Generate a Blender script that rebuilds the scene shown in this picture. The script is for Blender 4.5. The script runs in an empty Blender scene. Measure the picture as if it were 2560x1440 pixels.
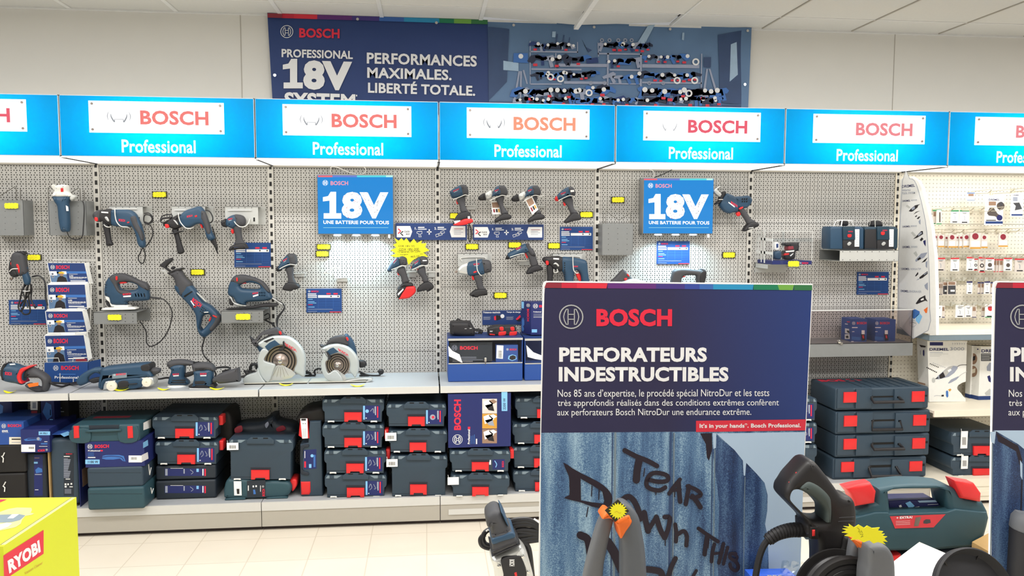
import bpy, bmesh, math, random
from mathutils import Vector, Matrix
from mathutils.geometry import tessellate_polygon
SC = bpy.context.scene
COL = SC.collection
random.seed(7)
V3 = Vector
PI = math.pi

# ---------------------------------------------------------------- camera
FPX = 2000.0
CP = V3((1.930, -4.979, 1.712))
YAW, PIT, ROL = 0.10655, -0.07686, 0.00248
F_ = V3((math.sin(YAW)*math.cos(PIT), math.cos(YAW)*math.cos(PIT), math.sin(PIT)))
_R0 = V3((math.cos(YAW), -math.sin(YAW), 0)); _U0 = _R0.cross(F_)
R_ = _R0*math.cos(ROL)+_U0*math.sin(ROL); U_ = -_R0*math.sin(ROL)+_U0*math.cos(ROL)
cam = bpy.data.cameras.new('camera'); camo = bpy.data.objects.new('camera', cam); COL.objects.link(camo)
cam.sensor_width = 36; cam.lens = 36*FPX/2560; cam.clip_start = .05
camo.matrix_world = Matrix(((R_.x, U_.x, -F_.x, CP.x), (R_.y, U_.y, -F_.y, CP.y), (R_.z, U_.z, -F_.z, CP.z), (0, 0, 0, 1)))
SC.camera = camo
# ---------------------------------------------------------------- world, lights, exposure
vs = SC.view_settings
vs.view_transform = 'Standard'; vs.look = 'None'; vs.gamma = 1; vs.use_curve_mapping = False; vs.exposure = 0.0
W = bpy.data.worlds.new('world'); SC.world = W; W.use_nodes = True
W.node_tree.nodes['Background'].inputs[0].default_value = (1, .99, .97, 1)
W.node_tree.nodes['Background'].inputs[1].default_value = 0.36

def area(name, loc, rot, sx, sy, power, col=(1, .985, .96), spread=None):
    l = bpy.data.lights.new(name, 'AREA'); l.shape = 'RECTANGLE'; l.size = sx; l.size_y = sy; l.energy = power; l.color = col
    if spread: l.spread = spread
    o = bpy.data.objects.new(name, l); COL.objects.link(o); o.location = loc; o.rotation_euler = rot
    return o
for ix in range(5):
    for iy, yy in enumerate((-1.9, -3.7, -5.6)):
        area('ceiling_tube_light', (-1.6+ix*2.0, yy, 2.93), (0, 0, 0), 1.2, .25, (36, 32, 10)[iy])

# ---------------------------------------------------------------- pixel -> place
def ray(x, y):
    return (F_*FPX + R_*(x-1280) + U_*(720-y)).normalized()
class Pl:
    """a plane in the shop; at() gives the point of it that the photograph shows at a pixel"""
    def __init__(s, p, n):
        s.p = V3(p); s.n = V3(n).normalized()
    def at(s, x, y, lift=0):
        d = ray(x, y); t = (s.p+s.n*lift-CP).dot(s.n)/d.dot(s.n)
        return CP+d*t
def WY(b): return Pl((0, -b, 0), (0, -1, 0))
def WZ(z): return Pl((0, 0, z), (0, 0, 1))
def WX(x): return Pl((x, 0, 0), (-1, 0, 0))
def at(x, y, b): return WY(b).at(x, y)
# zoomed-in views of the photograph the outlines were measured in: (x0, y0, scale)
CR = {'px': (0, 0, 1), 'A': (0, 400, .20833), 'B': (360, 400, .20833), 'C': (0, 600, .27778), 'D': (360, 620, .26382), 'E': (680, 400, .25),
      'F': (1080, 420, .23609), 'G': (1480, 420, .20833), 'H': (1860, 420, .20833), 'I': (2220, 420, .20833), 'J': (600, 760, .16667),
      'K': (1080, 720, .1805), 'L': (2000, 680, .21875), 'M': (0, 960, .23613), 'N': (360, 960, .23609), 'O': (720, 960, .23609),
      'P': (1080, 960, .23603), 'Q': (2000, 900, .23607), 'R': (1900, 1130, .23438), 'S': (1180, 1180, .19531), 'T': (0, 1200, .16667),
      'U': (1340, 690, .27778), 'V': (1340, 1060, .27734), 'W': (940, 590, .11808), 'X': (2280, 820, .13889), 'Y': (2020, 760, .10938),
      'Z': (0, 990, .18755), '2': (2240, 420, .11111), '3': (2320, 440, .11111), '4': (2320, 580, .16667), '5': (2240, 560, .20833),
      '6': (1200, 0, .29167), '7': (2200, 1240, .14063), '8': (640, 0, .29170), '9': (1860, 0, .30554)}
def px(c, s, dx=0, dy=0):
    """'x,y x,y' in a zoomed view -> photograph pixels"""
    x0, y0, k = CR[c]
    if isinstance(s, str): s = [tuple(float(q) for q in w.split(',')) for w in s.split()]
    return [(x0+k*(p[0]+dx), y0+k*(p[1]+dy)) for p in s]

# ---------------------------------------------------------------- materials
MATS = {}
def lin(c):
    c = c/255
    return c/12.92 if c <= .04045 else ((c+.055)/1.055)**2.4
def rgb(r, g, b, k=1.0): return (min(1, lin(r)*k), min(1, lin(g)*k), min(1, lin(b)*k), 1)
def mat(n, c, rough=.5, metal=0, emit=0, var=.05, scale=40, spec=.4, coat=0, trans=0):
    m = bpy.data.materials.new(n); m.use_nodes = True; nt = m.node_tree; N = nt.nodes; L = nt.links
    p = N['Principled BSDF']; col = rgb(*c)
    p.inputs['Roughness'].default_value = rough; p.inputs['Metallic'].default_value = metal
    p.inputs['Specular IOR Level'].default_value = spec; p.inputs['Coat Weight'].default_value = coat
    p.inputs['Base Color'].default_value = col
    if emit:
        p.inputs['Emission Color'].default_value = col; p.inputs['Emission Strength'].default_value = emit
        p.inputs['Base Color'].default_value = (.02, .02, .02, 1); p.inputs['Specular IOR Level'].default_value = 0
    elif var:
        tc = N.new('ShaderNodeTexCoord'); nz = N.new('ShaderNodeTexNoise'); nz.inputs['Scale'].default_value = scale; nz.inputs['Detail'].default_value = 3
        L.new(tc.outputs['Object'], nz.inputs['Vector'])
        mr = N.new('ShaderNodeMapRange'); mr.inputs['To Min'].default_value = 1-var; mr.inputs['To Max'].default_value = 1+var
        L.new(nz.outputs['Fac'], mr.inputs['Value'])
        mx = N.new('ShaderNodeMix'); mx.data_type = 'RGBA'; mx.blend_type = 'MULTIPLY'; mx.inputs['Factor'].default_value = 1
        mx.inputs['A'].default_value = col; L.new(mr.outputs['Result'], mx.inputs['B']); L.new(mx.outputs['Result'], p.inputs['Base Color'])
    MATS[n] = m
    return m
def nodes(n):
    m = bpy.data.materials.new(n); m.use_nodes = True; MATS[n] = m
    return m, m.node_tree.nodes, m.node_tree.links, m.node_tree.nodes['Principled BSDF']
def math_(N, L, op, a, b=None, c=None):
    q = N.new('ShaderNodeMath'); q.operation = op
    for i, v in enumerate((a, b, c)):
        if v is None: continue
        if hasattr(v, 'links'): L.new(v, q.inputs[i])
        else: q.inputs[i].default_value = v
    return q.outputs[0]
def mixc(N, L, f, a, b):
    q = N.new('ShaderNodeMix'); q.data_type = 'RGBA'
    for nme, v in (('Factor', f), ('A', a), ('B', b)):
        if hasattr(v, 'links'): L.new(v, q.inputs[nme])
        else: q.inputs[nme].default_value = v
    return q.outputs['Result']
def pegboard(n, c, hole, pitch, stag, r):
    m, N, L, p = nodes(n)
    g = N.new('ShaderNodeNewGeometry'); sx = N.new('ShaderNodeSeparateXYZ'); L.new(g.outputs['Position'], sx.inputs[0])
    def lat(pu, pv, o):
        a = math_(N, L, 'MULTIPLY', math_(N, L, 'SUBTRACT', math_(N, L, 'FRACT', math_(N, L, 'ADD', math_(N, L, 'DIVIDE', sx.outputs['X'], pu), .5)), .5), pu)
        b = math_(N, L, 'MULTIPLY', math_(N, L, 'SUBTRACT', math_(N, L, 'FRACT', math_(N, L, 'ADD', math_(N, L, 'DIVIDE', sx.outputs['Z'], pv), o)), .5), pv)
        return math_(N, L, 'ADD', math_(N, L, 'MULTIPLY', a, a), math_(N, L, 'MULTIPLY', b, b))
    d = lat(pitch, pitch, .5)
    if stag: d = math_(N, L, 'MINIMUM', d, lat(pitch*.6, pitch, 0.0))   # dense rows between the sparse ones
    h = math_(N, L, 'LESS_THAN', d, r**2)
    L.new(mixc(N, L, h, rgb(*c), rgb(*hole)), p.inputs['Base Color'])
    p.inputs['Roughness'].default_value = .45; p.inputs['Specular IOR Level'].default_value = .35
    return m
pegboard('peg_grey', (184, 182, 178), (58, 56, 53), .0262, True, .0036)
pegboard('peg_cream', (234, 228, 213), (110, 100, 84), .0250, False, .0027)
for n, c, k in (
  ('white', (232, 231, 226), {}), ('wallwhite', (222, 220, 214), dict(var=.02, scale=6, rough=.8)), ('ceil', (208, 207, 202), dict(var=.03, scale=60, rough=.9)),
  ('bar', (222, 222, 220), dict(rough=.4)), ('dark', (30, 28, 28), dict(rough=.8)), ('shelfgrey', (172, 175, 178), dict(var=.03, rough=.35)),
  ('lipgrey', (202, 201, 197), dict(var=.02, rough=.4)), ('kick', (172, 167, 157), dict(var=.02)), ('plinth', (58, 48, 48), dict(rough=.7)),
  ('cream', (230, 222, 204), dict(var=.02)), ('upright', (206, 203, 197), {}), ('slot', (24, 23, 22), dict(rough=.9)),
  ('tb', (42, 70, 95), dict(rough=.42)), ('tk', (66, 66, 70), dict(rough=.6)), ('tkk', (38, 37, 40), dict(rough=.55)), ('tr', (206, 44, 48), dict(rough=.4)),
  ('case', (50, 66, 80), dict(rough=.5, var=.04)), ('caset', (44, 74, 84), dict(rough=.5, var=.04)), ('cased', (36, 44, 54), dict(rough=.5)), ('casew', (120, 136, 146), dict(rough=.3)),
  ('latch', (216, 44, 46), dict(rough=.35)), ('bracket', (126, 128, 128), dict(rough=.4)), ('bracketl', (186, 187, 184), dict(rough=.4)),
  ('wire', (214, 213, 208), dict(rough=.35, metal=.0)), ('wired', (98, 95, 90), dict(rough=.4)), ('silver', (205, 206, 204), dict(rough=.32, metal=.55)),
  ('steel', (150, 138, 130), dict(rough=.28, metal=.9)), ('chrome', (210, 208, 204), dict(rough=.12, metal=1)), ('guard', (188, 194, 194), dict(rough=.35, metal=.25)),
  ('navy', (34, 58, 112), dict(var=.02)), ('navyb', (26, 66, 126), dict(var=.02)), ('navyd', (34, 36, 92), dict(var=.02)), ('boxblue', (30, 40, 98), dict(var=.03)),
  ('boxblue2', (42, 78, 150), dict(var=.03)), ('print_w', (232, 232, 232), dict(var=.0)), ('print_r', (222, 40, 66), dict(var=0)), ('print_g', (150, 156, 172), dict(var=0)),
  ('print_lb', (130, 190, 235), dict(var=0)), ('print_k', (34, 30, 34), dict(var=0)), ('print_b', (60, 110, 180), dict(var=0)), ('print_skin', (150, 120, 100), dict(var=.2, scale=90)),
  ('print_y', (222, 176, 50), dict(var=0)), ('tagy', (246, 238, 40), dict(var=.02, rough=.7)), ('tagk', (46, 44, 30), dict(var=0)), ('paper', (240, 240, 238), dict(var=.02)),
  ('cable', (34, 33, 35), dict(rough=.4)), ('yellow', (206, 212, 44), dict(var=.03, scale=5, rough=.55)), ('yellowl', (236, 238, 130), dict(rough=.5)),
  ('grip', (92, 96, 102), dict(rough=.45)), ('gripd', (104, 106, 110), dict(rough=.5)), ('orange', (238, 112, 36), dict(rough=.45)), ('black', (36, 34, 35), dict(rough=.45)),
  ('blackm', (30, 28, 28), dict(rough=.6)), ('card', (202, 166, 112), dict(rough=.8)), ('sky', (176, 198, 220), dict(var=.04, scale=3)), ('graf', (36, 26, 38), dict(var=0)),
  ('green', (60, 140, 90), dict(var=0)), ('gold', (204, 150, 60), dict(var=.1)), ('pack', (214, 206, 200), dict(var=.08, scale=30)), ('rubylabel', (206, 58, 66), dict(var=.05)),
  ('c1', (140, 44, 58), dict(var=0)), ('c2', (196, 40, 62), dict(var=0)), ('c3', (214, 48, 66), dict(var=0)), ('c4', (96, 44, 116), dict(var=0)), ('c5', (66, 52, 124), dict(var=0)),
  ('c6', (52, 70, 150), dict(var=0)), ('c7', (56, 100, 170), dict(var=0)), ('c8', (40, 140, 186), dict(var=0)), ('c9', (28, 120, 84), dict(var=0)), ('c10', (110, 164, 70), dict(var=0)), ('c11', (50, 112, 66), dict(var=0)),
  ('photobg', (92, 122, 158), dict(var=.35, scale=2.5)), ('photosteel', (150, 158, 180), dict(var=.1)), ('photodk', (52, 74, 112), dict(var=.25, scale=8)), ('photolt', (160, 186, 210), dict(var=.1)),
  ('yelprint', (188, 184, 130), dict(var=.3, scale=30)), ('bluebag', (48, 92, 200), dict(rough=.3)), ('plexidge', (222, 224, 222), dict(rough=.2)),
): mat(n, c, **k)
for n, c, e in (('em_white', (255, 255, 255), 1.25), ('em_red', (246, 128, 122), 1.0), ('em_ora', (250, 160, 128), 1.0), ('em_cri', (236, 92, 112), 1.0), ('em_pk', (242, 140, 146), 1.0),
                ('em_grey', (150, 154, 160), 1.0), ('em_panel', (22, 138, 218), 1.0), ('em_panel2', (52, 184, 240), 1.0), ('em_ltxt', (255, 160, 180), 1.0), ('em_diff', (255, 252, 244), 1.9), ('em_led', (240, 250, 255), 3.0),
                ('em_s1', (236, 110, 120), 1.0), ('em_s2', (110, 130, 210), 1.0), ('em_s3', (90, 220, 230), 1.0), ('em_s4', (190, 250, 240), 1.0)):
    mat(n, c, emit=e)
def translucent(n, c):
    m, N, L, p = nodes(n)
    t = N.new('ShaderNodeBsdfTranslucent'); t.inputs['Color'].default_value = c
    p.inputs['Base Color'].default_value = c; p.inputs['Roughness'].default_value = .25
    mx = N.new('ShaderNodeMixShader'); mx.inputs[0].default_value = .12
    L.new(t.outputs[0], mx.inputs[1]); L.new(p.outputs[0], mx.inputs[2]); L.new(mx.outputs[0], N['Material Output'].inputs['Surface'])
translucent('signblue', (.002, .66, .95, 1))
def glassy(n, f, tint=(1, 1, 1, 1), rough=.03):
    m, N, L, p = nodes(n)
    t = N.new('ShaderNodeBsdfTransparent'); t.inputs[0].default_value = tint
    g = N.new('ShaderNodeBsdfGlossy'); g.inputs['Roughness'].default_value = rough
    lw = N.new('ShaderNodeLayerWeight'); lw.inputs['Blend'].default_value = .5
    a = math_(N, L, 'MULTIPLY_ADD', math_(N, L, 'POWER', lw.outputs['Facing'], 5.0), .5, f)
    mx = N.new('ShaderNodeMixShader'); L.new(a, mx.inputs[0]); L.new(t.outputs[0], mx.inputs[1]); L.new(g.outputs[0], mx.inputs[2])
    L.new(mx.outputs[0], N['Material Output'].inputs['Surface'])
glassy('plexi', .02); glassy('plexi_dark_reflection', .05, (.80, .75, .75, 1)); glassy('film', .10, (.9, .95, .97, 1), .12)  # dark tint of the showcase pane paints in the reflected dark store
def floor_mat():
    m, N, L, p = nodes('floortile')
    g = N.new('ShaderNodeNewGeometry'); sx = N.new('ShaderNodeSeparateXYZ'); L.new(g.outputs['Position'], sx.inputs[0])
    def ln(o, ph, w):
        a = math_(N, L, 'FRACT', math_(N, L, 'DIVIDE', math_(N, L, 'ADD', o, ph), .305))
        return math_(N, L, 'LESS_THAN', math_(N, L, 'ABSOLUTE', math_(N, L, 'SUBTRACT', a, .5)), w)
    k = math_(N, L, 'MAXIMUM', ln(sx.outputs['X'], .06, .009), ln(sx.outputs['Y'], .13, .009))
    nz = N.new('ShaderNodeTexNoise'); nz.inputs['Scale'].default_value = 3.5; nz.inputs['Detail'].default_value = 5; L.new(g.outputs['Position'], nz.inputs['Vector'])
    base = mixc(N, L, nz.outputs['Fac'], rgb(226, 217, 202), rgb(217, 207, 190))
    L.new(mixc(N, L, k, base, rgb(202, 190, 172)), p.inputs['Base Color'])
    p.inputs['Roughness'].default_value = .35; p.inputs['Specular IOR Level'].default_value = .3
floor_mat()
def corrug(nm, c0, c1, c2):
    m, N, L, p = nodes(nm)
    tc = N.new('ShaderNodeTexCoord'); mp = N.new('ShaderNodeMapping'); L.new(tc.outputs['Object'], mp.inputs[0]); mp.inputs['Scale'].default_value = (38, 38, 4)
    n1 = N.new('ShaderNodeTexNoise'); n1.inputs['Scale'].default_value = 1; n1.inputs['Detail'].default_value = 4; L.new(mp.outputs[0], n1.inputs['Vector'])
    n2 = N.new('ShaderNodeTexNoise'); n2.inputs['Scale'].default_value = 520; n2.inputs['Detail'].default_value = 5; L.new(tc.outputs['Object'], n2.inputs['Vector'])
    f = math_(N, L, 'MULTIPLY_ADD', n2.outputs['Fac'], 1.0, math_(N, L, 'MULTIPLY_ADD', n1.outputs['Fac'], 1.1, -.62))
    r = N.new('ShaderNodeValToRGB'); L.new(f, r.inputs[0])
    r.color_ramp.elements[0].position = .12; r.color_ramp.elements[0].color = c0
    r.color_ramp.elements[1].position = .72; r.color_ramp.elements[1].color = c2
    e = r.color_ramp.elements.new(.42); e.color = c1
    L.new(r.outputs[0], p.inputs['Base Color']); p.inputs['Roughness'].default_value = .4
corrug('corrugated', rgb(34, 56, 98), rgb(82, 118, 156), rgb(160, 190, 208)); corrug('corrugated_dark', rgb(22, 32, 62), rgb(46, 70, 112), rgb(98, 130, 164))
def slotted():
    m, N, L, p = nodes('slotted')
    g = N.new('ShaderNodeNewGeometry'); sx = N.new('ShaderNodeSeparateXYZ'); L.new(g.outputs['Position'], sx.inputs[0])
    a = math_(N, L, 'FRACT', math_(N, L, 'DIVIDE', sx.outputs['Z'], .05))
    L.new(mixc(N, L, math_(N, L, 'LESS_THAN', a, .52), rgb(200, 198, 192), rgb(26, 24, 24)), p.inputs['Base Color'])
slotted()
def boardgrad():
    m, N, L, p = nodes('boardgrad')
    tc = N.new('ShaderNodeTexCoord'); sx = N.new('ShaderNodeSeparateXYZ'); L.new(tc.outputs['Object'], sx.inputs[0])
    mr = N.new('ShaderNodeMapRange'); mr.inputs['From Min'].default_value = -.02; mr.inputs['From Max'].default_value = .32; L.new(sx.outputs['X'], mr.inputs['Value'])
    L.new(mixc(N, L, mr.outputs['Result'], rgb(38, 35, 70), rgb(30, 54, 116)), p.inputs['Base Color']); p.inputs['Roughness'].default_value = .5
boardgrad()
mat('tbd', (34, 58, 74), rough=.35); mat('rail', (196, 194, 182), rough=.4); mat('prong', (180, 174, 156), rough=.35)
mat('lining', (70, 80, 78), rough=.6)

# ---------------------------------------------------------------- mesh building
def smooth_loop(P, n=3):
    out = []; k = len(P)
    for i in range(k):
        a, b, c, d = P[i-1], P[i], P[(i+1) % k], P[(i+2) % k]
        for j in range(n):
            t = j/n; t2, t3 = t*t, t*t*t
            out.append(tuple(.5*(2*b[q]+(c[q]-a[q])*t+(2*a[q]-5*b[q]+4*c[q]-d[q])*t2+(3*b[q]-a[q]-3*c[q]+d[q])*t3) for q in range(2)))
    return out
def smooth_path(P, n=6):
    if len(P) < 3: return P
    Q = [P[0]*2-P[1]]+list(P)+[P[-1]*2-P[-2]]; out = []
    for i in range(1, len(Q)-2):
        a, b, c, d = Q[i-1], Q[i], Q[i+1], Q[i+2]
        for j in range(n):
            t = j/n
            out.append(.5*(2*b+(c-a)*t+(2*a-5*b+4*c-d)*t*t+(3*b-a-3*c+d)*t**3))
    out.append(Q[-2])
    return out
def area2(P): return sum(P[i-1][0]*P[i][1]-P[i][0]*P[i-1][1] for i in range(len(P)))/2
_TX = {}
def text_mesh(body, bold):
    key = (body, bold)
    if key not in _TX:
        cu = bpy.data.curves.new('t', 'FONT'); cu.body = body; cu.size = 1; cu.offset = bold; cu.resolution_u = 3; cu.space_character = 1+bold*1.2
        o = bpy.data.objects.new('t', cu); me = o.to_mesh()
        vs_ = [v.co.copy() for v in me.vertices]; fs = [tuple(p.vertices) for p in me.polygons]
        o.to_mesh_clear(); bpy.data.objects.remove(o); bpy.data.curves.remove(cu)
        x0 = min(v.x for v in vs_); x1 = max(v.x for v in vs_); y0 = min(v.y for v in vs_); y1 = max(v.y for v in vs_)
        _TX[key] = ([((v.x-x0)/(x1-x0), (v.y-y0)/(y1-y0)) for v in vs_], fs)
    return _TX[key]
class MB:
    def __init__(s): s.v = []; s.f = []; s.m = []; s.s = []; s.mats = []
    def add(s, v, f, m, sm=False):
        if m not in s.mats: s.mats.append(m)
        i = s.mats.index(m); o = len(s.v); s.v += [V3(q) for q in v]
        for q in f: s.f.append(tuple(o+j for j in q)); s.m.append(i); s.s.append(sm)
        return s
    def prism(s, loops, fr, h0, h1, m, bev=0.0, n=3, sm=True):
        """loops of (u,w); fr(u,w,d) -> point, d towards the viewer; from depth h0 (back) to h1 (front), the front edge rounded by bev"""
        if area2(loops[0]) < 0: loops[0] = loops[0][::-1]
        loops = [loops[0]]+[(L if area2(L) < 0 else L[::-1]) for L in loops[1:]]
        ins = []; alle = [(L[i-1], L[i]) for L in loops for i in range(len(L))]
        for L in loops:
            row = []; k = len(L)
            for i in range(k):
                a, b, c = V3((*L[i-1], 0)), V3((*L[i], 0)), V3((*L[(i+1) % k], 0))
                d1 = (b-a); d2 = (c-b)
                n1 = V3((-d1.y, d1.x, 0)).normalized() if d1.length > 1e-9 else V3((0, 0, 0)); n2 = V3((-d2.y, d2.x, 0)).normalized() if d2.length > 1e-9 else n1
                nn = (n1+n2)
                nn = nn.normalized() if nn.length > 1e-6 else n1
                mit = 1/max(.55, nn.dot(n1)) if n1.length else 1
                lim = bev*mit
                if bev:
                    for (e0, e1) in alle:
                        if e0 in (L[i],) or e1 in (L[i],): continue
                        ex, ey = e1[0]-e0[0], e1[1]-e0[1]; det = nn.x*(-ey)+ex*nn.y
                        if abs(det) < 1e-12: continue
                        rx, ry = e0[0]-b.x, e0[1]-b.y
                        t = (rx*(-ey)+ex*ry)/det; q = (nn.x*ry-nn.y*rx)/det
                        if t > 1e-9 and -.01 <= q <= 1.01: lim = min(lim, .46*t)
                row.append((nn.x, nn.y, lim, bev))
            ins.append(row)
        prof = []
        if bev:
            for j in range(n+1):
                a = j/n*PI/2; prof.append((1-math.cos(a), h1-bev+bev*math.sin(a)))
            back = [(1-math.cos(a), h0+bev-bev*math.sin(a)) for a in (PI/2, PI/4, 0)] if h1-h0 > 2.2*bev else [(0, h0)]
        else: prof = [(0, h1)]; back = [(0, h0)]
        rings = back+prof
        vs_ = []; fs = []; base = []
        for L, row in zip(loops, ins):
            b0 = len(vs_); k = len(L); base.append((b0, k))
            for (fi, d) in rings:
                for i in range(k):
                    nx, ny, lim, _ = row[i]
                    vs_.append(fr(L[i][0]+nx*lim*fi, L[i][1]+ny*lim*fi, d))
            for r in range(len(rings)-1):
                for i in range(k):
                    j = (i+1) % k
                    fs.append((b0+r*k+i, b0+r*k+j, b0+(r+1)*k+j, b0+(r+1)*k+i))
        for r, flip in ((len(rings)-1, False), (0, True)):
            pts = []; idx = []
            for (b0, k), L, row in zip(base, loops, ins):
                fi = rings[r][0]
                pts.append([V3((L[i][0]+row[i][0]*row[i][2]*fi, L[i][1]+row[i][1]*row[i][2]*fi, 0)) for i in range(k)]); idx += [b0+r*k+i for i in range(k)]
            flat = [p for q in pts for p in q]
            for tri in tessellate_polygon(pts):
                a, b, c = (flat[q] for q in tri)
                up = (b-a).cross(c-a).z > 0
                t = [idx[q] for q in tri]
                fs.append(tuple(t if up != flip else t[::-1]))
        return s.add(vs_, fs, m, sm)
    def slab(s, c, o, b, h, m, bev=.004, holes=(), sm=True, dx=0, dy=0, n=3):
        """an outline measured in view c, standing parallel to the wall at depth b, half thickness h"""
        pl = WY(b+max(0, h-bev)); Ls = []
        for q in (o,)+tuple(holes):
            P = px(c, q, dx, dy)
            w = [pl.at(*p) for p in (smooth_loop(P) if sm else P)]
            def rest(z):        # nothing sinks into what carries it
                if b > 2.6: return max(z, .721)
                if .06 < z < .1645 and b < .6: return .1645
                if .77 < z < .8036 and .12 < b < .5: return .8036
                return z
            Ls.append([(p.x, rest(p.z)) for p in w])
        return s.prism(Ls, lambda u, w, d: V3((u, -b-d, w)), -h, h, m, min(bev, h*.98), n)
    def tube(s, P, r, m, n=8, sm=True, cap=True):
        P = [V3(p) for p in P]
        if sm: P = smooth_path(P)
        vs_ = []; fs = []; t0 = (P[1]-P[0]).normalized(); u = t0.orthogonal().normalized()
        for i, p in enumerate(P):
            t = (P[min(i+1, len(P)-1)]-P[max(i-1, 0)]).normalized()
            u = (u-t*u.dot(t)); u = u.normalized() if u.length > 1e-6 else t.orthogonal().normalized()
            w = t.cross(u); rr = r if not callable(r) else r(i/(len(P)-1))
            for j in range(n):
                a = 2*PI*j/n; vs_.append(p+u*(rr*math.cos(a))+w*(rr*math.sin(a)))
        for i in range(len(P)-1):
            for j in range(n):
                k = (j+1) % n; fs.append((i*n+j, i*n+k, (i+1)*n+k, (i+1)*n+j))
        if cap: fs.append(tuple(range(n))[::-1]); fs.append(tuple(range((len(P)-1)*n, len(P)*n)))
        return s.add(vs_, fs, m, True)
    def line(s, c, o, b, r, m, **k):
        """a wire or cable measured in view c; b one depth or a list of depths"""
        P = px(c, o); B = b if isinstance(b, (list, tuple)) else [b]*len(P)
        if len(B) == 2 and len(P) != 2: B = [B[0]+(B[1]-B[0])*i/(len(P)-1) for i in range(len(P))]
        Q = [at(x, y, q) for (x, y), q in zip(P, B)]
        for p, q in zip(Q, B):
            if .05 < q < .5 and .755 < p.z < .8036+r: p.z = .8036+r     # lying on the shelf
        return s.tube(Q, r, m, **k)
    def box(s, a, b, m, bev=0.0, sm=False):
        a, b = V3(a), V3(b); lo = V3((min(a.x, b.x), min(a.y, b.y), min(a.z, b.z))); hi = V3((max(a.x, b.x), max(a.y, b.y), max(a.z, b.z)))
        if bev:
            L = [(lo.x, lo.z), (hi.x, lo.z), (hi.x, hi.z), (lo.x, hi.z)]
            r = min(bev*1.0, .3*(hi.x-lo.x), .3*(hi.z-lo.z)); L2 = []
            for (x, z), sx, sz, a0 in ((L[0], 1, 1, PI), (L[1], -1, 1, 1.5*PI), (L[2], -1, -1, 0), (L[3], 1, -1, .5*PI)):
                for k in range(4):
                    t = a0+k/3*PI/2; L2.append((x+sx*r+r*math.cos(t), z+sz*r+r*math.sin(t)))
            return s.prism([L2], lambda u, w, d: V3((u, -d, w)), -hi.y, -lo.y, m, min(bev, .45*(hi.y-lo.y)))
        v = [(x, y, z) for x in (lo.x, hi.x) for y in (lo.y, hi.y) for z in (lo.z, hi.z)]
        return s.add(v, [(0, 1, 3, 2), (4, 6, 7, 5), (0, 4, 5, 1), (2, 3, 7, 6), (0, 2, 6, 4), (1, 5, 7, 3)], m, sm)
    def pbox(s, x0, y0, x1, y1, bf, bb, m, bev=0.0):
        """a box whose front (depth bf) shows between two pixel corners, reaching back to depth bb"""
        a = at(x0, (y0+y1)/2, bf).x; c = at(x1, (y0+y1)/2, bf).x; z1 = at((x0+x1)/2, y0, bf).z; z0 = at((x0+x1)/2, y1, bf).z
        if abs(z0-.1635) < .03: z0 = max(z0, .1645)   # standing on the base deck
        return s.box((a, -bf, z0), (c, -bb, z1), m, bev)
    def poly(s, pl, P, m, lift=.001):
        """flat print on plane pl through photograph pixels"""
        v = [pl.at(x, y, lift) for x, y in P]
        if len(P) == 4: return s.add(v, [(0, 1, 2, 3)], m)
        n = pl.n; u = n.orthogonal().normalized(); w = n.cross(u)
        t = tessellate_polygon([[V3((q.dot(u), q.dot(w), 0)) for q in v]])
        return s.add(v, [tuple(q) for q in t], m)
    def rect(s, pl, x0, y0, x1, y1, m, lift=.001, sk=0): return s.poly(pl, [(x0, y0), (x1, y0+sk), (x1, y1+sk), (x0, y1)], m, lift)
    def ribbon(s, pl, P, w, m, lift=.001, sm=True):
        """a brush stroke on plane pl, w pixels wide, round ends"""
        if sm and len(P) > 2: P = [(q.x, q.y) for q in smooth_path([V3((x, y, 0)) for x, y in P], 4)]
        A, B = [], []
        for i, (x, y) in enumerate(P):
            a, b = P[max(i-1, 0)], P[min(i+1, len(P)-1)]; dx, dy = b[0]-a[0], b[1]-a[1]; l = math.hypot(dx, dy) or 1
            A.append((x-dy/l*w/2, y+dx/l*w/2)); B.append((x+dy/l*w/2, y-dx/l*w/2))
        k = len(P); v = [pl.at(*p, lift) for p in A+B]
        s.add(v, [(i, i+1, k+i+1, k+i) for i in range(k-1)], m)
        for p, q in ((P[0], P[1]), (P[-1], P[-2])):          # half-round ends
            a = math.atan2(p[1]-q[1], p[0]-q[0])
            s.add([pl.at(p[0]+w/2*math.cos(a+PI*(i/6-.5)), p[1]+w/2*math.sin(a+PI*(i/6-.5)), lift) for i in range(7)], [tuple(range(7))], m)
        return s
    def disc(s, pl, x, y, r, m, lift=.001, r0=0, n=28, ry=None):
        ry = ry or r; o = [pl.at(x+r*math.cos(2*PI*i/n), y-ry*math.sin(2*PI*i/n), lift) for i in range(n)]
        if r0:
            i_ = [pl.at(x+r0*math.cos(2*PI*i/n), y-r0*ry/r*math.sin(2*PI*i/n), lift) for i in range(n)]
            return s.add(o+i_, [(i, (i+1) % n, n+(i+1) % n, n+i) for i in range(n)], m)
        return s.add(o, [tuple(range(n))], m)
    def text(s, pl, body, x0, y0, x1, y1, m, bold=0.0, lift=.0012, sk=0, lean=0):
        """lettering on plane pl whose ink fills the pixel box; sk: how much the right end sits lower"""
        a = pl.at(x0, y1, lift); r = pl.at(x1, y1+sk, lift); u = pl.at(x0+lean, y0, lift)
        v, f = text_mesh(body, bold)
        return s.add([a+(r-a)*p[0]+(u-a)*p[1] for p in v], f, m)
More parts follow.
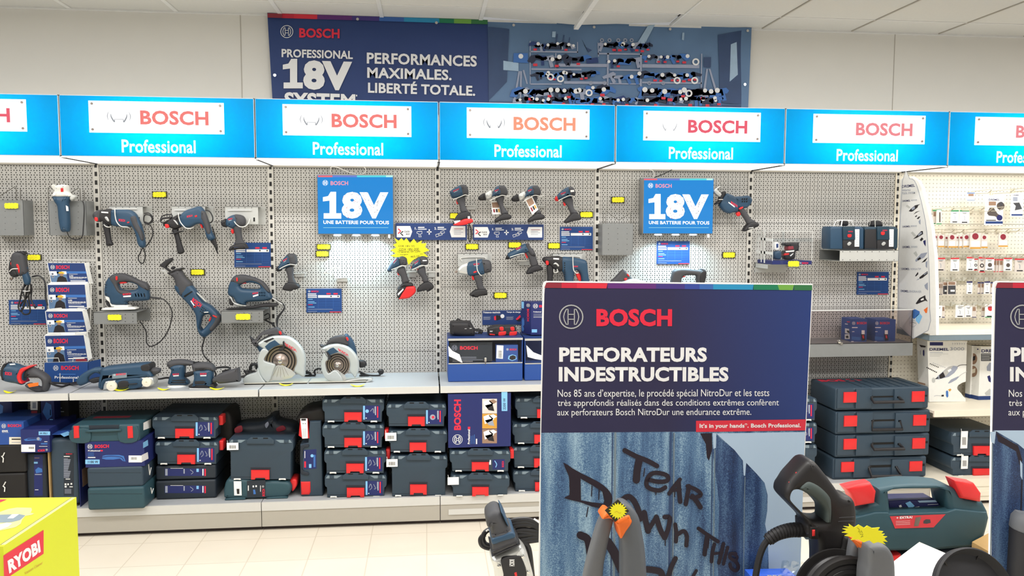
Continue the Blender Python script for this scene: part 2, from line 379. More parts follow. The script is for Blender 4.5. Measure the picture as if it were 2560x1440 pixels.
    def emblem(s, pl, x, y, r, m, lift=.0012, k=1.0):
        """ring with an armature between two arcs"""
        s.disc(pl, x, y, r, m, lift, r0=r*.9)
        for sg in (-1, 1):
            P = [(x+sg*r*.26, y-r*.62), (x+sg*r*.40, y-r*.62), (x+sg*r*.56, y-r*.3), (x+sg*r*.62, y), (x+sg*r*.56, y+r*.3), (x+sg*r*.40, y+r*.62), (x+sg*r*.26, y+r*.62)]
            s.ribbon(pl, P, r*.11*k, m, lift, sm=False); s.ribbon(pl, [(x+sg*r*.26, y-r*.62), (x+sg*r*.26, y+r*.62)], r*.11*k, m, lift)
        for sg in (-1, 1): s.ribbon(pl, [(x-r*.26, y+sg*r*.2), (x+r*.26, y+sg*r*.2)], r*.10*k, m, lift)
        return s
    def lathe(s, prof, o, ax, m, n=20):
        o = V3(o); ax = V3(ax).normalized(); u = ax.orthogonal().normalized(); w = ax.cross(u); vs_ = []; fs = []
        for (r, h) in prof:
            for j in range(n): a = 2*PI*j/n; vs_.append(o+ax*h+u*(r*math.cos(a))+w*(r*math.sin(a)))
        for i in range(len(prof)-1):
            for j in range(n): k = (j+1) % n; fs.append((i*n+j, i*n+k, (i+1)*n+k, (i+1)*n+j))
        fs.append(tuple(range(n))[::-1]); fs.append(tuple(range((len(prof)-1)*n, len(prof)*n)))
        return s.add(vs_, fs, m, True)
    def build(s, name, parent=None, loc=None):
        if loc is None: loc = parent['_o'] if parent is not None and '_o' in parent else None
        if loc is None:
            lo = [min(v[i] for v in s.v) for i in range(3)]; hi = [max(v[i] for v in s.v) for i in range(3)]
            loc = ((lo[0]+hi[0])/2, (lo[1]+hi[1])/2, lo[2])
        loc = V3(loc)
        me = bpy.data.meshes.new(name); me.from_pydata([v-loc for v in s.v], [], s.f)
        for n in s.mats: me.materials.append(MATS[n])
        me.polygons.foreach_set('material_index', s.m); me.polygons.foreach_set('use_smooth', s.s)
        me.validate(); me.set_sharp_from_angle(angle=math.radians(38)); me.update()
        o = bpy.data.objects.new(name, me); COL.objects.link(o)
        if parent is not None:
            o.parent = parent
            pl = V3(parent['_o']) if '_o' in parent else V3((0, 0, 0))
            o.location = loc-pl
            o['_o'] = tuple(loc)
        else: o.location = loc; o['_o'] = tuple(loc)
        return o
def tag(o, label, cat, group=None):
    o['label'] = label; o['category'] = cat
    if group: o['group'] = group
    return o
def struct(name, mb, parent=None):
    o = mb.build(name, parent, None if parent is None else None)
    if parent is None: o['kind'] = 'structure'
    return o
def thing(name, label, cat, loc, group=None):
    o = bpy.data.objects.new(name, None); COL.objects.link(o); o.empty_display_size = .02
    o.location = loc; o['_o'] = tuple(V3(loc))
    return tag(o, label, cat, group)
def solo(name, label, cat, mb, group=None): return tag(mb.build(name), label, cat, group)
ORD = ['first', 'second', 'third', 'fourth', 'fifth', 'sixth', 'seventh', 'eighth', 'ninth', 'tenth', 'eleventh', 'twelfth', 'thirteenth']
# ================================================================ the setting
def bx(a, b, m, bev=0.0): return MB().box(a, b, m, bev)
struct('floor', MB().box((-3, -8, -.05), (9, .2, 0), 'floortile'))
wb = MB().box((-3, .05, 0), (9, .15, 2.977), 'wallwhite')
for sx in (604, 2234):
    p = Pl((0, .05, 0), (0, -1, 0)).at(sx, 180); wb.box((p.x-.002, .048, 2.2), (p.x+.002, .06, 2.975), 'kick')
struct('wall_back', wb)
# ceiling: tiles 0.6 m on a grid, a narrow row along the wall
zc = 2.977
XJ = [WZ(zc).at(x, y).x for x, y in ((1459, 33), (1719, 29), (1946, 34), (2184, 39), (2420, 44))]
X0 = XJ[1]-.6*6
yr = WZ(zc).at(1459, 26).y
cl = MB()
rows = [(.05, yr)]+[(yr-.6*k, yr-.6*(k+1)) for k in range(13)]
SAG = set()
for i in range(-5, 13):
    for j, (ya, yb) in enumerate(rows):
        x0 = XJ[1]+.6*(i-4)
        if j == 0 and i in (2, 3): SAG.add((x0, ya, yb)); continue
        cl.box((x0+.004, ya, zc), (x0+.596, yb+.004, zc+.02), 'ceil')
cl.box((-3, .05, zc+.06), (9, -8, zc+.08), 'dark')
struct('ceiling', cl)
n = 0
for i in range(-3, 13):
    x0 = XJ[1]+.6*(i-4); n += 1
    wd = .012 if i < 4 else .005
    if i == 3:
        a, b = V3((x0, -1.2, zc)), at(1440, 74, .10)
        mb = MB(); d = (b-a)
        mb.add([a+V3((-.014, 0, -.004)), a+V3((.014, 0, -.004)), b+V3((.014, 0, 0)), b+V3((-.014, 0, 0)), a+V3((-.014, 0, .004)), a+V3((.014, 0, .004)), b+V3((.014, 0, .02)), b+V3((-.014, 0, .02))],
               [(0, 1, 2, 3), (4, 7, 6, 5), (0, 4, 5, 1), (1, 5, 6, 2), (2, 6, 7, 3), (3, 7, 4, 0)], 'bar')
        mb.box((x0-wd, -1.2, zc-.006), (x0+wd, -8, zc+.01), 'bar')
    else: mb = MB().box((x0-wd, .05, zc-.006), (x0+wd, -8, zc+.01), 'bar' if i < 5 else 'kick')
    struct('trim_%d' % n, mb)
for j, (ya, yb) in enumerate(rows[:6]):
    n += 1; struct('trim_%d' % n, MB().box((-3, yb-.004, zc-.004), (9, yb+.004, zc+.01), 'kick' if j else 'bar'))
n += 1; struct('trim_%d' % n, MB().box((-3, .05, zc-.012), (9, .035, zc), 'bar'))
for (x0, ya, yb), s_ in zip(sorted(SAG), (1, -1)):
    mb = MB(); z = lambda x, y: zc+.014-(.032 if (x-x0 > .3) == (s_ > 0) else .0)*(1 if y > -.1 else .5)
    c = [(x0+.012, ya-.03), (x0+.588, ya-.03), (x0+.588, yb+.012), (x0+.012, yb+.012)]
    v = [(x, y, z(x, y)) for x, y in c]+[(x, y, z(x, y)+.015) for x, y in c]
    mb.add(v, [(3, 2, 1, 0), (4, 5, 6, 7), (0, 1, 5, 4), (1, 2, 6, 5), (2, 3, 7, 6), (3, 0, 4, 7)], 'ceil')
    solo('ceiling_tile', ['sagging ceiling tile left of the hanging grid bar, dark gap along the wall', 'sagging ceiling tile right of the hanging grid bar, dark gap along the wall'][s_ < 0], 'ceiling tile', mb, 'sagging ceiling tiles')

# ================================================================ shelving bays
ZS, BS, ZB, BB = .803, .478, .1635, .474   # shelf top, shelf front, base top, base front
XU = [-1, 0, 1, 2, 3, 4, 5, 6, 7]
BAYN = ['far left', 'second', 'third', 'fourth', 'fifth', 'sixth', 'cream coloured', 'last']
for i in range(8):
    x0, x1 = XU[i]+.0175, XU[i+1]-.0175; dx0, dx1 = XU[i]+.002, XU[i+1]-.002
    cream = i >= 6
    g = 'peg_cream' if cream else 'peg_grey'
    bay = thing('shelving_bay', ['shelving bay at far left behind the solitary vertical grinder', 'shelving bay carrying the two corded jigsaws', 'shelving bay carrying the left lit blue panel', 'shelving bay with the row of four cordless drills',
        'shelving bay carrying the right lit blue panel', 'shelving bay holding the rotary lasers', 'cream shelving bay of the white accessory display', 'cream shelving bay beyond the right poster board'][i], 'shelving', (x0, 0, 0), 'shelving bays')
    zs = [.16, .535, .935, 1.335, 1.735, 2.135]
    for a, b in zip(zs, zs[1:]):
        MB().box((x0, 0, a+.0012), (x1, .02, b-.0012), g).build('back_panel', bay)
    MB().box((dx0, -.009, ZB-.02), (dx1, -BB+.0125, ZB), 'cream' if cream else 'shelfgrey').build('base_deck', bay)
    m = MB(); m.box((dx0, -BB+.004, .024), (dx1, -BB+.02, ZB-.045), 'cream' if cream else 'kick'); 
    if i >= 3: m.box((x0+.03, -BB-.001, .055), (x1-.03, -BB+.01, .085), 'cream' if cream else 'lipgrey')
    m.build('kick_plate', bay)
    MB().box((dx0, -BB, ZB-.048), (dx1, -BB+.012, ZB+.0004), 'cream' if cream else 'lipgrey').build('deck_lip', bay)
    MB().box((dx0, -BB+.03, 0), (dx1, -BB+.05, .024), 'plinth').build('plinth', bay)
for i, x in enumerate(XU):
    c = x == 5
    u = thing('upright_post', ['slotted upright post at far left edge', 'slotted upright post left of the corded rotary hammers', 'slotted upright post between jigsaws and left lit panel', 'slotted upright post left of the four drills', 'slotted upright post right of the four drills',
        'slotted upright post beside the plexiglass cube', 'slotted upright post along the white display side panel', 'slotted cream upright post inside the cream bays', 'slotted cream upright post at far right'][i], 'post', (x, 0, 0), 'slotted upright posts')
    MB().box((x-.016, -.006, 0), (x+.016, .03, 2.139), 'cream' if x >= 5 else 'upright').build('post', u)
    MB().box((x-.007, -.0075, .02), (x+.007, 0, 2.12), 'slotted').build('slot_strip', u)
for i in range(3):
    x0, x1 = XU[i]+.004, XU[i+1]-.004
    def shelf(x0, x1, z, bf, label, mm='shelfgrey', ml='lipgrey', lip=.036):
        s = thing('display_shelf', label, 'shelf', (x0, 0, z-.03), 'metal display shelves')
        MB().box((x0, -.01, z-.022), (x1, -bf+.0125, z), mm).build('shelf_board', s)
        MB().box((x0, -bf+.012, z-lip), (x1, -bf, z+.002), ml).build('shelf_lip', s)
        for xm in (x0+.008, x1-.012): MB().box((xm, -.02, z-.10), (xm+.004, -.12, z-.02), ml).build('shelf_bracket', s)
        return s
    shelf(x0, x1, ZS, BS, ['metal display shelf under the large grinder at far left', 'metal display shelf under belt sander and orbital sanders', 'metal display shelf under the smaller circular saw'][i])
shelf(2.004, 2.996, ZS, BS, 'metal display shelf under the blue locking display boxes')
shelf(3.004, 3.996, ZS, BS, 'metal display shelf hidden behind the large poster board')

# ================================================================ header signs
def header(i, x0, x1):
    zb, zt, bf = 2.077, 2.398, .477
    lab = ['blue backlit header sign cut by left frame edge', 'blue backlit header sign above the corded rotary hammers', 'blue backlit header sign above the left lit panel', 'blue backlit header sign with orange tinted letters above the four drills',
           'blue backlit header sign above the right lit panel', 'blue backlit header sign above the rotary lasers, white plaque nearly blank left', 'blue backlit header sign above the white accessory display'][i]
    t = thing('header_sign', lab, 'sign', ((x0+x1)/2, -.2, zb), 'blue backlit header signs')
    m = MB()
    m.box((x0, -bf+.004, zt-.004), (x1, -.26, zt), 'bar'); m.box((x0, -bf+.004, zb), (x1, -.26, zb+.004), 'bar'); m.box((x0, -.265, zb), (x1, -.26, zt), 'bracket')
    m.box((x0, -bf+.004, zb), (x0+.003, -.26, zt), 'bar'); m.box((x1-.003, -bf+.004, zb), (x1, -.26, zt), 'bar')
    m.build('housing', t)
    MB().box((x0+.003, -bf, zb+.004), (x1-.003, -bf+.003, zt-.004), 'signblue').build('sign_face', t)
    # underside light diffuser, rising slightly to the wall, with the seam to its neighbour
    m = MB(); v = [(x0+.004, -bf+.006, zb-.004), (x1-.004, -bf+.006, zb-.004), (x1-.004, -.012, zb-.003), (x0+.004, -.012, zb-.003)]
    m.add(v+[(a, b, c+.003) for a, b, c in v], [(0, 3, 2, 1), (4, 5, 6, 7), (0, 1, 5, 4), (1, 2, 6, 5), (2, 3, 7, 6), (3, 0, 4, 7)], 'em_diff'); m.build('diffuser', t)
    MB().box((x0-.003, -bf+.006, zb-.009), (x0+.004, -.012, zb-.001), 'tkk').build('seam_strip', t)
    MB().box((x0+.004, -.016, zb-.012), (x1-.004, -.009, zb-.001), 'kick').build('rear_edge', t)
    MB().box((x0, -bf-.002, zb-.008), (x1, -bf+.004, zb), 'bar').build('frame_edge', t)
    xc = (x0+x1)/2
    area('sign_tube_light', (xc, -.355, (zb+zt)/2), (PI/2, 0, 0), .56, .05, 8.0, (1, 1, 1))
    # plaque
    px0, px1, pz0, pz1 = xc-.345, xc+.345, zb+.124, zb+.290
    pl = thing('name_plaque', '', 'sign', (0, 0, 0)); bpy.data.objects.remove(pl)
    pq = MB().box((px0, -bf-.016, pz0), (px1, -bf-.012, pz1), 'em_white').build('plaque', t)
    P = Pl((0, -bf-.0165, 0), (0, -1, 0))
    def loc_text(mb, body, a, b, c, d, mt, bold, pln):
        v, f = text_mesh(body, bold); mb.add([V3((a+(c-a)*p[0], pln, b+(d-b)*p[1])) for p in v], f, mt)
    m = MB(); loc_text(m, 'BOSCH', xc-.085, pz0+.045, xc+.265, pz0+.120, ['em_cri', 'em_red', 'em_red', 'em_ora', 'em_cri', 'em_pk', 'em_pk'][i], .03, -bf-.0172); m.build('lettering', pq)
    m = MB(); ex, ez, k = xc-.193, (pz0+pz1)/2, .00204
    def arc(P, w): m.tube([V3((ex+x*k, -bf-.0172, ez-y*k)) for x, y in P], lambda q: w*(.35+.65*math.sin(PI*q)), 'em_grey', n=5, cap=False)
    if i < 5:
        for sg in (-1, 1):
            if i < 4: arc([(sg*25, -13), (sg*28, -6), (sg*28.5, 1), (sg*26, 9)], .0016)
            arc([(sg*20, -7), (sg*19, 0), (sg*15, 8), (sg*11.5, 12.5), (sg*11, 6)], .0034 if i < 4 else .0018)
        if i < 3: m.box((ex-11*k, -bf-.0178, ez-6.6*k), (ex+11*k, -bf-.0168, ez-5.6*k), 'em_grey')
        m.build('emblem', pq)
    for ax in (px0+.018, px1-.018):
        for az in (pz0+.016, pz1-.016):
            MB().lathe([(.006, 0), (.006, .006), (.004, .008)], (ax, -bf-.016, az), (0, -1, 0), 'steel', 10).build('screw', pq)
            MB().lathe([(.004, 0), (.004, .013)], (ax, -bf+.001, az), (0, -1, 0), 'bar', 8).build('spacer', pq)
    m = MB(); loc_text(m, 'Professional', xc-.19, zb+.022, xc+.19, zb+.092, 'em_white', .02, -bf-.001); m.build('lower_lettering', t)
XS = [at(x, y, .477).x for x, y in ((148, 310), (637, 320), (1097, 325), (1539, 335), (1963, 340), (2372, 345))]
XS = [XS[0]-1.0]+XS+[XS[-1]+1.0]
area('canopy_tube_light', (5.75, -.25, 2.06), (0, 0, 0), 1.2, .12, 3, (1, .97, .9))
for i in range(7): header(i, XS[i]+.003, XS[i+1]-.003)
mat('photoblk', (34, 44, 70), var=0)
# ================================================================ banner on the wall
def one(m, P, x0, y0, x1, y1, mt, l):
    """the slab-footed figure 1 of the 18V mark"""
    X = lambda u: x0+(x1-x0)*u; Y = lambda v: y0+(y1-y0)*v
    m.poly(P, [(X(a), Y(b)) for a, b in ((.0, .2), (.28, .16), (.42, 0), (.72, 0), (.72, .8), (1, .8), (1, 1), (.04, 1), (.04, .8), (.36, .8), (.36, .33), (.0, .36))], mt, l)
def q4(c, s): return px(c, s)
bn = thing('wall_banner', 'long printed banner with eyelets on the wall above the header signs', 'banner', (2.2, .04, 2.2))
PB = Pl((0, .035, 0), (0, -1, 0))
tl, tr, br, bl = (669, 33), (1877, 70), (1868, 290), (684, 285)
def bq(u, v):
    x = (1-v)*((1-u)*tl[0]+u*tr[0])+v*((1-u)*bl[0]+u*br[0]); y = (1-v)*((1-u)*tl[1]+u*tr[1])+v*((1-u)*bl[1]+u*br[1])
    return x, y
m = MB(); NX, NY = 48, 8
def bpt(u, v, l):
    p = PB.at(*bq(u, v)); e = .010*math.exp(-((u)/.02)**2)+.012*math.exp(-((1-u)/.02)**2)
    return p+V3((0, -l-e-.0015*math.sin(u*21)*math.sin(v*4+1), 0))
for mtl, u0, u1, v0, v1, l in (('navy', 0, .4555, 0, 1, 0), ('photobg', .4555, 1, 0, 1, 0)):
    n0 = NX; vv = [bpt(u0+(u1-u0)*i/n0, v0+(v1-v0)*j/NY, l) for j in range(NY+1) for i in range(n0+1)]
    m.add(vv, [(j*(n0+1)+i, (j+1)*(n0+1)+i, (j+1)*(n0+1)+i+1, j*(n0+1)+i+1) for j in range(NY) for i in range(n0)], mtl, True)
m.build('cloth', bn)
m = MB(); L = .006
for (x0, x1, c) in ((669, 705, 'c1'), (705, 735, 'c2'), (735, 793, 'c3'), (793, 880, 'c4'), (880, 948, 'c5'), (948, 1010, 'c7'), (1010, 1098, 'c8'), (1098, 1135, 'c9'), (1135, 1178, 'c10'), (1178, 1219, 'c11')):
    y = lambda x: 33+(x-669)*.0306; m.poly(PB, [(x0, y(x0)), (x1, y(x1)), (x1, y(x1)+11), (x0, y(x0)+11)], c, L+.014 if x0 < 700 else L)
m.build('colour_strip', bn)
m = MB(); L = .008
m.emblem(PB, 717, 79, 16, 'print_w', L, .8); m.text(PB, 'BOSCH', 748, 70, 849, 94, 'print_r', .035, L, sk=2)
m.text(PB, 'PROFESSIONAL', 704, 122, 882, 143, 'print_w', .03, L, sk=5); m.text(PB, '8V', 758, 150, 880, 224, 'print_w', .055, L, sk=3); one(m, PB, 707, 147, 757, 221, 'print_w', L)
m.text(PB, 'SYSTEM', 711, 230, 888, 270, 'print_w', .04, L, sk=5)
m.text(PB, 'PERFORMANCES', 917, 131, 1192, 159, 'print_w', .03, L, sk=8); m.text(PB, 'MAXIMALES.', 918, 168, 1129, 195, 'print_w', .03, L, sk=6); m.text(PB, 'LIBERTÉ TOTALE.', 920, 200, 1188, 232, 'print_w', .03, L, sk=8)
m.text(PB, '1', 890, 237, 893, 241, 'print_w', .02, L)
m.build('lettering', bn)
# printed picture of a tool store: shelves, tripods and many small tools
m = MB(); L = .006; R6 = lambda s: px('6', s)
def pr(s, mt, l=L): m.poly(PB, R6(s), mt, l)
pr('70,230 250,250 230,700 75,860', 'photodk'); pr('2040,300 2300,250 2290,900 2060,880', 'photodk'); pr('200,520 330,540 330,610 200,600', 'photolt', L+.0008); pr('1440,220 1500,210 1400,400 1330,400', 'photolt', L+.0008)
pr('75,870 2290,900 2290,980 75,980', 'photodk'); pr('620,270 650,270 645,320 618,318', 'photolt', L+.0008); pr('1735,280 1752,280 1748,345 1730,340', 'photolt', L+.0008); pr('2150,380 2200,360 2210,640 2140,700', 'photolt', L+.0008)
for s in ('430,435 840,440 840,452 430,448', '1010,452 1390,458 1390,470 1010,466', '640,545 1090,548 1090,575 690,572', '1390,550 1880,555 1880,585 1390,580', '440,585 870,590 870,604 440,600', '1110,590 1370,595 1370,610 1110,606',
          '430,715 700,715 700,726 430,726', '720,695 1090,700 1090,722 720,718', '1390,700 1900,706 1900,720 1390,714', '1110,712 1370,716 1370,725 1110,722',
          '426,350 434,350 434,720 426,720', '832,360 840,360 840,455 832,455', '1090,455 1106,455 1100,760 1086,760', '1372,455 1388,455 1386,760 1370,760', '1008,365 1016,365 1020,485 1012,485', '1895,460 1905,460 1900,820 1890,820', '645,455 655,455 655,590 645,590'):
    pr(s, 'photosteel', L+.001)
for s in ('330,610 345,610 300,880 284,880', '345,610 360,610 352,880 340,880', '365,600 380,600 410,720 398,720', '1940,590 1955,590 1925,830 1905,830', '1960,590 1975,590 2050,840 2030,840'):
    pr(s, 'photosteel', L+.001)
pr('288,455 410,455 412,540 285,535', 'print_b', L+.001); m.disc(PB, *R6('350,482')[0], 6, 'print_w', L+.002); pr('1920,490 1980,490 1978,578 1918,575', 'photodk', L+.001)
rr = random.Random(3)
def minitool(x, y, s, k):
    f = rr.choice((1, 1, -1)); c = rr.choice(('print_b', 'print_b', 'photoblk', 'navy', 'photoblk', 'photosteel')); t = rr.uniform(-.25, .25)
    if k == 0: P = [(-1, -.2), (.4, -.5), (.7, -.2), (.5, .1), (.3, .1), (.5, .8), (.1, .9), (-.1, .1), (-.9, .1)]
    elif k == 1: P = [(-.9, .3), (-.5, -.4), (.3, -.6), (.9, -.3), (.9, .1), (.2, 0), (-.2, .5)]
    else: P = [(-.8, -.3), (.8, -.35), (.85, .4), (-.85, .4)]
    Q = [(x+s*f*(a*math.cos(t)-b*math.sin(t)), y+s*(a*math.sin(t)+b*math.cos(t))) for a, b in P]
    pr(' '.join('%f,%f' % q for q in Q), c, L+.002)
    if rr.random() < .4: pr(' '.join('%f,%f' % (x+a*s, y+s*b) for a, b in ((-.2, .5), (.3, .5), (.3, .8), (-.2, .8))), 'c3', L+.003)
    if rr.random() < .35: q = R6([(x-s*.5*f, y-s*.2)])[0]; m.disc(PB, q[0], q[1], s*.08, 'print_w', L+.003, n=8)
for (x0, x1, y, st, s) in ((470, 820, 400, 50, 34), (1050, 1480, 400, 55, 34), (1420, 1800, 500, 62, 34), (470, 1000, 520, 70, 40), (1130, 1360, 540, 60, 36), (480, 1000, 650, 44, 32), (1120, 1340, 670, 80, 42), (1400, 1860, 660, 56, 36), (320, 900, 800, 62, 44), (940, 1100, 780, 60, 40), (1400, 2080, 800, 64, 46), (320, 2080, 870, 56, 34)):
    x = x0
    while x < x1: minitool(x, y+rr.uniform(-10, 10)-8, s*1.7*rr.uniform(.8, 1.15), rr.choice((0, 0, 1, 2))); x += st*.88
for x in (1045, 1110, 1185, 1245, 1300, 950, 1068, 1450, 1570): y = 345 if x > 1000 and x < 1310 and x != 1068 else 712; q = R6([(x, y)])[0]; m.disc(PB, q[0], q[1], 5, 'print_g', L+.004, r0=2.5, n=14)
for x, y in ((1850, 530), (605, 660), (690, 675), (935, 795), (1690, 690), (1840, 690), (1790, 800)): q = R6([(x, y)])[0]; m.disc(PB, q[0], q[1], 9, 'print_w', L+.004, r0=5, n=16)
for s in ('640,400 660,290 668,290 655,400', '700,400 715,300 725,300 710,400', '752,400 765,320 772,320 762,400', '870,330 900,400 960,430 930,450', '1370,420 1376,350 1382,420', '1410,420 1416,340 1422,420', '1448,420 1454,340 1460,420'): pr(s, 'photodk', L+.002)
m.build('printed_picture', bn)
for x, y in ((680, 41), (894, 48), (1091, 57), (1284, 63), (1485, 68), (1675, 73), (1869, 77), (687, 188), (1862, 211)):
    p = PB.at(x, y, .016 if x in (680, 687, 1869, 1862) else .006); MB().lathe([(.004, .0), (.0085, .0), (.0085, .003), (.004, .003)], p, (0, -1, 0), 'chrome', 14).build('eyelet', bn)

# ================================================================ lit panels with lamps underneath
def litpanel(x0, y0, x1, y1, dep, lab, cabs):
    a, b = at(x0, (y0+y1)/2, dep).x, at(x1, (y0+y1)/2, dep).x; zt, zb = at((x0+x1)/2, y0, dep).z, at((x0+x1)/2, y1, dep).z
    t = thing('lit_panel', lab, 'light panel', ((a+b)/2, -.02, zb), 'lit blue panels')
    MB().box((a, -.004, zb), (b, -dep+.003, zt), 'bracket', .004).build('housing', t)
    P = WY(dep); m = MB(); m.box((a+.004, -dep+.003, zb+.004), (b-.004, -dep, zt-.004), 'em_panel'); f = m.build('face', t)
    w, h = x1-x0, y1-y0; X = lambda u: x0+w*u; Y = lambda v: y0+h*v
    m = MB()
    for u0, u1, c in ((.01, .2, 'em_s1'), (.2, .52, 'em_s2'), (.52, .9, 'em_s3'), (.9, .99, 'em_s4')): m.rect(P, X(u0), Y(.01), X(u1), Y(.04), c, .001)
    m.build('colour_strip', f)
    m = MB()
    m.emblem(P, X(.105), Y(.135), w*.036, 'em_white', .0012, 1.3); m.text(P, 'BOSCH', X(.175), Y(.105), X(.405), Y(.175), 'em_ltxt', .03, .0012)
    gx0, gy0, gx1, gy1 = X(.32), Y(.285), X(.93), Y(.735); m.text(P, '8V', gx0, gy0, gx1, gy1, 'em_white', .055, .0012); one(m, P, X(.075), gy0, X(.315), gy1, 'em_white', .0012)
    m.text(P, 'UNE BATTERIE POUR TOUS', X(.08), Y(.765), X(.94), Y(.825), 'em_white', .03, .0012, sk=1); m.rect(P, X(.08), Y(.885), X(.93), Y(.89), 'em_s4', .0012)
    m.build('lettering', f)
    m = MB(); v, fs = text_mesh('8V', .055); r5 = random.Random(5)
    ar = [(abs((v[q[1]][0]-v[q[0]][0])*(v[q[2]][1]-v[q[0]][1])-(v[q[2]][0]-v[q[0]][0])*(v[q[1]][1]-v[q[0]][1])), q) for q in fs]
    for _ in range(90):
        q = r5.choices(ar, [w_[0] for w_ in ar])[0][1]; a1, a2 = sorted((r5.random(), r5.random())); k = (a1, a2-a1, 1-a2)
        u = sum(k[i]*v[q[i]][0] for i in range(3)); w_ = sum(k[i]*v[q[i]][1] for i in range(3)); x, y = gx0+(gx1-gx0)*u, gy1+(gy0-gy1)*w_
        s = r5.uniform(.5, 1.4); c = r5.choice(('print_g', 'print_b', 'print_k', 'print_g', 'c3')); m.poly(P, [(x-s, y-s*.5), (x+s, y-s*.6), (x+s*.8, y+s*.6), (x-s*.7, y+s*.5)], c, .002)
    m.build('tool_print', f)
    for k in range(3):
        xx = a+(b-a)*(.25+.25*k)
        led = MB().lathe([(.02, 0), (.026, .007), (.012, .010)], (xx, -dep*.55, zb), (0, 0, -1), 'em_led', 16).build('downlight', t)
        l = bpy.data.lights.new('downlight_lamp', 'SPOT'); l.energy = 8.0; l.color = (.55, .85, 1); l.spot_size = math.radians(150); l.spot_blend = 1.0; l.shadow_soft_size = .02
        o = bpy.data.objects.new('downlight_lamp', l); COL.objects.link(o); o.location = (xx, -dep*.8, zb-.014); o.rotation_euler = (math.radians(-8), 0, 0)
    m = MB(); m.box((b-.035, -dep+.002, zb-.022), (b-.022, -dep+.008, zb), 'print_w'); m.build('plastic_tab', t)
    m = MB()
    for c, pts, bb, mt in cabs: m.line(c, pts, bb, .0028, mt)
    m.build('cable', t)
litpanel(793, 437, 984, 586, .06, 'lit blue panel with white figures, left of the two, above empty hook', [('E', '590,150 585,110 590,75 620,68 680,85 760,120 850,143 920,135 940,100 920,70', .03, 'upright')])
litpanel(1608, 445, 1784, 585, .11, 'lit blue panel with white figures, right of the two, beside compact saw', [('G', '740,118 745,60 720,30 690,25', .04, 'upright'), ('G', '745,115 840,80 960,20', .04, 'cable')])

# ================================================================ info cards on the pegboard
def card(x0, y0, x1, y1, lab, mt='navyb', b=.006, sk=0):
    t = thing('info_card', lab, 'card', at((x0+x1)/2, y1, b), 'blue comparison cards')
    P = WY(b+.002); MB().poly(P, [(x0, y0), (x1, y0+sk), (x1, y1+sk), (x0, y1)], mt, 0).pbox(x0, y0, x1, y1, b+.0018, .001, mt).build('sheet', t)
    w, h = x1-x0, y1-y0; X = lambda u: x0+w*u; Y = lambda v: y0+h*v; m = MB()
    m.emblem(P, X(.08), Y(.11), w*.032, 'print_w', .001, 1.3); m.text(P, 'BOSCH', X(.14), Y(.075), X(.34), Y(.15), 'print_r', .03, .001)
    for v in (.2, .27, .34): m.rect(P, X(.04), Y(v), X(.28+.02*(v > .25)), Y(v+.04), 'print_w', .001)
    m.rect(P, X(.33), Y(.27), X(.95), Y(.38), 'print_w', .001)
    for u in (.57, .77): m.rect(P, X(u), Y(.18), X(u+.12), Y(.24), 'print_r', .0012); m.disc(P, X(u+.13), Y(.32), w*.022, 'print_k', .0014, n=12)
    for i, v in enumerate((.43, .53, .59, .66, .76)): m.rect(P, X(.05), Y(v), X(.18+.05*(i % 3)), Y(v+.025), 'print_lb' if i != 3 else 'print_r', .001); m.rect(P, X(.32), Y(v+.05), X(.96), Y(v+.055), 'print_b', .001)
    for u in (.33, .55, .76): m.rect(P, X(u), Y(.40), X(u+.005), Y(.82), 'print_b', .001)
    m.rect(P, X(.04), Y(.86), X(.75), Y(.875), 'print_g', .001); m.rect(P, X(.04), Y(.95), X(.3), Y(.965), 'print_g', .001); m.rect(P, X(.66), Y(.965), X(.985), Y(.998), 'c3', .0012)
    m.build('printing', t)
card(586, 607, 677, 668, 'blue comparison card behind the foot of the cordless driver')
card(23, 750, 116, 811, 'blue comparison card behind the corded screwdriver cable bundle')
card(766, 722, 854, 781, 'blue comparison card below the empty wire hook')
card(1400, 567, 1482, 625, 'blue comparison card above the cordless rotary hammer')
card(1642, 603, 1724, 660, 'blue comparison card in the light pool below the right lit panel')
card(2143, 680, 2221, 736, 'blue comparison card below the rotary laser shelf')
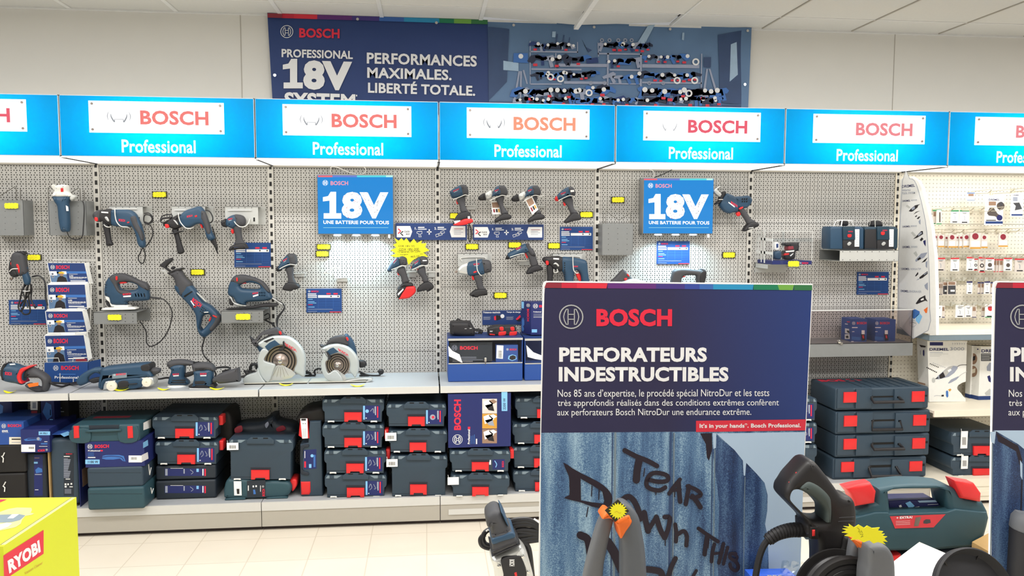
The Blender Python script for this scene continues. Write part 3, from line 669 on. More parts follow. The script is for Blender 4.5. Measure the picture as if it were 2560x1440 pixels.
# strips with three steps
def strip(x0, y0, x1, y1, lab):
    t = thing('info_strip', lab, 'sign', at((x0+x1)/2, y1, .02), 'blue step strips'); b = .022; P = WY(b)
    MB().pbox(x0, y0, x1, y1, b, .004, 'navy').build('strip', t)
    w, h = x1-x0, y1-y0; X = lambda u: x0+w*u; Y = lambda v: y0+h*v; m = MB()
    m.poly(P, [(X(.015), Y(.17)), (X(.205), Y(.17)), (X(.233), Y(.5)), (X(.205), Y(.84)), (X(.015), Y(.84))], 'print_w')
    m.poly(P, [(X(.76), Y(.5)), (X(.785), Y(.17)), (X(.98), Y(.17)), (X(.98), Y(.84)), (X(.785), Y(.84))], 'print_w')
    m.ribbon(P, [(X(.04), Y(.35)), (X(.072), Y(.47)), (X(.04), Y(.60))], h*.07, 'print_r', .0015, sm=False); m.ribbon(P, [(X(.10), Y(.5)), (X(.068), Y(.6)), (X(.10), Y(.72))], h*.07, 'print_k', .0015, sm=False)
    m.text(P, 'CLICK', X(.12), Y(.45), X(.2), Y(.55), 'print_k', .03, .0015); m.text(P, '&GO', X(.145), Y(.60), X(.2), Y(.69), 'print_k', .03, .0015)
    m.text(P, '1.', X(.27), Y(.24), X(.30), Y(.38), 'print_w', .03); m.text(P, '2.', X(.545), Y(.24), X(.575), Y(.38), 'print_w', .03)
    for u in (.315, .59): m.rect(P, X(u), Y(.22), X(u+.09), Y(.28), 'print_w'); m.rect(P, X(u), Y(.33), X(u+.12), Y(.38), 'print_w')
    m.rect(P, X(.44), Y(.49), X(.505), Y(.55), 'print_w'); m.rect(P, X(.465), Y(.36), X(.48), Y(.68), 'print_w')
    m.ribbon(P, [(X(.3), Y(.5)), (X(.37), Y(.48)), (X(.37), Y(.62)), (X(.345), Y(.64)), (X(.36), Y(.82)), (X(.33), Y(.82)), (X(.33), Y(.64)), (X(.3), Y(.6)), (X(.3), Y(.5))], 1.2, 'print_w', sm=False)
    for u, v in ((.6, .62), (.63, .5), (.56, .68)): m.ribbon(P, [(X(u), Y(v)), (X(u+.05), Y(v-.06)), (X(u+.06), Y(v+.06)), (X(u+.01), Y(v+.14)), (X(u), Y(v))], 1.0, 'print_w', sm=False)
    for i in range(4): m.rect(P, X(.82), Y(.33+.1*i), X(.95-.03*(i % 2)), Y(.36+.1*i), 'print_g' if i else 'c1', .0015)
    m.build('printing', t)
strip(989, 558, 1167, 600, 'blue step strip partly covered by the hanging strap')
strip(1183, 561, 1359, 600, 'blue step strip without strap, right of the other')

# ================================================================ price tags: yellow bursts on black
def burst(cx, cy, rx, ry, n, k, rnd, sq=0):
    P = []
    for i in range(2*n):
        a = PI*i/n; c, s = math.cos(a), math.sin(a)
        if sq: q = (abs(c)**8+abs(s)**8)**(-1/8.0); c, s = c*q, s*q
        r = 1 if i % 2 else k*rnd.uniform(.95, 1.04)
        P.append((cx+rx*c*r, cy+ry*s*r))
    return P
TR = random.Random(11)
def ptag(x0, y0, x1, y1, lab, b=.008, back=True, sk=0):
    t = thing('price_tag', lab, 'price tag', at((x0+x1)/2, y1, b), 'yellow price tags')
    P = WY(b+.002); m = MB(); cx, cy = (x0+x1)/2, (y0+y1)/2; w, h = x1-x0, y1-y0
    if back: MB().pbox(x0, y0, x1, y1, b+.002, b-.001 if b > .01 else .001, 'tagk').build('backing', t)
    else: MB().pbox(x0+3, y0+3, x1-3, y1-3, b+.001, b-.001, 'tagy').build('backing', t)
    L = burst(cx, cy, w*(.475 if back else .49), h*(.465 if back else .49), 15, .84 if back else .88, TR, 1)
    m.prism([[(q.x, q.z) for q in (P.at(*p) for p in L)]], lambda u, w_, d: V3((u, -b-.002-d, w_)), 0, .0015, 'tagy', sm=False); s = m.build('star', t)
    m = MB(); Q = WY(b+.0037)
    for k in range(2):
        xx = cx-w*.28; pts = []
        while xx < cx+w*.22: pts.append((xx, cy-h*.14+h*.25*k+TR.uniform(-h*.05, h*.05))); xx += w*.07
        m.ribbon(Q, pts, .28, 'gold', .0002, sm=False)
    m.build('handwriting', s)
for a in ((10, 507, 47, 522, 'yellow price tag on the empty grey holder at far left', .128, False), (67, 636, 103, 651, 'yellow price tag right of the corded screwdriver'), (380, 479, 417, 494, 'yellow price tag above the first corded rotary hammer'),
          (476, 673, 512, 688, 'yellow price tag beside the reciprocating saw'), (268, 786, 305, 801, 'yellow price tag on the bracket below the left jigsaw', .205, False), (588, 784, 627, 800, 'yellow price tag on the bracket below the middle jigsaw', .205, False),
          (791, 610, 827, 624, 'upper of two washed out price tags in the light pool'), (789, 627, 823, 642, 'lower of two washed out price tags in the light pool'), (1124, 532, 1146, 547, 'yellow price tag half hidden by the red battery drill'),
          (1449, 529, 1483, 544, 'yellow price tag right of the small impact driver'), (1163, 609, 1197, 624, 'yellow price tag above the impact wrench'), (1270, 605, 1304, 620, 'yellow price tag above the drywall screwdriver'),
          (1369, 607, 1401, 622, 'yellow price tag left of the card above the cordless hammer'), (1234, 731, 1268, 746, 'yellow price tag right of the impact wrench foot'), (1528, 492, 1562, 507, 'yellow price tag above the empty grey holder'),
          (1806, 630, 1839, 645, 'yellow price tag below the compact saw'), (1969, 652, 1999, 667, 'yellow price tag on the plexiglass cube', .285, False), (2117, 626, 2150, 641, 'yellow price tag below the left rotary laser', .225), (2197, 629, 2230, 644, 'yellow price tag below the right rotary laser', .225)):
    ptag(*a)
# the big handwritten burst
t = thing('price_burst', 'large handwritten yellow star card above the two impact drivers', 'price tag', at(1026, 662, .03))
m = MB(); L = px('W', '390,40 480,100 540,45 590,100 645,45 720,150 800,60 870,150 970,95 960,160 1070,150 1040,235 1135,305 1000,350 1110,440 900,440 770,520 690,615 640,470 430,455 310,420 420,370 310,300 430,245 360,185 440,150')
m.prism([[(q.x, q.z) for q in (at(x, y, .03) for x, y in L)]], lambda u, w, d: V3((u, -.03-d, w)), 0, .002, 'tagy', sm=False); o = m.build('star_card', t)
P = WY(.0323); m = MB()
for s, a in (('GSR 18V-55', (470, 195, 815, 232)), ('GDX 18V-200', (485, 262, 905, 318)), ('+2 batteries 18V 5,0Ah', (455, 312, 935, 365)), ('+ chargeur', (455, 382, 685, 420)), ('465,33', (730, 418, 915, 465)), ('TTC', (930, 378, 1000, 402))):
    q = px('W', [(a[0], a[1]), (a[2], a[3])]); m.text(P, s, q[0][0], q[0][1], q[1][0], q[1][1], 'print_k', 0, .0005, sk=-1.5 if a[1] > 250 else 0)
m.build('handwriting', o)
m = MB(); m.tube([at(1010, 604, .03), at(1010, 602, .001)], .0012, 'wired', sm=False); m.build('pin', t)
# ================================================================ power tools on the wall and shelf
class TL:
    """a thing made of parts traced in one view"""
    def __init__(s, name, label, cat, c, p, b, group=None):
        q = px(c, [p])[0]; s.t = thing(name, label, cat, at(q[0], q[1], b), group); s.c = c; s.b = b
    def part(s, name, m, o, h, bev=None, db=0, holes=(), sm=True, parent=None, c=None, **k):
        mb = MB()
        if isinstance(o, str): o = [o]
        for q in o: mb.slab(c or s.c, q, s.b+db, h, m, bev if bev is not None else h*.6, holes, sm, **k)
        return mb.build(name, parent or s.t)
    def line(s, name, m, o, r, b=None, parent=None, c=None, n=8, sm=True):
        mb = MB()
        for q in ([o] if isinstance(o, str) else o): mb.line(c or s.c, q, b if b is not None else s.b, r, m, n=n, sm=sm)
        return mb.build(name, parent or s.t)
    def logo(s, q, h, parent, body='BOSCH', mt='print_r', sk=0, lean=0, c=None, bold=.035):
        """lettering on the front: pixel box in the view"""
        (x0, y0), (x1, y1) = px(c or s.c, [(q[0], q[1]), (q[2], q[3])]); k = CR[c or s.c][2]
        mb = MB(); mb.text(WY(s.b+h), body, x0, y0, x1, y1, mt, bold, .0006, sk=sk*k, lean=lean*k); return mb.build('lettering', parent)
TOOLS = 'power tools on the pegboard'
# empty grey holders and the vertical grinder
def holder(lab, c, plate, wires, side=None, b=.12):
    t = thing('tool_holder', lab, 'holder', at(*px(c, [plate[3]])[0], b), 'grey tool holders')
    m = MB(); P = px(c, plate); m.pbox(P[0][0], P[0][1], P[2][0], P[2][1], b, b-.003, 'bracket'); 
    a = at(*P[1], b); d = at(*P[2], b); m.box((a.x-.002, -b, d.z), (a.x, -.004, a.z), 'bracket'); a2 = at(*P[0], b); m.box((a2.x, -b, d.z), (a2.x+.002, -.004, a2.z), 'bracket')
    o = m.build('plate', t)
    m = MB(); r = random.Random(2)
    for i in range(3):
        for j in range(5): m.disc(WY(b), P[0][0]+(P[1][0]-P[0][0])*(.2+.3*i), P[0][1]+(P[2][1]-P[0][1])*(.15+.17*j), .8, 'slot', .0005, n=8)
    m.build('holes', o)
    m = MB()
    for w in wires: m.line(c, w, b-.004, .0022, 'wired', sm=False)
    m.build('wire_frame', t)
    MB().box((a2.x, -.03, d.z-.003), (a.x, -.001, d.z), 'bracketl').build('foot_plate', t)
    return t
holder('empty grey metal holder with wire frame at far left', 'A', [(-150, 480), (275, 480), (285, 905), (-150, 905)], ['-120,480 -118,325 -100,318 0,430 180,318 192,325 195,480', '245,480 245,350'])
holder('grey metal holder carrying the white headed grinder', 'A', [(580, 490), (1030, 490), (1040, 905), (580, 905)], ['582,490 578,330 600,325 740,430 840,400 940,335 960,345 965,490', '1015,490 1010,360'])
holder('empty grey metal holder with wire frame left of the right lit panel', 'G', [(122, 668), (495, 668), (490, 1045), (122, 1045)], ['163,668 163,515 325,628 495,515 495,668', '135,668 135,535', '463,668 463,545'])
g = TL('angle_grinder', 'upright blue grinder with white head on a grey holder', 'power tool', 'A', (780, 860), .165, TOOLS)
bd = g.part('body', 'tb', '636,430 740,424 836,430 838,480 822,520 828,640 832,840 780,862 735,850 705,700 692,560 655,500', .034, .026)
g.part('gear_head', 'white', '655,372 668,308 790,298 806,372 832,402 836,440 640,442 642,402', .036, .02)
g.part('badge', 'latch', '728,340 755,336 757,380 730,382', .004, .001, db=.036, sm=False); g.part('label', 'print_w', '790,545 815,560 822,612 795,612', .002, .0005, db=.034, sm=False)
g.part('guard', 'bracketl', '840,440 880,420 905,440 880,475 845,480', .02, .008); g.part('lever', 'white', '620,300 660,296 650,360 630,340', .006, .002)
g.line('cord', 'cable', '800,855 840,930 920,955 985,920 1000,800 1010,600 1000,510 975,490', .0028, b=[.165, .15, .14, .135, .132, .13, .125, .11])
# brackets
def bracket(lab, c, box, b, wires=(), lw='wire', slot=None):
    x0, y0, x1, y1 = box; t = thing('tool_bracket', lab, 'bracket', at(*px(c, [((x0+x1)/2, y1)])[0], b), 'folded metal tool brackets')
    (X0, Y0), (X1, Y1) = px(c, [(x0, y0), (x1, y1)])
    a, d = at(X0, (Y0+Y1)/2, b), at(X1, (Y0+Y1)/2, b); z1, z0 = at((X0+X1)/2, Y0, b).z, at((X0+X1)/2, Y1, b).z
    m = MB(); m.box((a.x, -b, z0), (d.x, -b+.002, z1), 'bracketl'); m.box((a.x, -b, z1-.002), (d.x, -.001, z1), 'bracketl'); m.box((a.x, -.003, z0-.004), (d.x+.03, -.001, z1), 'bracketl')
    o = m.build('plate', t); m = MB()
    for i in range(4): m.disc(WY(b), X0+(X1-X0)*(.2+.2*i), Y0+(Y1-Y0)*.06, 1.0, 'slot', .0005, n=8)
    m.rect(WY(b), X1-12, Y0+(Y1-Y0)*.62, X1-8, Y0+(Y1-Y0)*.85, 'slot', .0005); m.build('holes', o)
    for w, bb in wires: m = MB(); m.line(c, w, bb, .0028, lw); m.build('wire_hook', t)
    return t
bracket('folded bracket behind the first corded rotary hammer', 'A', (1310, 555, 1715, 765), .075, [('1345,592 1640,588', .085), ('1376,588 1378,592 1382,668 1400,740 1450,795 1530,806 1562,828', [.075, .165, .172, .175, .185, .18, .13]), ('1230,740 1260,790 1310,806 1350,785', [.075, .17, .17, .12])])
h = TL('rotary_hammer', 'corded blue rotary hammer, left of two, long straight side handle', 'power tool', 'A', (1690, 1050), .13, TOOLS)
bd = h.part('body', 'tb', '1330,640 1345,600 1450,594 1560,600 1622,640 1652,690 1700,800 1732,960 1737,1040 1690,1052 1652,1000 1630,900 1580,800 1510,812 1400,797 1335,770', .030, .02)
h.part('gearbox', 'tkk', '1112,660 1160,612 1230,600 1350,598 1350,775 1280,772 1230,738 1150,728', .027, .018); h.part('bit_holder', 'tk', '1122,640 1155,610 1215,606 1205,730 1150,735 1118,672', .032, .018)
h.part('depth_stop', 'latch', '1135,690 1168,690 1172,730 1142,732', .010, .004, db=.026); h.part('side_handle', 'tkk', '1232,745 1290,742 1312,800 1335,960 1358,1018 1280,1030 1270,960 1250,860', .016, .012)
h.part('rubber_grip', 'tk', '1560,690 1622,668 1662,760 1705,860 1722,960 1694,960 1652,880 1600,800', .022, .014, db=.012); h.part('selector', 'silver', '1255,690 1285,680 1310,730 1290,735', .006, .003, db=.026)
h.part('plate', 'print_w', '1215,618 1298,624 1298,640 1215,634', .002, .0005, db=.027, sm=False); h.logo((1425, 705, 1500, 735), .030, bd, sk=8); h.part('switch', 'latch', '1525,745 1552,738 1552,752 1528,760', .004, .001, db=.027, sm=False)
h.line('cord', 'cable', ['1715,1045 1690,1100 1660,1170 1680,1230 1715,1238 1738,1190 1740,1120 1718,1050', '1738,1050 1795,985 1832,900 1825,820 1790,775 1740,740', '1730,640 1790,640 1832,690 1820,750 1750,765 1725,720 1740,660 1800,665 1825,710 1790,755 1735,745'], .0034, b=.09)
bracket('folded bracket behind the second corded rotary hammer', 'B', (335, 555, 735, 770), .075, [('365,602 500,602', .085), ('412,640 414,645 418,690 440,750 500,815 560,822 600,802', [.075, .165, .172, .175, .185, .18, .13])])
h = TL('rotary_hammer', 'corded blue rotary hammer, right of two, open collar and round depth guard', 'power tool', 'B', (790, 965), .13, TOOLS)
bd = h.part('body', 'tb', '415,720 430,668 500,606 590,575 660,556 702,580 742,650 780,760 812,860 847,940 792,967 752,932 730,840 690,772 620,772 540,812 440,792', .030, .02)
h.part('gearbox', 'tkk', '318,702 430,650 436,720 446,795 370,830 280,800 232,792 240,745', .026, .018)
h.line('collar', 'tkk', '200,700 235,665 320,655 338,680 300,720 225,755 200,735 200,700', .0035, b=[.105, .10, .11, .13, .15, .16, .14, .105]); h.line('collar_band', 'tkk', '196,720 232,700 330,690', .006, b=.15)
h.part('depth_stop', 'latch', '250,772 290,772 300,808 262,816', .010, .004, db=.022); h.part('guard_disc', 'tkk', '308,878 335,872 410,852 442,850 440,860 340,890', .03, .002)
h.part('side_handle', 'tkk', '335,835 408,828 412,862 450,1000 480,1105 408,1124 385,1000 358,892', .016, .012); h.part('rubber_grip', 'tk', '690,606 740,642 780,770 802,880 762,892 722,790 690,720 680,690', .022, .014, db=.012)
h.part('trigger', 'latch', '665,752 690,752 708,812 690,815', .010, .004); h.part('selector', 'silver', '350,720 380,728 408,770 400,778', .006, .003, db=.026); h.logo((515, 668, 580, 692), .030, bd, sk=-14); h.part('switch', 'latch', '608,668 635,660 638,682 612,688', .004, .001, db=.028, sm=False)
h.line('cord', 'cable', ['800,960 845,1020 870,1090 890,1128 880,1100 862,990 850,900 815,800', '735,600 790,620 825,690 815,740 785,755'], .0034, b=.10); h.part('cord_sleeve', 'cable', '792,960 845,942 872,1010 885,1050 868,1060 830,1020', .010, .007)
bracket('folded bracket behind the corded style cordless driver', 'B', (975, 560, 1370, 770), .075, [('1005,605 1290,605', .085), ('1070,668 1085,740 1140,795 1205,800 1250,760 1268,708', [.075, .15, .19, .19, .15, .08])])
def drill(lab, c, p, b, head, cap, handle, foot, chuck=None, collar=None, trig=None, wire=None, logo=None, chm='tkk', plate=None, extra=None, name='cordless_driver'):
    d = TL(name, lab, 'power tool', c, p, b, TOOLS)
    bd = d.part('body', 'tb', head, .030, .022)
    if cap: d.part('motor_cap', 'tk', cap, .032, .022)
    d.part('handle', 'tk', handle, .019, .014); d.part('battery_foot', 'tkk', foot, .030, .012)
    if chuck: d.part('chuck', chm, chuck, .022, .018)
    if collar: d.part('gear_collar', 'silver', collar, .027, .02)
    if trig: d.part('trigger', 'latch', trig, .008, .004)
    if logo: d.logo(logo, .030, bd, sk=logo[4] if len(logo) > 4 else -20); q = logo; 
    if logo: k = (logo[3]-logo[1]); d.logo((q[0]+8, q[3]+k*.25, q[2]-10, q[3]+k*.7), .030, bd, body='Professional', mt='print_w', sk=(q[4] if len(q) > 4 else -20)*.8)
    if plate: d.part('plate', 'print_w', plate, .001, .0003, db=.032, sm=False)
    if wire:
        t = thing('wire_hook', lab.split(',')[0].replace(' hung', '')+', its wire hook', 'hook', at(*px(c, [p])[0], .01), 'wire tool hooks')
        MB().line(c, wire[0], [b+.033]*(len(wire[0].split())-1)+[.1], .0026, 'wire').build('loop', t)
        x0, y0, x1, y1 = wire[1]; P = px(c, [(x0, y0), (x1, y1)]); m = MB(); m.pbox(P[0][0]+4, P[0][1], P[1][0], P[1][1], .014, .001, 'bracketl'); m.build('plate', t)
        m = MB(); m.line(c, '%d,%d %d,%d' % (x0, y0+6, x1+10, y0+2), .017, .003, 'wire'); e = px(c, [(x0, y0+6)])[0]; q = px(c, [wire[2]])[0]; m.tube([at(*e, .017), at(e[0], e[1], b-.03), at(*q, b-.035)], .003, 'wire'); m.build('arm', t)
    if extra: extra(d, bd)
    return d
drill('black and blue cordless driver on a folded bracket, left of the row of drills', 'B', (1130, 1080), .12, '985,720 1030,675 1100,655 1160,690 1170,770 1100,800 1062,822 1010,802 985,790', '1080,664 1120,652 1185,670 1216,715 1212,770 1178,794 1100,792 1082,740',
      '1070,790 1160,785 1168,860 1182,950 1215,1010 1130,1040 1085,1010 1100,950 1082,860', '1018,1064 1050,1030 1110,1005 1200,1000 1235,1045 1232,1064 1110,1076 1025,1087', '922,742 955,715 988,708 1008,795 955,804 930,780', None, '1045,835 1075,828 1078,880 1052,880', None, (1010, 705, 1060, 722, -12))
drill('black and blue impact driver left of the pool of light, hung on a wire', 'E', (190, 1300), .11, '60,1075 110,990 165,942 200,970 215,1045 190,1062 100,1092 70,1105', '150,950 185,936 232,945 250,992 246,1042 212,1062 170,1050', '132,1085 210,1060 214,1160 240,1235 200,1255 160,1235 160,1190 148,1130',
      '105,1296 130,1240 165,1222 240,1232 272,1260 262,1288 205,1300 190,1312', '38,1085 60,1060 95,1070 98,1105 55,1116', None, None, ('75,1090 120,1066 178,1044 235,1050 248,1040', (215, 1130, 330, 1168), (200, 1110)), (110, 1000, 150, 1015, -22))
# empty hook
t = thing('wire_hook', 'empty white wire tool hook in the pool of light', 'hook', at(*px('E', [(700, 1215)])[0], .01), 'wire tool hooks')
MB().line('E', '690,1082 640,1078 600,1085 520,1130 600,1132 612,1160 620,1180 700,1180', [.11, .11, .11, .12, .11, .08, .05, .017], .0026, 'wire').build('loop', t)
m = MB(); P = px('E', [(650, 1182), (755, 1215)]); m.pbox(P[0][0], P[0][1], P[1][0], P[1][1], .014, .001, 'bracketl'); m.line('E', '640,1178 785,1176', .017, .003, 'wire'); m.build('plate', t)
def batt(d, bd):
    d.part('battery', 'latch', '585,1150 632,1078 785,1060 832,1100 832,1200 700,1312 525,1336 480,1322', .034, .012); d.part('battery_end', 'tkk', '440,1230 470,1110 570,1080 640,1085 600,1150 545,1230 505,1318 470,1320 445,1280', .033, .01, db=.003)
    d.part('battery_stripe', 'print_w', '455,1225 575,1110 585,1135 470,1265', .001, .0003, db=.037, sm=False)
drill('blue impact driver with red battery, left of the pair below the star card', 'W', (600, 1330), .11, '245,720 290,620 350,530 440,450 500,470 520,620 400,690 330,745 270,756', '470,462 560,430 645,470 660,540 655,590 638,622 525,635 482,560', '460,690 598,650 648,800 700,965 640,1000 560,1010 520,860 450,770',
      '450,1110 560,1005 680,985 765,1005 782,1062 640,1080 500,1130', '235,735 250,690 290,680 340,735 300,758 260,756', None, '448,765 480,755 495,825 465,830', ('325,715 440,670 540,628 620,632 660,618', (660, 760, 840, 870), (620, 800)), (370, 545, 440, 575, -80), extra=batt)
drill('blue impact driver without battery, right of the pair below the star card', 'W', (1050, 1190), .11, '740,680 790,580 880,482 940,450 960,620 800,690 750,695', '900,465 960,428 1050,440 1102,500 1102,588 1040,618 950,622 910,540', '885,700 1030,640 1060,800 1120,960 1010,990 962,880 890,790',
      '876,1188 888,1100 990,1000 1115,965 1210,1040 1212,1108 1085,1190 1060,1150', '732,675 750,640 790,650 785,690 745,694', None, '870,700 905,690 905,750 880,740', ('765,712 870,665 960,622 1080,632 1120,610', (1075, 760, 1250, 870), (1050, 800)), (815, 560, 895, 590, -50), 'latch', '985,510 1075,508 1078,530 988,535')
# the row of four
def b1(d, bd):
    d.part('battery', 'latch', '235,592 340,540 420,538 428,576 335,606 240,608', .034, .008); d.part('battery_badge', 'print_w', '378,512 402,510 402,538 380,538', .001, .0003, db=.034, sm=False); d.part('battery_stripe', 'print_w', '232,560 300,553 300,574 240,590', .001, .0003, db=.031, sm=False)
    d.line('strap', 'cable', '388,585 412,640 418,720 402,785 388,740 384,660 394,590', .0035, b=.15)
drill('blue impact driver with battery and dangling strap, first of the upper four', 'F', (320, 600), .11, '190,250 240,210 310,176 345,190 350,290 300,305 220,322 195,282', '290,188 335,174 372,196 388,250 374,300 320,302 300,250', '258,335 345,298 352,400 382,470 310,475 288,395',
      '222,600 240,540 288,478 375,458 410,490 414,540 330,550 260,590', '188,258 205,242 222,250 232,285 200,290', None, '256,340 272,338 276,380 262,378', ('225,335 300,305 350,285 382,292 408,280', (355, 392, 460, 440), (340, 400)), (225, 240, 285, 252, -25), extra=b1)
def hang(dx=0):
    def f(d, bd):
        pass
    return f
for i, dx, dy in ((1, 0, 0), (2, 352, 12)):
    s = lambda q: ' '.join('%g,%g' % (float(a.split(',')[0])+dx, float(a.split(',')[1])+(dy if dx else 0)*(1 if float(a.split(',')[0]) < 640 else 0)) for a in q.split())
    hs = '640,270 680,200 735,184 770,200 790,260 770,300 700,292 655,300 630,306'
    drill(['', 'cordless drill with silver collar, second of the upper four', 'cordless drill with silver collar and card in front, third of the upper four'][i], 'F', (750+dx, 575), .11, s(hs), s('690,205 740,183 782,200 802,252 792,288 760,304 712,290'), s('672,312 762,298 752,380 775,430 808,480 740,500 712,400'),
          s('668,574 672,540 720,505 765,478 836,500 832,540 730,558 700,572'), s('488,312 520,282 562,266 575,330 545,344 500,340'), s('556,278 590,250 630,236 648,300 590,342 568,330'), None, (s('612,346 700,304 745,290 800,300 835,292'), (775+dx, 394, 835+dx, 420), (755+dx, 402)), (665+dx, 235, 705+dx, 250, -14))
    c = thing('leaflet', ['', 'printed leaflet hanging behind the second drill of the upper four', 'printed leaflet hanging in front of the third drill of the upper four'][i], 'leaflet', at(*px('F', [(680+dx, 495)])[0], .06), 'hanging leaflets')
    bb = .085 if i == 1 else .135
    P = px('F', '622,352 708,350 734,488 640,492' if i == 1 else '982,332 1058,298 1126,440 1062,496')
    MB().prism([[(q.x, q.z) for q in (at(x, y, bb) for x, y in P)]], lambda u, w, d: V3((u, -bb-d, w)), 0, .0012, 'paper', sm=False).build('sheet', c)
    m = MB(); m.poly(WY(bb+.0012), [((P[0][0]*(1-a)+P[1][0]*a)*(1-b)+(P[3][0]*(1-a)+P[2][0]*a)*b, (P[0][1]*(1-a)+P[1][1]*a)*(1-b)+(P[3][1]*(1-a)+P[2][1]*a)*b) for a, b in ((.1, .1), (.9, .08), (.9, .5), (.1, .5))], 'print_skin', .0006)
    for a in (.15, .45, .7): 
        q = lambda u, v: ((P[0][0]*(1-u)+P[1][0]*u)*(1-v)+(P[3][0]*(1-u)+P[2][0]*u)*v, (P[0][1]*(1-u)+P[1][1]*u)*(1-v)+(P[3][1]*(1-u)+P[2][1]*u)*v)
        m.poly(WY(bb+.0012), [q(a, .6), q(a+.2, .6), q(a+.2, .85), q(a, .85)], ('c1', 'print_k', 'gold')[int(a*3)], .0006)
    m.build('printing', c)
    MB().tube([at(*P[0], bb-.003), at(P[0][0]+4, P[0][1]-8, .10)], .001, 'wire', sm=False).build('tie', c)
drill('small impact driver with red nose, fourth of the upper four', 'F', (1480, 580), .11, '1318,330 1332,282 1400,222 1462,202 1480,300 1450,312 1355,342', '1430,210 1482,198 1515,235 1518,290 1500,302 1455,306 1440,260', '1382,340 1482,308 1500,420 1545,478 1480,495 1432,402',
      '1405,572 1408,560 1445,520 1500,470 1572,505 1574,548 1500,562 1425,584', '1300,335 1308,305 1335,298 1345,345 1318,352', None, '1390,352 1412,348 1416,396 1398,400', ('1340,345 1410,310 1460,292 1505,300 1520,290', (1485, 398, 1545, 445), (1470, 402)), (1365, 268, 1415, 282, -18), 'latch', '1466,234 1504,232 1506,252 1468,256')
# second row of that bay
bracket('folded bracket behind the impact wrench', 'F', (275, 905, 590, 1040), .06, [('318,990 318,950 545,946 570,968', .068), ('470,960 471,966 474,1018 480,1080 505,1125 525,1140', [.06, .16, .165, .168, .168, .165])])
drill('large impact wrench with silver nose on a folded bracket', 'F', (480, 1370), .12, '370,1010 460,980 550,972 560,1112 500,1132 400,1142 362,1100', '512,976 560,970 622,990 632,1080 600,1106 555,1112 530,1060', '440,1135 522,1125 540,1240 572,1300 500,1318 462,1210',
      '400,1352 410,1332 460,1290 565,1282 584,1320 580,1346 500,1358 478,1372', '268,1076 300,1030 345,1008 388,1000 402,1060 384,1132 310,1126 275,1112', None, '420,1142 440,1138 448,1184 428,1182', None, (440, 1012, 500, 1028, -6), 'silver',
      extra=lambda d, bd: (d.part('socket_drive', 'steel', '238,1098 272,1080 272,1106 242,1108', .008, .004), d.part('lower_switch', 'latch', '440,1098 470,1090 472,1104 442,1112', .006, .002, db=.026)))
drill('slim cordless drywall screwdriver with red trigger, nose down left', 'F', (1080, 1110), .10, '800,910 900,850 960,812 1000,806 1040,880 985,902 900,932 822,962', '985,812 1028,798 1038,830 1075,870 1100,930 1050,930 1010,880', '990,890 1070,860 1104,950 1122,1030 1060,1052 1025,960',
      '1002,1124 1016,1080 1055,1040 1130,1025 1172,1062 1170,1082 1085,1100 1065,1116', '778,962 800,915 832,905 850,945 812,966', None, '985,905 1000,898 1016,950 1002,954', ('825,945 905,918 960,905 985,905', (905, 975, 1030, 1030), (1000, 985)), (890, 850, 940, 868, -20))
bracket('folded bracket behind the cordless rotary hammer', 'F', (1280, 905, 1590, 1040), .06, [('1350,938 1545,938 1575,960', .068), ('1490,932 1491,938 1493,1012 1500,1080 1525,1112 1548,1112', [.06, .165, .172, .175, .175, .17]), ('1290,1070 1295,1105 1330,1100 1325,1070', .165)])
h = TL('rotary_hammer', 'cordless blue rotary hammer partly hidden behind the large poster board', 'power tool', 'F', (1450, 1290), .125, TOOLS)
bd = h.part('body', 'tb', '1370,950 1480,948 1600,968 1640,1000 1652,1100 1665,1240 1590,1240 1570,1120 1520,1082 1500,1180 1490,1280 1425,1280 1395,1120 1370,1080', .034, .022); h.part('gearbox', 'tkk', '1180,950 1240,938 1385,945 1385,1085 1290,1072 1250,1030 1200,1000', .030, .02)
h.part('bit_holder', 'tkk', '1168,965 1200,940 1235,945 1232,1010 1190,1000', .026, .018); h.part('depth_stop', 'latch', '1205,985 1232,985 1235,1022 1212,1026', .01, .004, db=.024); h.part('side_handle', 'tkk', '1215,1030 1285,1040 1275,1200 1260,1290 1215,1290 1222,1150', .018, .013)
h.part('trigger', 'latch', '1520,1108 1565,1122 1580,1190 1552,1190', .010, .004); h.part('selector', 'silver', '1285,1020 1310,1000 1345,1030 1335,1045 1312,1020', .005, .002, db=.03); h.part('plate', 'print_w', '1285,952 1345,956 1345,972 1285,968', .001, .0003, db=.031, sm=False); h.part('vents', 'slot', ['1400,%d 1410,%d 1410,%d 1400,%d' % (y, y, y+12, y+12) for y in range(1000, 1200, 24)], .001, .0003, db=.034, sm=False); h.logo((1500, 1035, 1545, 1050), .034, bd)
# compact saw at the right
s_ = TL('compact_reciprocating_saw', 'compact cordless reciprocating saw hanging diagonally right of the lit panel', 'power tool', 'G', (1900, 760), .11, TOOLS)
bd = s_.part('body', 'tb', '1530,430 1560,360 1602,308 1645,312 1722,352 1760,470 1740,530 1700,532 1640,546 1570,502', .034, .022); s_.part('motor_cap', 'tb', '1700,352 1800,338 1880,332 1920,378 1902,432 1850,480 1760,482 1722,440', .032, .02)
s_.part('handle', 'tk', '1740,480 1830,492 1900,600 1960,642 1930,690 1872,682 1830,612 1780,542', .020, .014); s_.part('battery_foot', 'tkk', '1822,742 1870,672 1940,640 2000,668 1992,702 1900,735 1838,762', .028, .012)
s_.part('shoe', 'silver', '1464,272 1498,238 1535,216 1540,226 1502,258 1530,290 1562,320 1548,352 1500,320', .018, .004); s_.part('nose', 'tkk', '1540,340 1572,290 1602,280 1604,310 1566,372 1535,420 1490,440 1488,425 1528,390', .028, .012)
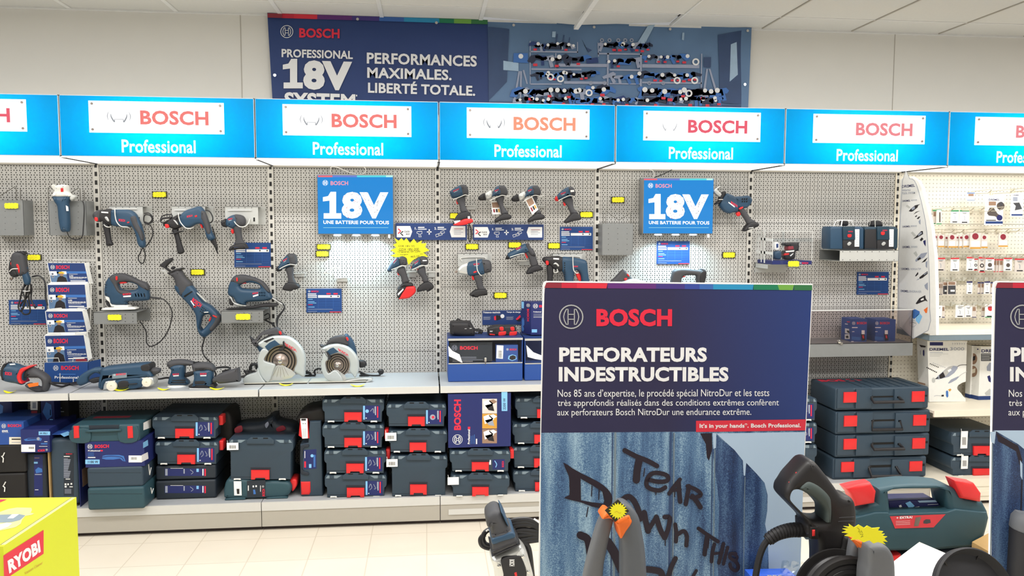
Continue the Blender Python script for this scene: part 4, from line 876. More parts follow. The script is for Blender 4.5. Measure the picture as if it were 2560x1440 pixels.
s_.part('trigger', 'latch', '1728,540 1768,522 1784,560 1750,580', .010, .004); s_.part('lock_switch', 'latch', '1765,482 1808,464 1812,480 1776,498', .004, .001, db=.030); s_.logo((1668, 395, 1745, 425), .034, bd, sk=50); s_.part('plate', 'print_w', '1640,405 1715,462 1710,474 1636,418', .001, .0003, db=.034, sm=False)
s_.part('vents', 'slot', ['%d,%d %d,%d %d,%d %d,%d' % (x, y, x+14, y-4, x+10, y+16, x-4, y+20) for y in (365, 395) for x in (1800, 1826, 1852)], .001, .0003, db=.032, sm=False); s_.line('wire_clip', 'wire', '1520,378 1572,378', .0025, b=.146); s_.line('foot_clip', 'wire', '1880,722 1935,714', .0025, b=.14); s_.line('hanger', 'wire', '1700,440 1700,430', .003, b=[.08, .002])
# tops of two tools behind the board
s_ = TL('circular_saw', 'cordless circular saw whose handle peeks above the large poster board', 'power tool', 'G', (420, 1700), .14, TOOLS)
s_.part('handle', 'tk', '215,1370 290,1300 370,1220 430,1270 490,1330 560,1400 560,1480 400,1440 300,1420 180,1440', .024, .016); s_.part('guard', 'guard', '330,1400 400,1352 480,1330 560,1338 640,1370 700,1440 720,1560 660,1680 420,1690 320,1560', .03, .014, db=.02); s_.part('trigger', 'latch', '385,1330 410,1318 424,1330 400,1352', .012, .005, db=.022); s_.part('lock_switch', 'latch', '418,1278 430,1270 450,1296 438,1302', .006, .002, db=.022)
s_ = TL('jigsaw', 'cordless jigsaw whose top handle peeks above the poster board, right of the saw', 'power tool', 'G', (1160, 1600), .14, TOOLS)
s_.part('body', 'tk', '950,1370 968,1262 1000,1222 1100,1208 1290,1228 1312,1208 1372,1240 1345,1380 1360,1500 1300,1560 960,1560 940,1450', .030, .018, holes=['1092,1300 1240,1288 1256,1330 1244,1400 1088,1400']); s_.part('trigger', 'latch', '1072,1256 1090,1256 1092,1290 1126,1300 1100,1312 1078,1300', .010, .004, db=.004); s_.part('battery', 'tkk', '1300,1250 1370,1242 1350,1380 1290,1370', .034, .01)
# corded screwdriver, far left
s_ = TL('corded_screwdriver', 'corded screwdriver hanging nose down with a bundled cable at far left', 'power tool', 'C', (160, 335), .11, TOOLS)
bd = s_.part('body', 'tk', '110,130 150,102 200,108 222,130 238,220 246,300 200,318 170,322 140,280 100,240 98,190', .030, .022); s_.part('nose', 'tkk', '82,240 100,180 140,230 170,300 160,325 120,336 84,300', .028, .02); s_.part('tip', 'steel', '85,352 100,335 116,340 104,362', .008, .005); s_.part('handle', 'tb', '190,240 240,232 250,300 268,350 262,400 225,400 205,340', .020, .014)
s_.part('rim', 'tkk', '104,150 140,112 190,100 220,116 222,130 180,118 140,128', .024, .006); s_.part('trigger', 'latch', '145,222 165,218 178,262 172,300 160,262', .012, .005, db=.022); s_.part('badge', 'latch', '95,205 110,196 104,228 94,232', .003, .001, db=.024)
s_.line('wire_loop', 'wire', '84,285 110,262 165,258', .0028, b=.142)
s_.line('cable_bundle', 'cable', ['240,400 205,440 180,540 165,600 185,640 215,600 232,500 245,420', '255,400 240,480 215,580 195,640 225,670 270,650 262,560 255,450', '265,380 285,440 280,530 310,600 330,600', '180,600 200,560 240,520 270,470 285,400', '290,330 350,322 395,360 410,420 412,520 430,590', '250,330 220,400 210,480 240,560 250,610'], .0045, b=[.09, .13]); s_.line('cable_tie', 'paper', '205,458 235,462 268,458', .002, b=.14)
t = thing('wire_hook', 'wire hook behind the corded screwdriver', 'hook', at(*px('C', [(340, 345)])[0], .01), 'wire tool hooks'); m = MB(); m.line('C', '280,325 400,330', .012, .0035, 'wire'); m.line('C', '280,338 400,338', .006, .004, 'bracketl'); m.line('C', '285,328 250,320', [.012, .08], .003, 'wire'); m.build('arm', t)
# jigsaws on brackets
def trough(lab, c, f, side, b):
    """sheet metal bracket with an open right end"""
    t = thing('tool_bracket', lab, 'bracket', at(*px(c, [((f[0]+f[2])/2, f[3])])[0], b), 'folded metal tool brackets'); (X0, Y0), (X1, Y1) = px(c, [(f[0], f[1]), (f[2], f[3])])
    a, d = at(X0, (Y0+Y1)/2, b), at(X1, (Y0+Y1)/2, b); z1, z0 = at((X0+X1)/2, Y0, b).z, at((X0+X1)/2, Y1, b).z
    m = MB(); m.box((a.x, -b, z0), (d.x, -b+.002, z1), 'bracket'); m.box((a.x, -b, z1-.002), (d.x, -.001, z1), 'bracket'); m.box((a.x, -.004, z0-.004), (d.x+.01, -.001, z1), 'bracket'); m.box((a.x, -b, z0), (a.x+.002, -.001, z1), 'bracket')
    o = m.build('plate', t); m = MB()
    for i in range(3):
        for j in range(3): m.disc(WY(b), X1-10-19*i, Y0+(Y1-Y0)*(.2+.3*j), 1.0, 'slot', .0006, n=8)
    m.build('holes', o); return z1
zt = trough('grey sheet metal bracket under the left jigsaw', 'C', (840, 650, 1232, 755), None, .20)
j = TL('jigsaw', 'corded blue jigsaw with white foot plate, left of the two on brackets', 'power tool', 'C', (1080, 640), .12, TOOLS)
bd = j.part('body', 'tb', '944,495 950,390 985,332 1040,302 1130,306 1250,362 1322,392 1340,470 1342,528 1310,546 1150,552 1140,582 1010,582 985,520', .032, .022, holes=['1070,398 1100,382 1160,380 1232,402 1238,436 1180,452 1090,442'])
j.part('rubber_grip', 'tk', '984,345 1040,303 1130,307 1250,363 1320,393 1338,450 1280,440 1232,398 1160,376 1085,380 1060,400 1075,440 1095,450 1180,462 1180,500 1100,500 1060,470 1030,420', .026, .014, db=.008)
j.part('trigger', 'latch', '1072,372 1130,376 1138,388 1080,392', .010, .004, db=.012); j.part('lock_switch', 'latch', '1040,330 1056,328 1056,358 1042,360', .004, .001, db=.034); j.logo((1105, 482, 1178, 498), .034, bd, sk=-6); j.part('plate', 'print_w', '1108,503 1178,498 1178,512 1110,516', .001, .0003, db=.034, sm=False)
j.part('vents', 'slot', ['%d,480 %d,480 %d,510 %d,512' % (x, x+10, x+18, x+8) for x in (1212, 1238, 1264, 1290)], .001, .0003, db=.031, sm=False); j.part('front_vents', 'tkk', ['948,%d 1000,%d 1000,%d 948,%d' % (y, y-3, y+3, y+4) for y in (402, 428, 454, 480)], .001, .0003, db=.030, sm=False)
j.part('saw_foot', 'white', '930,614 1020,606 1035,590 1145,588 1155,604 1200,606 1222,620 1180,628 930,632', .035, .004); j.part('foot_link', 'white', '950,500 990,505 1010,570 1100,575 1140,600 1010,600 985,560 955,535', .020, .006); j.part('blade_clamp', 'tkk', '950,530 980,535 990,600 965,590', .012, .005)
j.line('cord', 'cable', ['1340,515 1440,530'], .0045, b=.12); j.line('power_cord', 'cable', '50,462 180,485 250,560 265,650 230,780 160,880 70,932 25,895 22,800 -20,720 -40,700', .0034, b=.11, c='D')
trough('grey sheet metal bracket under the middle jigsaw', 'D', (730, 595, 1130, 708), None, .20)
j = TL('jigsaw', 'corded blue jigsaw with black foot plate, middle of the wall', 'power tool', 'D', (1000, 580), .12, TOOLS)
bd = j.part('body', 'tb', '798,440 800,370 832,290 880,256 960,256 1080,292 1150,342 1200,430 1212,480 1140,502 980,512 960,542 880,524 848,470', .032, .022, holes=['912,352 1000,328 1080,344 1102,368 1080,388 960,386 922,376'])
j.part('rubber_grip', 'tk', '820,310 880,257 960,257 1080,293 1150,343 1195,420 1150,400 1085,336 1000,316 905,345 850,330', .026, .014, db=.008); j.part('trigger', 'latch', '905,325 960,320 968,334 915,340', .010, .004, db=.012); j.part('lock_switch', 'latch', '874,284 886,283 888,312 876,314', .004, .001, db=.034); j.logo((1028, 424, 1080, 440), .032, bd, sk=-8); j.part('plate', 'print_w', '1030,452 1082,436 1084,450 1034,466', .001, .0003, db=.032, sm=False)
j.part('vents', 'slot', ['%d,%d %d,%d %d,%d %d,%d' % (x, y, x+8, y-2, x+8, y+14, x, y+16) for x in (1092, 1108, 1124, 1140) for y in (418, 442)], .001, .0003, db=.031, sm=False)
j.part('saw_foot', 'tkk', '778,576 850,572 1000,560 1080,540 1150,528 1248,530 1250,556 1130,562 1050,572 800,582', .035, .006); j.part('foot_link', 'silver', '800,445 835,470 850,510 900,525 960,540 960,556 870,545 830,500', .018, .006); j.part('blade_guard', 'tkk', '805,482 835,500 845,535 815,540', .012, .005)
j.line('cord', 'cable', '1210,470 1310,525 1332,570 1300,620 1270,670 1262,740', .0042, b=[.12, .12, .11, .11, .12, .16]); j.line('cord_sleeve', 'silver', '1215,475 1260,500 1312,535', .0055, b=.12); j.line('coiled_cord', 'cable', '1140,640 1180,620 1190,660 1150,680 1210,720 1240,750', .0035, b=.08)
# reciprocating saw
r = TL('reciprocating_saw', 'long corded reciprocating saw hanging diagonally, open loop handle', 'power tool', 'D', (570, 850), .11, TOOLS)
bd = r.part('body', 'tb', '290,360 380,300 440,340 500,410 560,500 640,550 722,640 730,680 690,742 600,832 560,846 512,792 490,640 450,570 380,490 320,430', .034, .022, holes=['560,645 610,628 638,652 620,702 552,778 530,758 542,692'])
r.part('nose_sleeve', 'tk', '228,236 300,202 345,196 352,210 400,280 458,350 375,468 312,410 292,310 270,275', .035, .024); r.part('nose_rim', 'tkk', '226,232 300,198 346,190 352,208 300,220 232,246', .038, .006)
r.part('shoe', 'tkk', '148,168 200,120 250,95 262,120 205,182 245,214 232,222 190,190', .020, .006); r.part('blade_clamp', 'tkk', '255,185 282,172 296,188 268,206', .010, .005); r.part('wire_spring', 'silver', '155,210 200,212 235,245 228,262', .004, .002)
r.logo((446, 470, 530, 505), .034, bd, sk=62, lean=22); r.part('plate', 'print_w', '438,502 448,498 490,560 482,566', .001, .0003, db=.034, sm=False); r.part('badge', 'latch', '466,552 490,540 498,556 476,568', .001, .0003, db=.034, sm=False)
r.part('rail', 'silver', '502,432 512,428 585,498 578,508', .006, .002, db=.034); r.part('trigger', 'latch', '612,690 640,640 660,652 640,690', .010, .004); r.part('lock_switch', 'latch', '655,635 690,652 685,660 652,645', .004, .001, db=.034); r.part('rubber_grip', 'tk', '660,620 722,645 728,682 690,738 640,790 615,760 650,710 668,670', .026, .014, db=.010)
r.part('vents', 'slot', ['%d,%d %d,%d %d,%d %d,%d' % (530+14*a+10*b_, 598-18*b_+10*a, 538+14*a+10*b_, 594-18*b_+10*a, 540+14*a+10*b_, 604-18*b_+10*a, 533+14*a+10*b_, 608-18*b_+10*a) for a in range(3) for b_ in range(3)], .001, .0003, db=.034, sm=False)
r.part('seam', 'slot', ['375,455 450,408 462,414 385,468'], .001, .0003, db=.0345, sm=False); r.line('cord', 'cable', '575,835 565,890 550,950 570,1020 615,1070 665,1112', .0042, b=[.11, .11, .11, .12, .16, .22]); r.line('hanger', 'wire', '570,610 610,608', .003, b=.15)
# ================================================================ goods on the display shelf
def bz(x, y, z): return -WZ(z).at(x, y).y
def bzc(c, p, z): q = px(c, [p])[0]; return bz(q[0], q[1], z)
SH = 'power tools on the display shelf'
# large grinder at far left
b0 = .39
g = TL('angle_grinder', 'large dark blue angle grinder lying at far left of the shelf, red ring', 'power tool', 'C', (200, 1375), b0, SH)
bd = g.part('body', 'tb', '8,1190 30,1122 70,1112 130,1112 200,1135 250,1150 230,1220 210,1300 150,1292 60,1275 25,1250', .045, .035); g.part('motor_cap', 'tkk', '8,1190 32,1120 60,1114 50,1180 40,1262 18,1230', .046, .02)
g.part('red_ring', 'latch', '152,1225 170,1180 195,1152 262,1142 268,1150 215,1180 192,1215 190,1262 205,1292 178,1290 158,1262', .047, .008); g.part('handle', 'tk', '250,1150 300,1152 360,1180 420,1225 440,1260 432,1330 405,1378 360,1376 290,1350 230,1310 260,1290 370,1330 380,1270 350,1240 290,1240 220,1230', .034, .022)
g.part('hang_tag', 'orange', '246,1300 262,1292 345,1282 345,1312 262,1326', .001, .0003, db=.05, sm=False); g.logo((45, 1185, 105, 1215), .045, bd, sk=6, mt='print_r'); g.part('vents', 'slot', ['%d,1195 %d,1195 %d,1240 %d,1240' % (x, x+5, x+1, x-4) for x in (222, 232, 242)], .001, .0003, db=.046, sm=False); g.part('label', 'print_w', '85,1116 130,1112 140,1122 90,1126', .001, .0003, db=.04, sm=False)
g.part('switch', 'tkk', '255,1200 330,1215 340,1240 260,1230', .02, .01); g.line('cord', 'cable', '425,1268 480,1300 560,1322 640,1330 700,1310', .006, b=[b0, b0, .3, .22, .18])
# belt sander
b0 = .36
s_ = TL('belt_sander', 'blue belt sander with cream rollers on the shelf', 'power tool', 'C', (1150, 1355), b0, SH)
bd = s_.part('body', 'tb', '915,1165 960,1142 1180,1120 1330,1112 1345,1170 1375,1228 1280,1240 1080,1262 960,1275 930,1340 890,1325 895,1240 905,1205', .05, .02); s_.part('handle', 'tb', '692,1252 762,1190 850,1150 925,1150 925,1215 860,1195 800,1235 795,1280 730,1312 700,1296', .022, .016)
s_.part('side_cover', 'tkk', '1270,1132 1335,1120 1348,1170 1280,1178', .051, .004); s_.part('belt_frame', 'tb', '1040,1262 1280,1240 1275,1325 1060,1345', .048, .01); s_.part('belt_frame_window', 'tkk', '1070,1276 1150,1270 1150,1330 1072,1332', .052, .004)
s_.part('sanding_belt', 'silver', '930,1340 945,1280 985,1262 1290,1232 1362,1232 1385,1262 1376,1308 1300,1322 1260,1326 960,1358', .044, .01)
for (x, y, r) in ((1010, 1312, 45), (1325, 1278, 42)):
    q = px('C', [(x, y)])[0]; p = at(*q, b0+.05); R = r*.2778*4.6/2000
    MB().lathe([(R*.96, 0), (R, .004), (R*.9, .014), (R*.2, .016), (R*.15, .012)], p, (0, -1, 0), 'cream', 26).build('roller', s_.t)
s_.part('rating_plate', 'casew', '1008,1208 1140,1195 1142,1238 1010,1248', .001, .0003, db=.051, sm=False); s_.logo((1045, 1202, 1130, 1220), .052, bd, sk=-6); m = MB(); q = px('C', [(1030, 1215)])[0]; m.emblem(WY(b0+.052), q[0], q[1], 2.8, 'print_w', .0006, 1.3); m.build('emblem', bd)
s_.line('tracking_rod', 'tkk', '1150,1298 1235,1292', .003, b=b0+.055); s_.part('dust_port', 'tk', '1340,1160 1400,1150 1440,1165 1430,1200 1380,1215 1365,1200', .03, .02)
s_.line('cord', 'cable', ['1370,1250 1440,1250 1500,1240 1580,1245', '720,1300 640,1330 560,1345 470,1340'], .0055, b=[.34, .24, .2, .18])
s_.part('trigger', 'tkk', '800,1262 850,1240 905,1238 905,1270 840,1290', .015, .008)
# cable bundle between grinder and sander
t = thing('cable_bundle', 'black cables with plugs lying behind the belt sander handle', 'cable', at(165, 962, .16))
m = MB()
for o in ('430,1340 500,1352 600,1345 700,1330 800,1320', '440,1318 520,1300 600,1290 690,1270', '460,1330 560,1320 650,1325 720,1345 790,1335', '480,1352 580,1362 660,1350', '500,1310 470,1290 500,1270'): m.line('C', o, [.16, .13], .0045, 'cable')
m.build('cables', t); MB().slab('C', '580,1296 640,1300 640,1335 585,1332', .17, .012, 'cable', .006).build('plug', t); MB().slab('C', '640,1300 690,1292 690,1320 640,1326', .16, .006, 'paper', .001).build('paper_label', t)
# orbital sanders
s_ = TL('orbital_sander', 'blue orbital sander with round white pad, left of the pair', 'power tool', 'D', (320, 1335), .305, SH)
bd = s_.part('body', 'tb', '245,1130 300,1100 380,1105 385,1180 385,1230 420,1262 418,1294 330,1298 235,1292 232,1250 248,1200 258,1160', .036, .022); s_.part('rubber_top', 'tk', '218,1092 250,1066 340,1056 420,1066 470,1082 488,1108 400,1115 300,1128 255,1150 226,1122', .030, .02)
q = px('D', [(322, 1315)])[0]; p = at(*q, .305); MB().lathe([(.054, -.006), (.058, -.002), (.058, .004), (.050, .012), (.03, .014)], p, (0, 0, 1), 'white', 30).build('sanding_pad', s_.t)
s_.logo((272, 1190, 330, 1206), .036, bd, sk=-4); s_.part('plate', 'print_w', '275,1208 330,1204 330,1214 278,1218', .001, .0003, db=.036, sm=False); s_.part('vents', 'tkk', ['265,%d 370,%d 400,%d 390,%d 330,%d 265,%d' % (y, y-6, y, y+8, y+10, y+8) for y in (1252, 1272)], .002, .0005, db=.035, sm=False); s_.part('dust_channel', 'tkk', '385,1190 460,1172 470,1200 400,1225', .015, .006)
s_.line('cord', 'cable', '470,1085 540,1085 600,1110 660,1150 680,1200 670,1220', .0045, b=[.34, .3, .25, .2, .18, .18])
s_ = TL('orbital_sander', 'blue square sander with grey dust box, right of the pair', 'power tool', 'D', (560, 1335), .385, SH)
bd = s_.part('body', 'tb', '470,1165 500,1150 560,1150 640,1150 648,1210 642,1290 640,1308 470,1310 462,1290 475,1230', .040, .022); s_.part('rubber_top', 'tk', '455,1110 500,1092 560,1085 620,1092 665,1125 668,1165 600,1160 520,1170 475,1185 460,1150', .036, .024)
s_.part('sanding_plate', 'tkk', '432,1300 470,1294 640,1292 658,1300 655,1328 440,1326', .036, .004); s_.part('sanding_sheet', 'paper', '432,1330 655,1330 640,1338 432,1338', .036, .002, sm=False); s_.part('dust_box', 'tk', '648,1240 690,1208 720,1192 880,1142 895,1150 905,1260 880,1268 720,1286 690,1270 655,1276', .034, .014)
s_.logo((532, 1185, 592, 1202), .040, bd, sk=-2); s_.part('plate', 'print_w', '532,1206 592,1204 590,1214 534,1216', .001, .0003, db=.040, sm=False); s_.part('vents', 'tkk', ['%d,1140 %d,1138 %d,1160 %d,1162' % (x, x+5, x+3, x-2) for x in range(485, 570, 12)], .001, .0003, db=.037, sm=False); s_.part('lower_vents', 'tkk', ['480,1262 560,1258 590,1270 560,1290 480,1290'], .002, .0005, db=.039, sm=False)
s_.line('cord', 'cable', '660,1140 740,1130 800,1132 815,1150 780,1160 740,1170', .006, b=[.36, .3, .25, .2, .18, .18])
# circular saws
def circ(lab, p, b, guard, lower, body, grip, ctr, rb, fan, base, logo, tri, kn, lev, handle2):
    s_ = TL('circular_saw', lab, 'power tool', 'J', p, b, SH)
    s_.part('body', 'tb', body, .032, .022, db=-.05); s_.part('rubber_grip', 'tk', grip, .024, .016, db=-.022)
    g = s_.part('upper_guard', 'guard', guard, .022, .014, db=.0, n=4); s_.part('lower_guard', 'guard', lower, .014, .006, db=.012)
    q = px('J', [ctr])[0]; c0 = at(*q, b-.004); R = rb/6*4.72/2000
    bl = MB().lathe([(R*.3, .004), (R, .004), (R, .006), (R*.62, .0065), (R*.35, .0085), (R*.28, .014), (R*.16, .018), (R*.08, .014)], c0, (0, -1, 0), 'steel', 44).build('saw_blade', s_.t)
    m = MB(); P = WY(b+.004)
    for r in (.92, .74, .55): m.disc(P, q[0], q[1], rb/6*r, 'slot', .0006, r0=rb/6*(r-.07), n=40)
    m.build('blade_rings', bl); s_.part('blade_cover', 'silver', fan, .003, .001, db=.008, sm=False)
    m = MB(); P = WY(b+.0115)
    for i in range(5):
        a = math.radians(-62-i*14); m.ribbon(P, [(q[0]+rb/6*.34*math.cos(a), q[1]-rb/6*.34*math.sin(a)), (q[0]+rb/6*1.02*math.cos(a), q[1]-rb/6*1.02*math.sin(a))], .5, 'steel', .0006)
    m.build('cover_grooves', s_.t)
    MB().lathe([(R*.14, .012), (R*.14, .02), (R*.08, .022)], c0, (0, -1, 0), 'chrome', 8).build('hub', s_.t)
    s_.part('side_window', 'tb', tri, .002, .0006, db=.022, sm=False); s_.part('lever', 'tkk', lev, .012, .004, db=.024)
    (x0, y0), (x1, y1) = px('J', [logo[:2], logo[2:4]]); m = MB(); m.text(WY(b+.0225), 'BOSCH', x0, y0, x1, y1, 'print_r', .03, .0006, sk=logo[4]/6, lean=logo[5]/6); m.build('lettering', g)
    s_.part('lock_button', 'latch', kn, .003, .001, db=.006)
    qs = px('J', base); bf = b+.05; m = MB(); a, d = at(qs[0][0], qs[0][1], bf), at(qs[1][0], qs[1][1], bf); m.box((a.x, -bf, ZS+.0005), (d.x, -b+.09, ZS+.006), 'rail'); m.box((a.x, -bf, ZS), (d.x, -bf+.003, ZS+.012), 'rail'); m.build('base_plate', s_.t)
    if handle2: s_.part('front_knob', 'tkk', handle2, .02, .014, db=-.03)
    return s_
s_ = circ('large circular saw with white guard, left of the two on the shelf', (560, 1225), .268, '268,600 350,535 480,482 620,472 750,495 870,580 950,690 985,840 975,960 980,1060 950,1088 905,1070 812,1000 845,900 848,830 820,740 760,672 690,634 600,618 520,638 440,692 350,668',
     '350,668 430,705 385,780 366,855 522,905 505,985 432,1172 340,1110 280,990 264,850 290,740', '210,620 300,640 350,700 300,720 250,640', '180,540 225,535 300,440 400,390 535,350 580,362 640,430 690,490 560,492 420,520 310,590 260,640 200,620',
     (610, 855), 240, '524,935 610,905 770,990 835,1045 780,1105 640,1142 500,1142 440,1168 505,985', [(65, 1190), (1005, 1190)], (690, 575, 850, 632, 92, -22), '372,640 440,580 520,540 600,610 520,640 420,700', '580,415 610,408 625,445 605,462', '640,568 662,566 664,660 640,700 590,705 585,670 640,640', None)
s_.part('rear_latch', 'tkk', '140,480 170,500 215,540 190,600 170,560', .012, .006, db=-.02); s_.part('base_bracket', 'guard', '68,1190 75,1090 240,1030 262,960 300,1060 340,1130 360,1190', .03, .004, db=.01); s_.part('window_slot', 'tkk', '350,560 490,505 515,520 430,560 400,580', .002, .0006, db=.022, sm=False)
s_.line('cord', 'cable', ['530,360 500,300 440,270 370,240', '560,350 545,270 560,200 640,100 665,40 640,0'], .0042, b=[.16, .12])
t = thing('cable_bundle', 'coiled black cable and plug left of the large circular saw', 'cable', at(613, 955, .1)); m = MB()
for o in ('60,1020 120,1000 200,1010 260,1030', '20,1090 100,1070 180,1050 250,1060', '80,1050 140,1010 150,940 200,900 250,920 255,970', '10,1120 80,1110 160,1090', '60,990 100,1040 160,1030 220,1000'): m.line('J', o, .09, .0055, 'cable')
m.build('cables', t); MB().slab('J', '150,905 185,890 255,900 262,970 230,975 225,930 180,935 175,985 150,985', .10, .014, 'cable', .006).build('plug', t)
s_ = circ('smaller circular saw with white guard, right of the two on the shelf', (1440, 1200), .267, '1222,672 1300,625 1400,600 1500,600 1620,640 1720,730 1780,850 1786,960 1762,1040 1730,1105 1690,1062 1640,1000 1648,900 1625,820 1560,760 1480,737 1400,750 1345,778 1300,712',
     '1262,740 1310,790 1345,830 1290,860 1284,925 1322,1042 1420,990 1500,1060 1546,1160 1420,1162 1310,1140 1240,1040 1218,930 1225,840', '1560,470 1600,452 1665,510 1715,600 1748,720 1750,830 1700,760 1600,680 1540,600', '1196,620 1215,605 1275,622 1320,550 1400,492 1565,468 1610,560 1620,620 1480,597 1350,600 1260,640 1220,655',
     (1465, 915), 178, '1420,1000 1455,985 1560,1060 1600,1120 1550,1160 1500,1062', [(1030, 1180), (1890, 1180)], (1485, 660, 1630, 706, 85, -18), '1305,712 1350,670 1400,652 1480,718 1420,738 1350,765', '1588,505 1612,498 1628,535 1612,552', '1290,720 1320,730 1362,800 1355,832 1310,832 1325,800', '1785,845 1865,850 1900,900 1870,945 1800,952 1778,890')
s_.part('base_rail', 'silver', '1590,1150 1800,1120 1960,1118 1982,1145 1900,1182 1840,1178 1930,1140 1800,1136 1600,1170', .02, .003, db=.02)
t = thing('cable_bundle', 'black cable with plug right of the smaller circular saw', 'cable', at(930, 945, .1)); m = MB()
for o in ('1780,1010 1830,1030 1900,1060 1990,1090 2070,1100 2110,1060', '1790,1080 1850,1090 1900,1080 1940,1090', '1800,1040 1860,1070 1880,1110 1820,1120'): m.line('J', o, .12, .005, 'cable')
m.build('cables', t); MB().slab('J', '2072,1000 2100,982 2140,985 2158,1020 2140,1052 2100,1060 2075,1035', .12, .016, 'cable', .008).build('plug', t)
t = thing('cable_bundle', 'coiled black cable between the two circular saws', 'cable', at(770, 940, .08)); m = MB()
for o in ('960,1010 1030,1020 1060,1050 1020,1090 970,1080', '960,1040 1040,1040 1070,1080 1000,1110', '1040,1100 1080,1080 1130,1090', '1130,1080 1120,1000 1180,970 1220,975'): m.line('J', o, .09, .0055, 'cable')
m.build('cables', t)
# yellow tags lying on the shelf
for i, (c, x0, y0, x1, y1, lab) in enumerate((('C', 20, 1356, 128, 1380, 'curled yellow tag on the shelf below the large grinder'), ('C', 1005, 1346, 1150, 1360, 'curled yellow tag on the shelf below the belt sander'), ('D', 120, 1328, 240, 1350, 'curled yellow tag on the shelf left of the round sander pad'), ('D', 615, 1324, 755, 1346, 'curled yellow tag on the shelf below the grey dust box'),
       ('J', 580, 1200, 790, 1230, 'curled yellow tag on the shelf below the large circular saw'), ('J', 1655, 1205, 1870, 1245, 'curled yellow tag on the shelf below the smaller circular saw'), ('Y', 1285, 925, 1600, 960, 'curled yellow tag in the plexiglass tray before the boxes'))):
    (X0, Y0), (X1, Y1) = px(c, [(x0, y0), (x1, y1)]); z = ZS+.001 if c != 'Y' else None
    if z: p0 = WZ(z).at(X0, Y1); p1 = WZ(z).at(X1, Y1)
    else: p0, p1 = at(X0, Y1, .25), at(X1, Y1, .25)
    m = MB(); n_ = 12; vv = []
    for k in range(n_+1):
        u = k/n_; x = p0.x+(p1.x-p0.x)*u; zz = .012*(2*u-1)**2+(.0 if z else -.002); w = .006+.028*math.sin(PI*u)**.6
        for yy in (-.5, .5): vv.append((x, p0.y+(.016 if z else .026)+yy*w, p0.z+zz+(0 if z else .006)))
    nn = len(vv); vv += [(a, b_, c_+.0008) for a, b_, c_ in vv]
    m.add(vv, [(2*k, 2*k+1, 2*k+3, 2*k+2) for k in range(n_)]+[(nn+2*k, nn+2*k+2, nn+2*k+3, nn+2*k+1) for k in range(n_)]+[(2*k, 2*k+2, nn+2*k+2, nn+2*k) for k in range(n_)], 'tagy', True)
    solo('price_tag', lab, 'price tag', m, 'curled tags lying flat')
# ---------------------------------------------------------------- brochure rack
def qmap(Q): return lambda u, v: ((Q[0][0]*(1-u)+Q[1][0]*u)*(1-v)+(Q[3][0]*(1-u)+Q[2][0]*u)*v, (Q[0][1]*(1-u)+Q[1][1]*u)*(1-v)+(Q[3][1]*(1-u)+Q[2][1]*u)*v)
t = thing('brochure_rack', 'white wire brochure rack with blue base card standing on the shelf', 'rack', at(172, 955, .2))
m = MB(); m.slab('C', '400,1105 790,1098 790,1288 400,1292', .158, .003, 'navyb', .0005, sm=False); m.build('base_card', t)
m = MB(); a, b_ = px('C', [(790, 1098), (905, 1062)]); c_, d_ = px('C', [(905, 1150), (790, 1288)]); pA = at(*a, .161); pB = at(*b_, .05); v = [pA, V3((pA.x+.03, -.06, pA.z)), V3((pA.x+.03, -.06, pA.z-.13)), V3((pA.x, pA.y, pA.z-.13))]; m.add(v+[q+V3((.002, 0, 0)) for q in v], [(0, 1, 2, 3), (7, 6, 5, 4), (0, 4, 5, 1), (3, 2, 6, 7)], 'navyb'); m.build('side_card', t)
m = MB(); P = WY(.1615); q = px('C', [(502, 1152), (550, 1132), (708, 1170), (492, 1224), (705, 1248), (520, 1205), (680, 1212)])
m.emblem(P, q[0][0], q[0][1], 6.5, 'print_w', .0006, 1.2); m.text(P, 'BOSCH', q[1][0], q[1][1], q[2][0], q[2][1], 'print_r', .035, .0006); m.text(P, 'Professional', q[3][0], q[3][1], q[4][0], q[4][1], 'print_w', .01, .0006); m.rect(P, q[5][0], q[5][1], q[6][0], q[6][1], 'print_b', .0004); m.build('lettering', t)
m = MB()
for o, bb in (('470,178 600,180 860,182', .06), ('800,200 830,630', .08), ('825,400 800,1080', .08), ('440,1288 440,1240', .165), ('540,1288 540,1200', .165), ('660,1288 660,1240', .165), ('790,390 840,390', .12),
              ('425,625 550,612 560,622', .125), ('690,625 700,612 820,606', .125), ('425,838 540,838 545,848', .145), ('680,848 680,832 810,826', .145), ('400,1065 525,1062 535,1100', .165), ('655,1095 660,1060 800,1056', .165)):
    m.line('C', o, bb, .0022, 'wire', sm=False)
m.build('wires', t)
TIER = ['top tier', 'second tier', 'third tier', 'bottom tier']
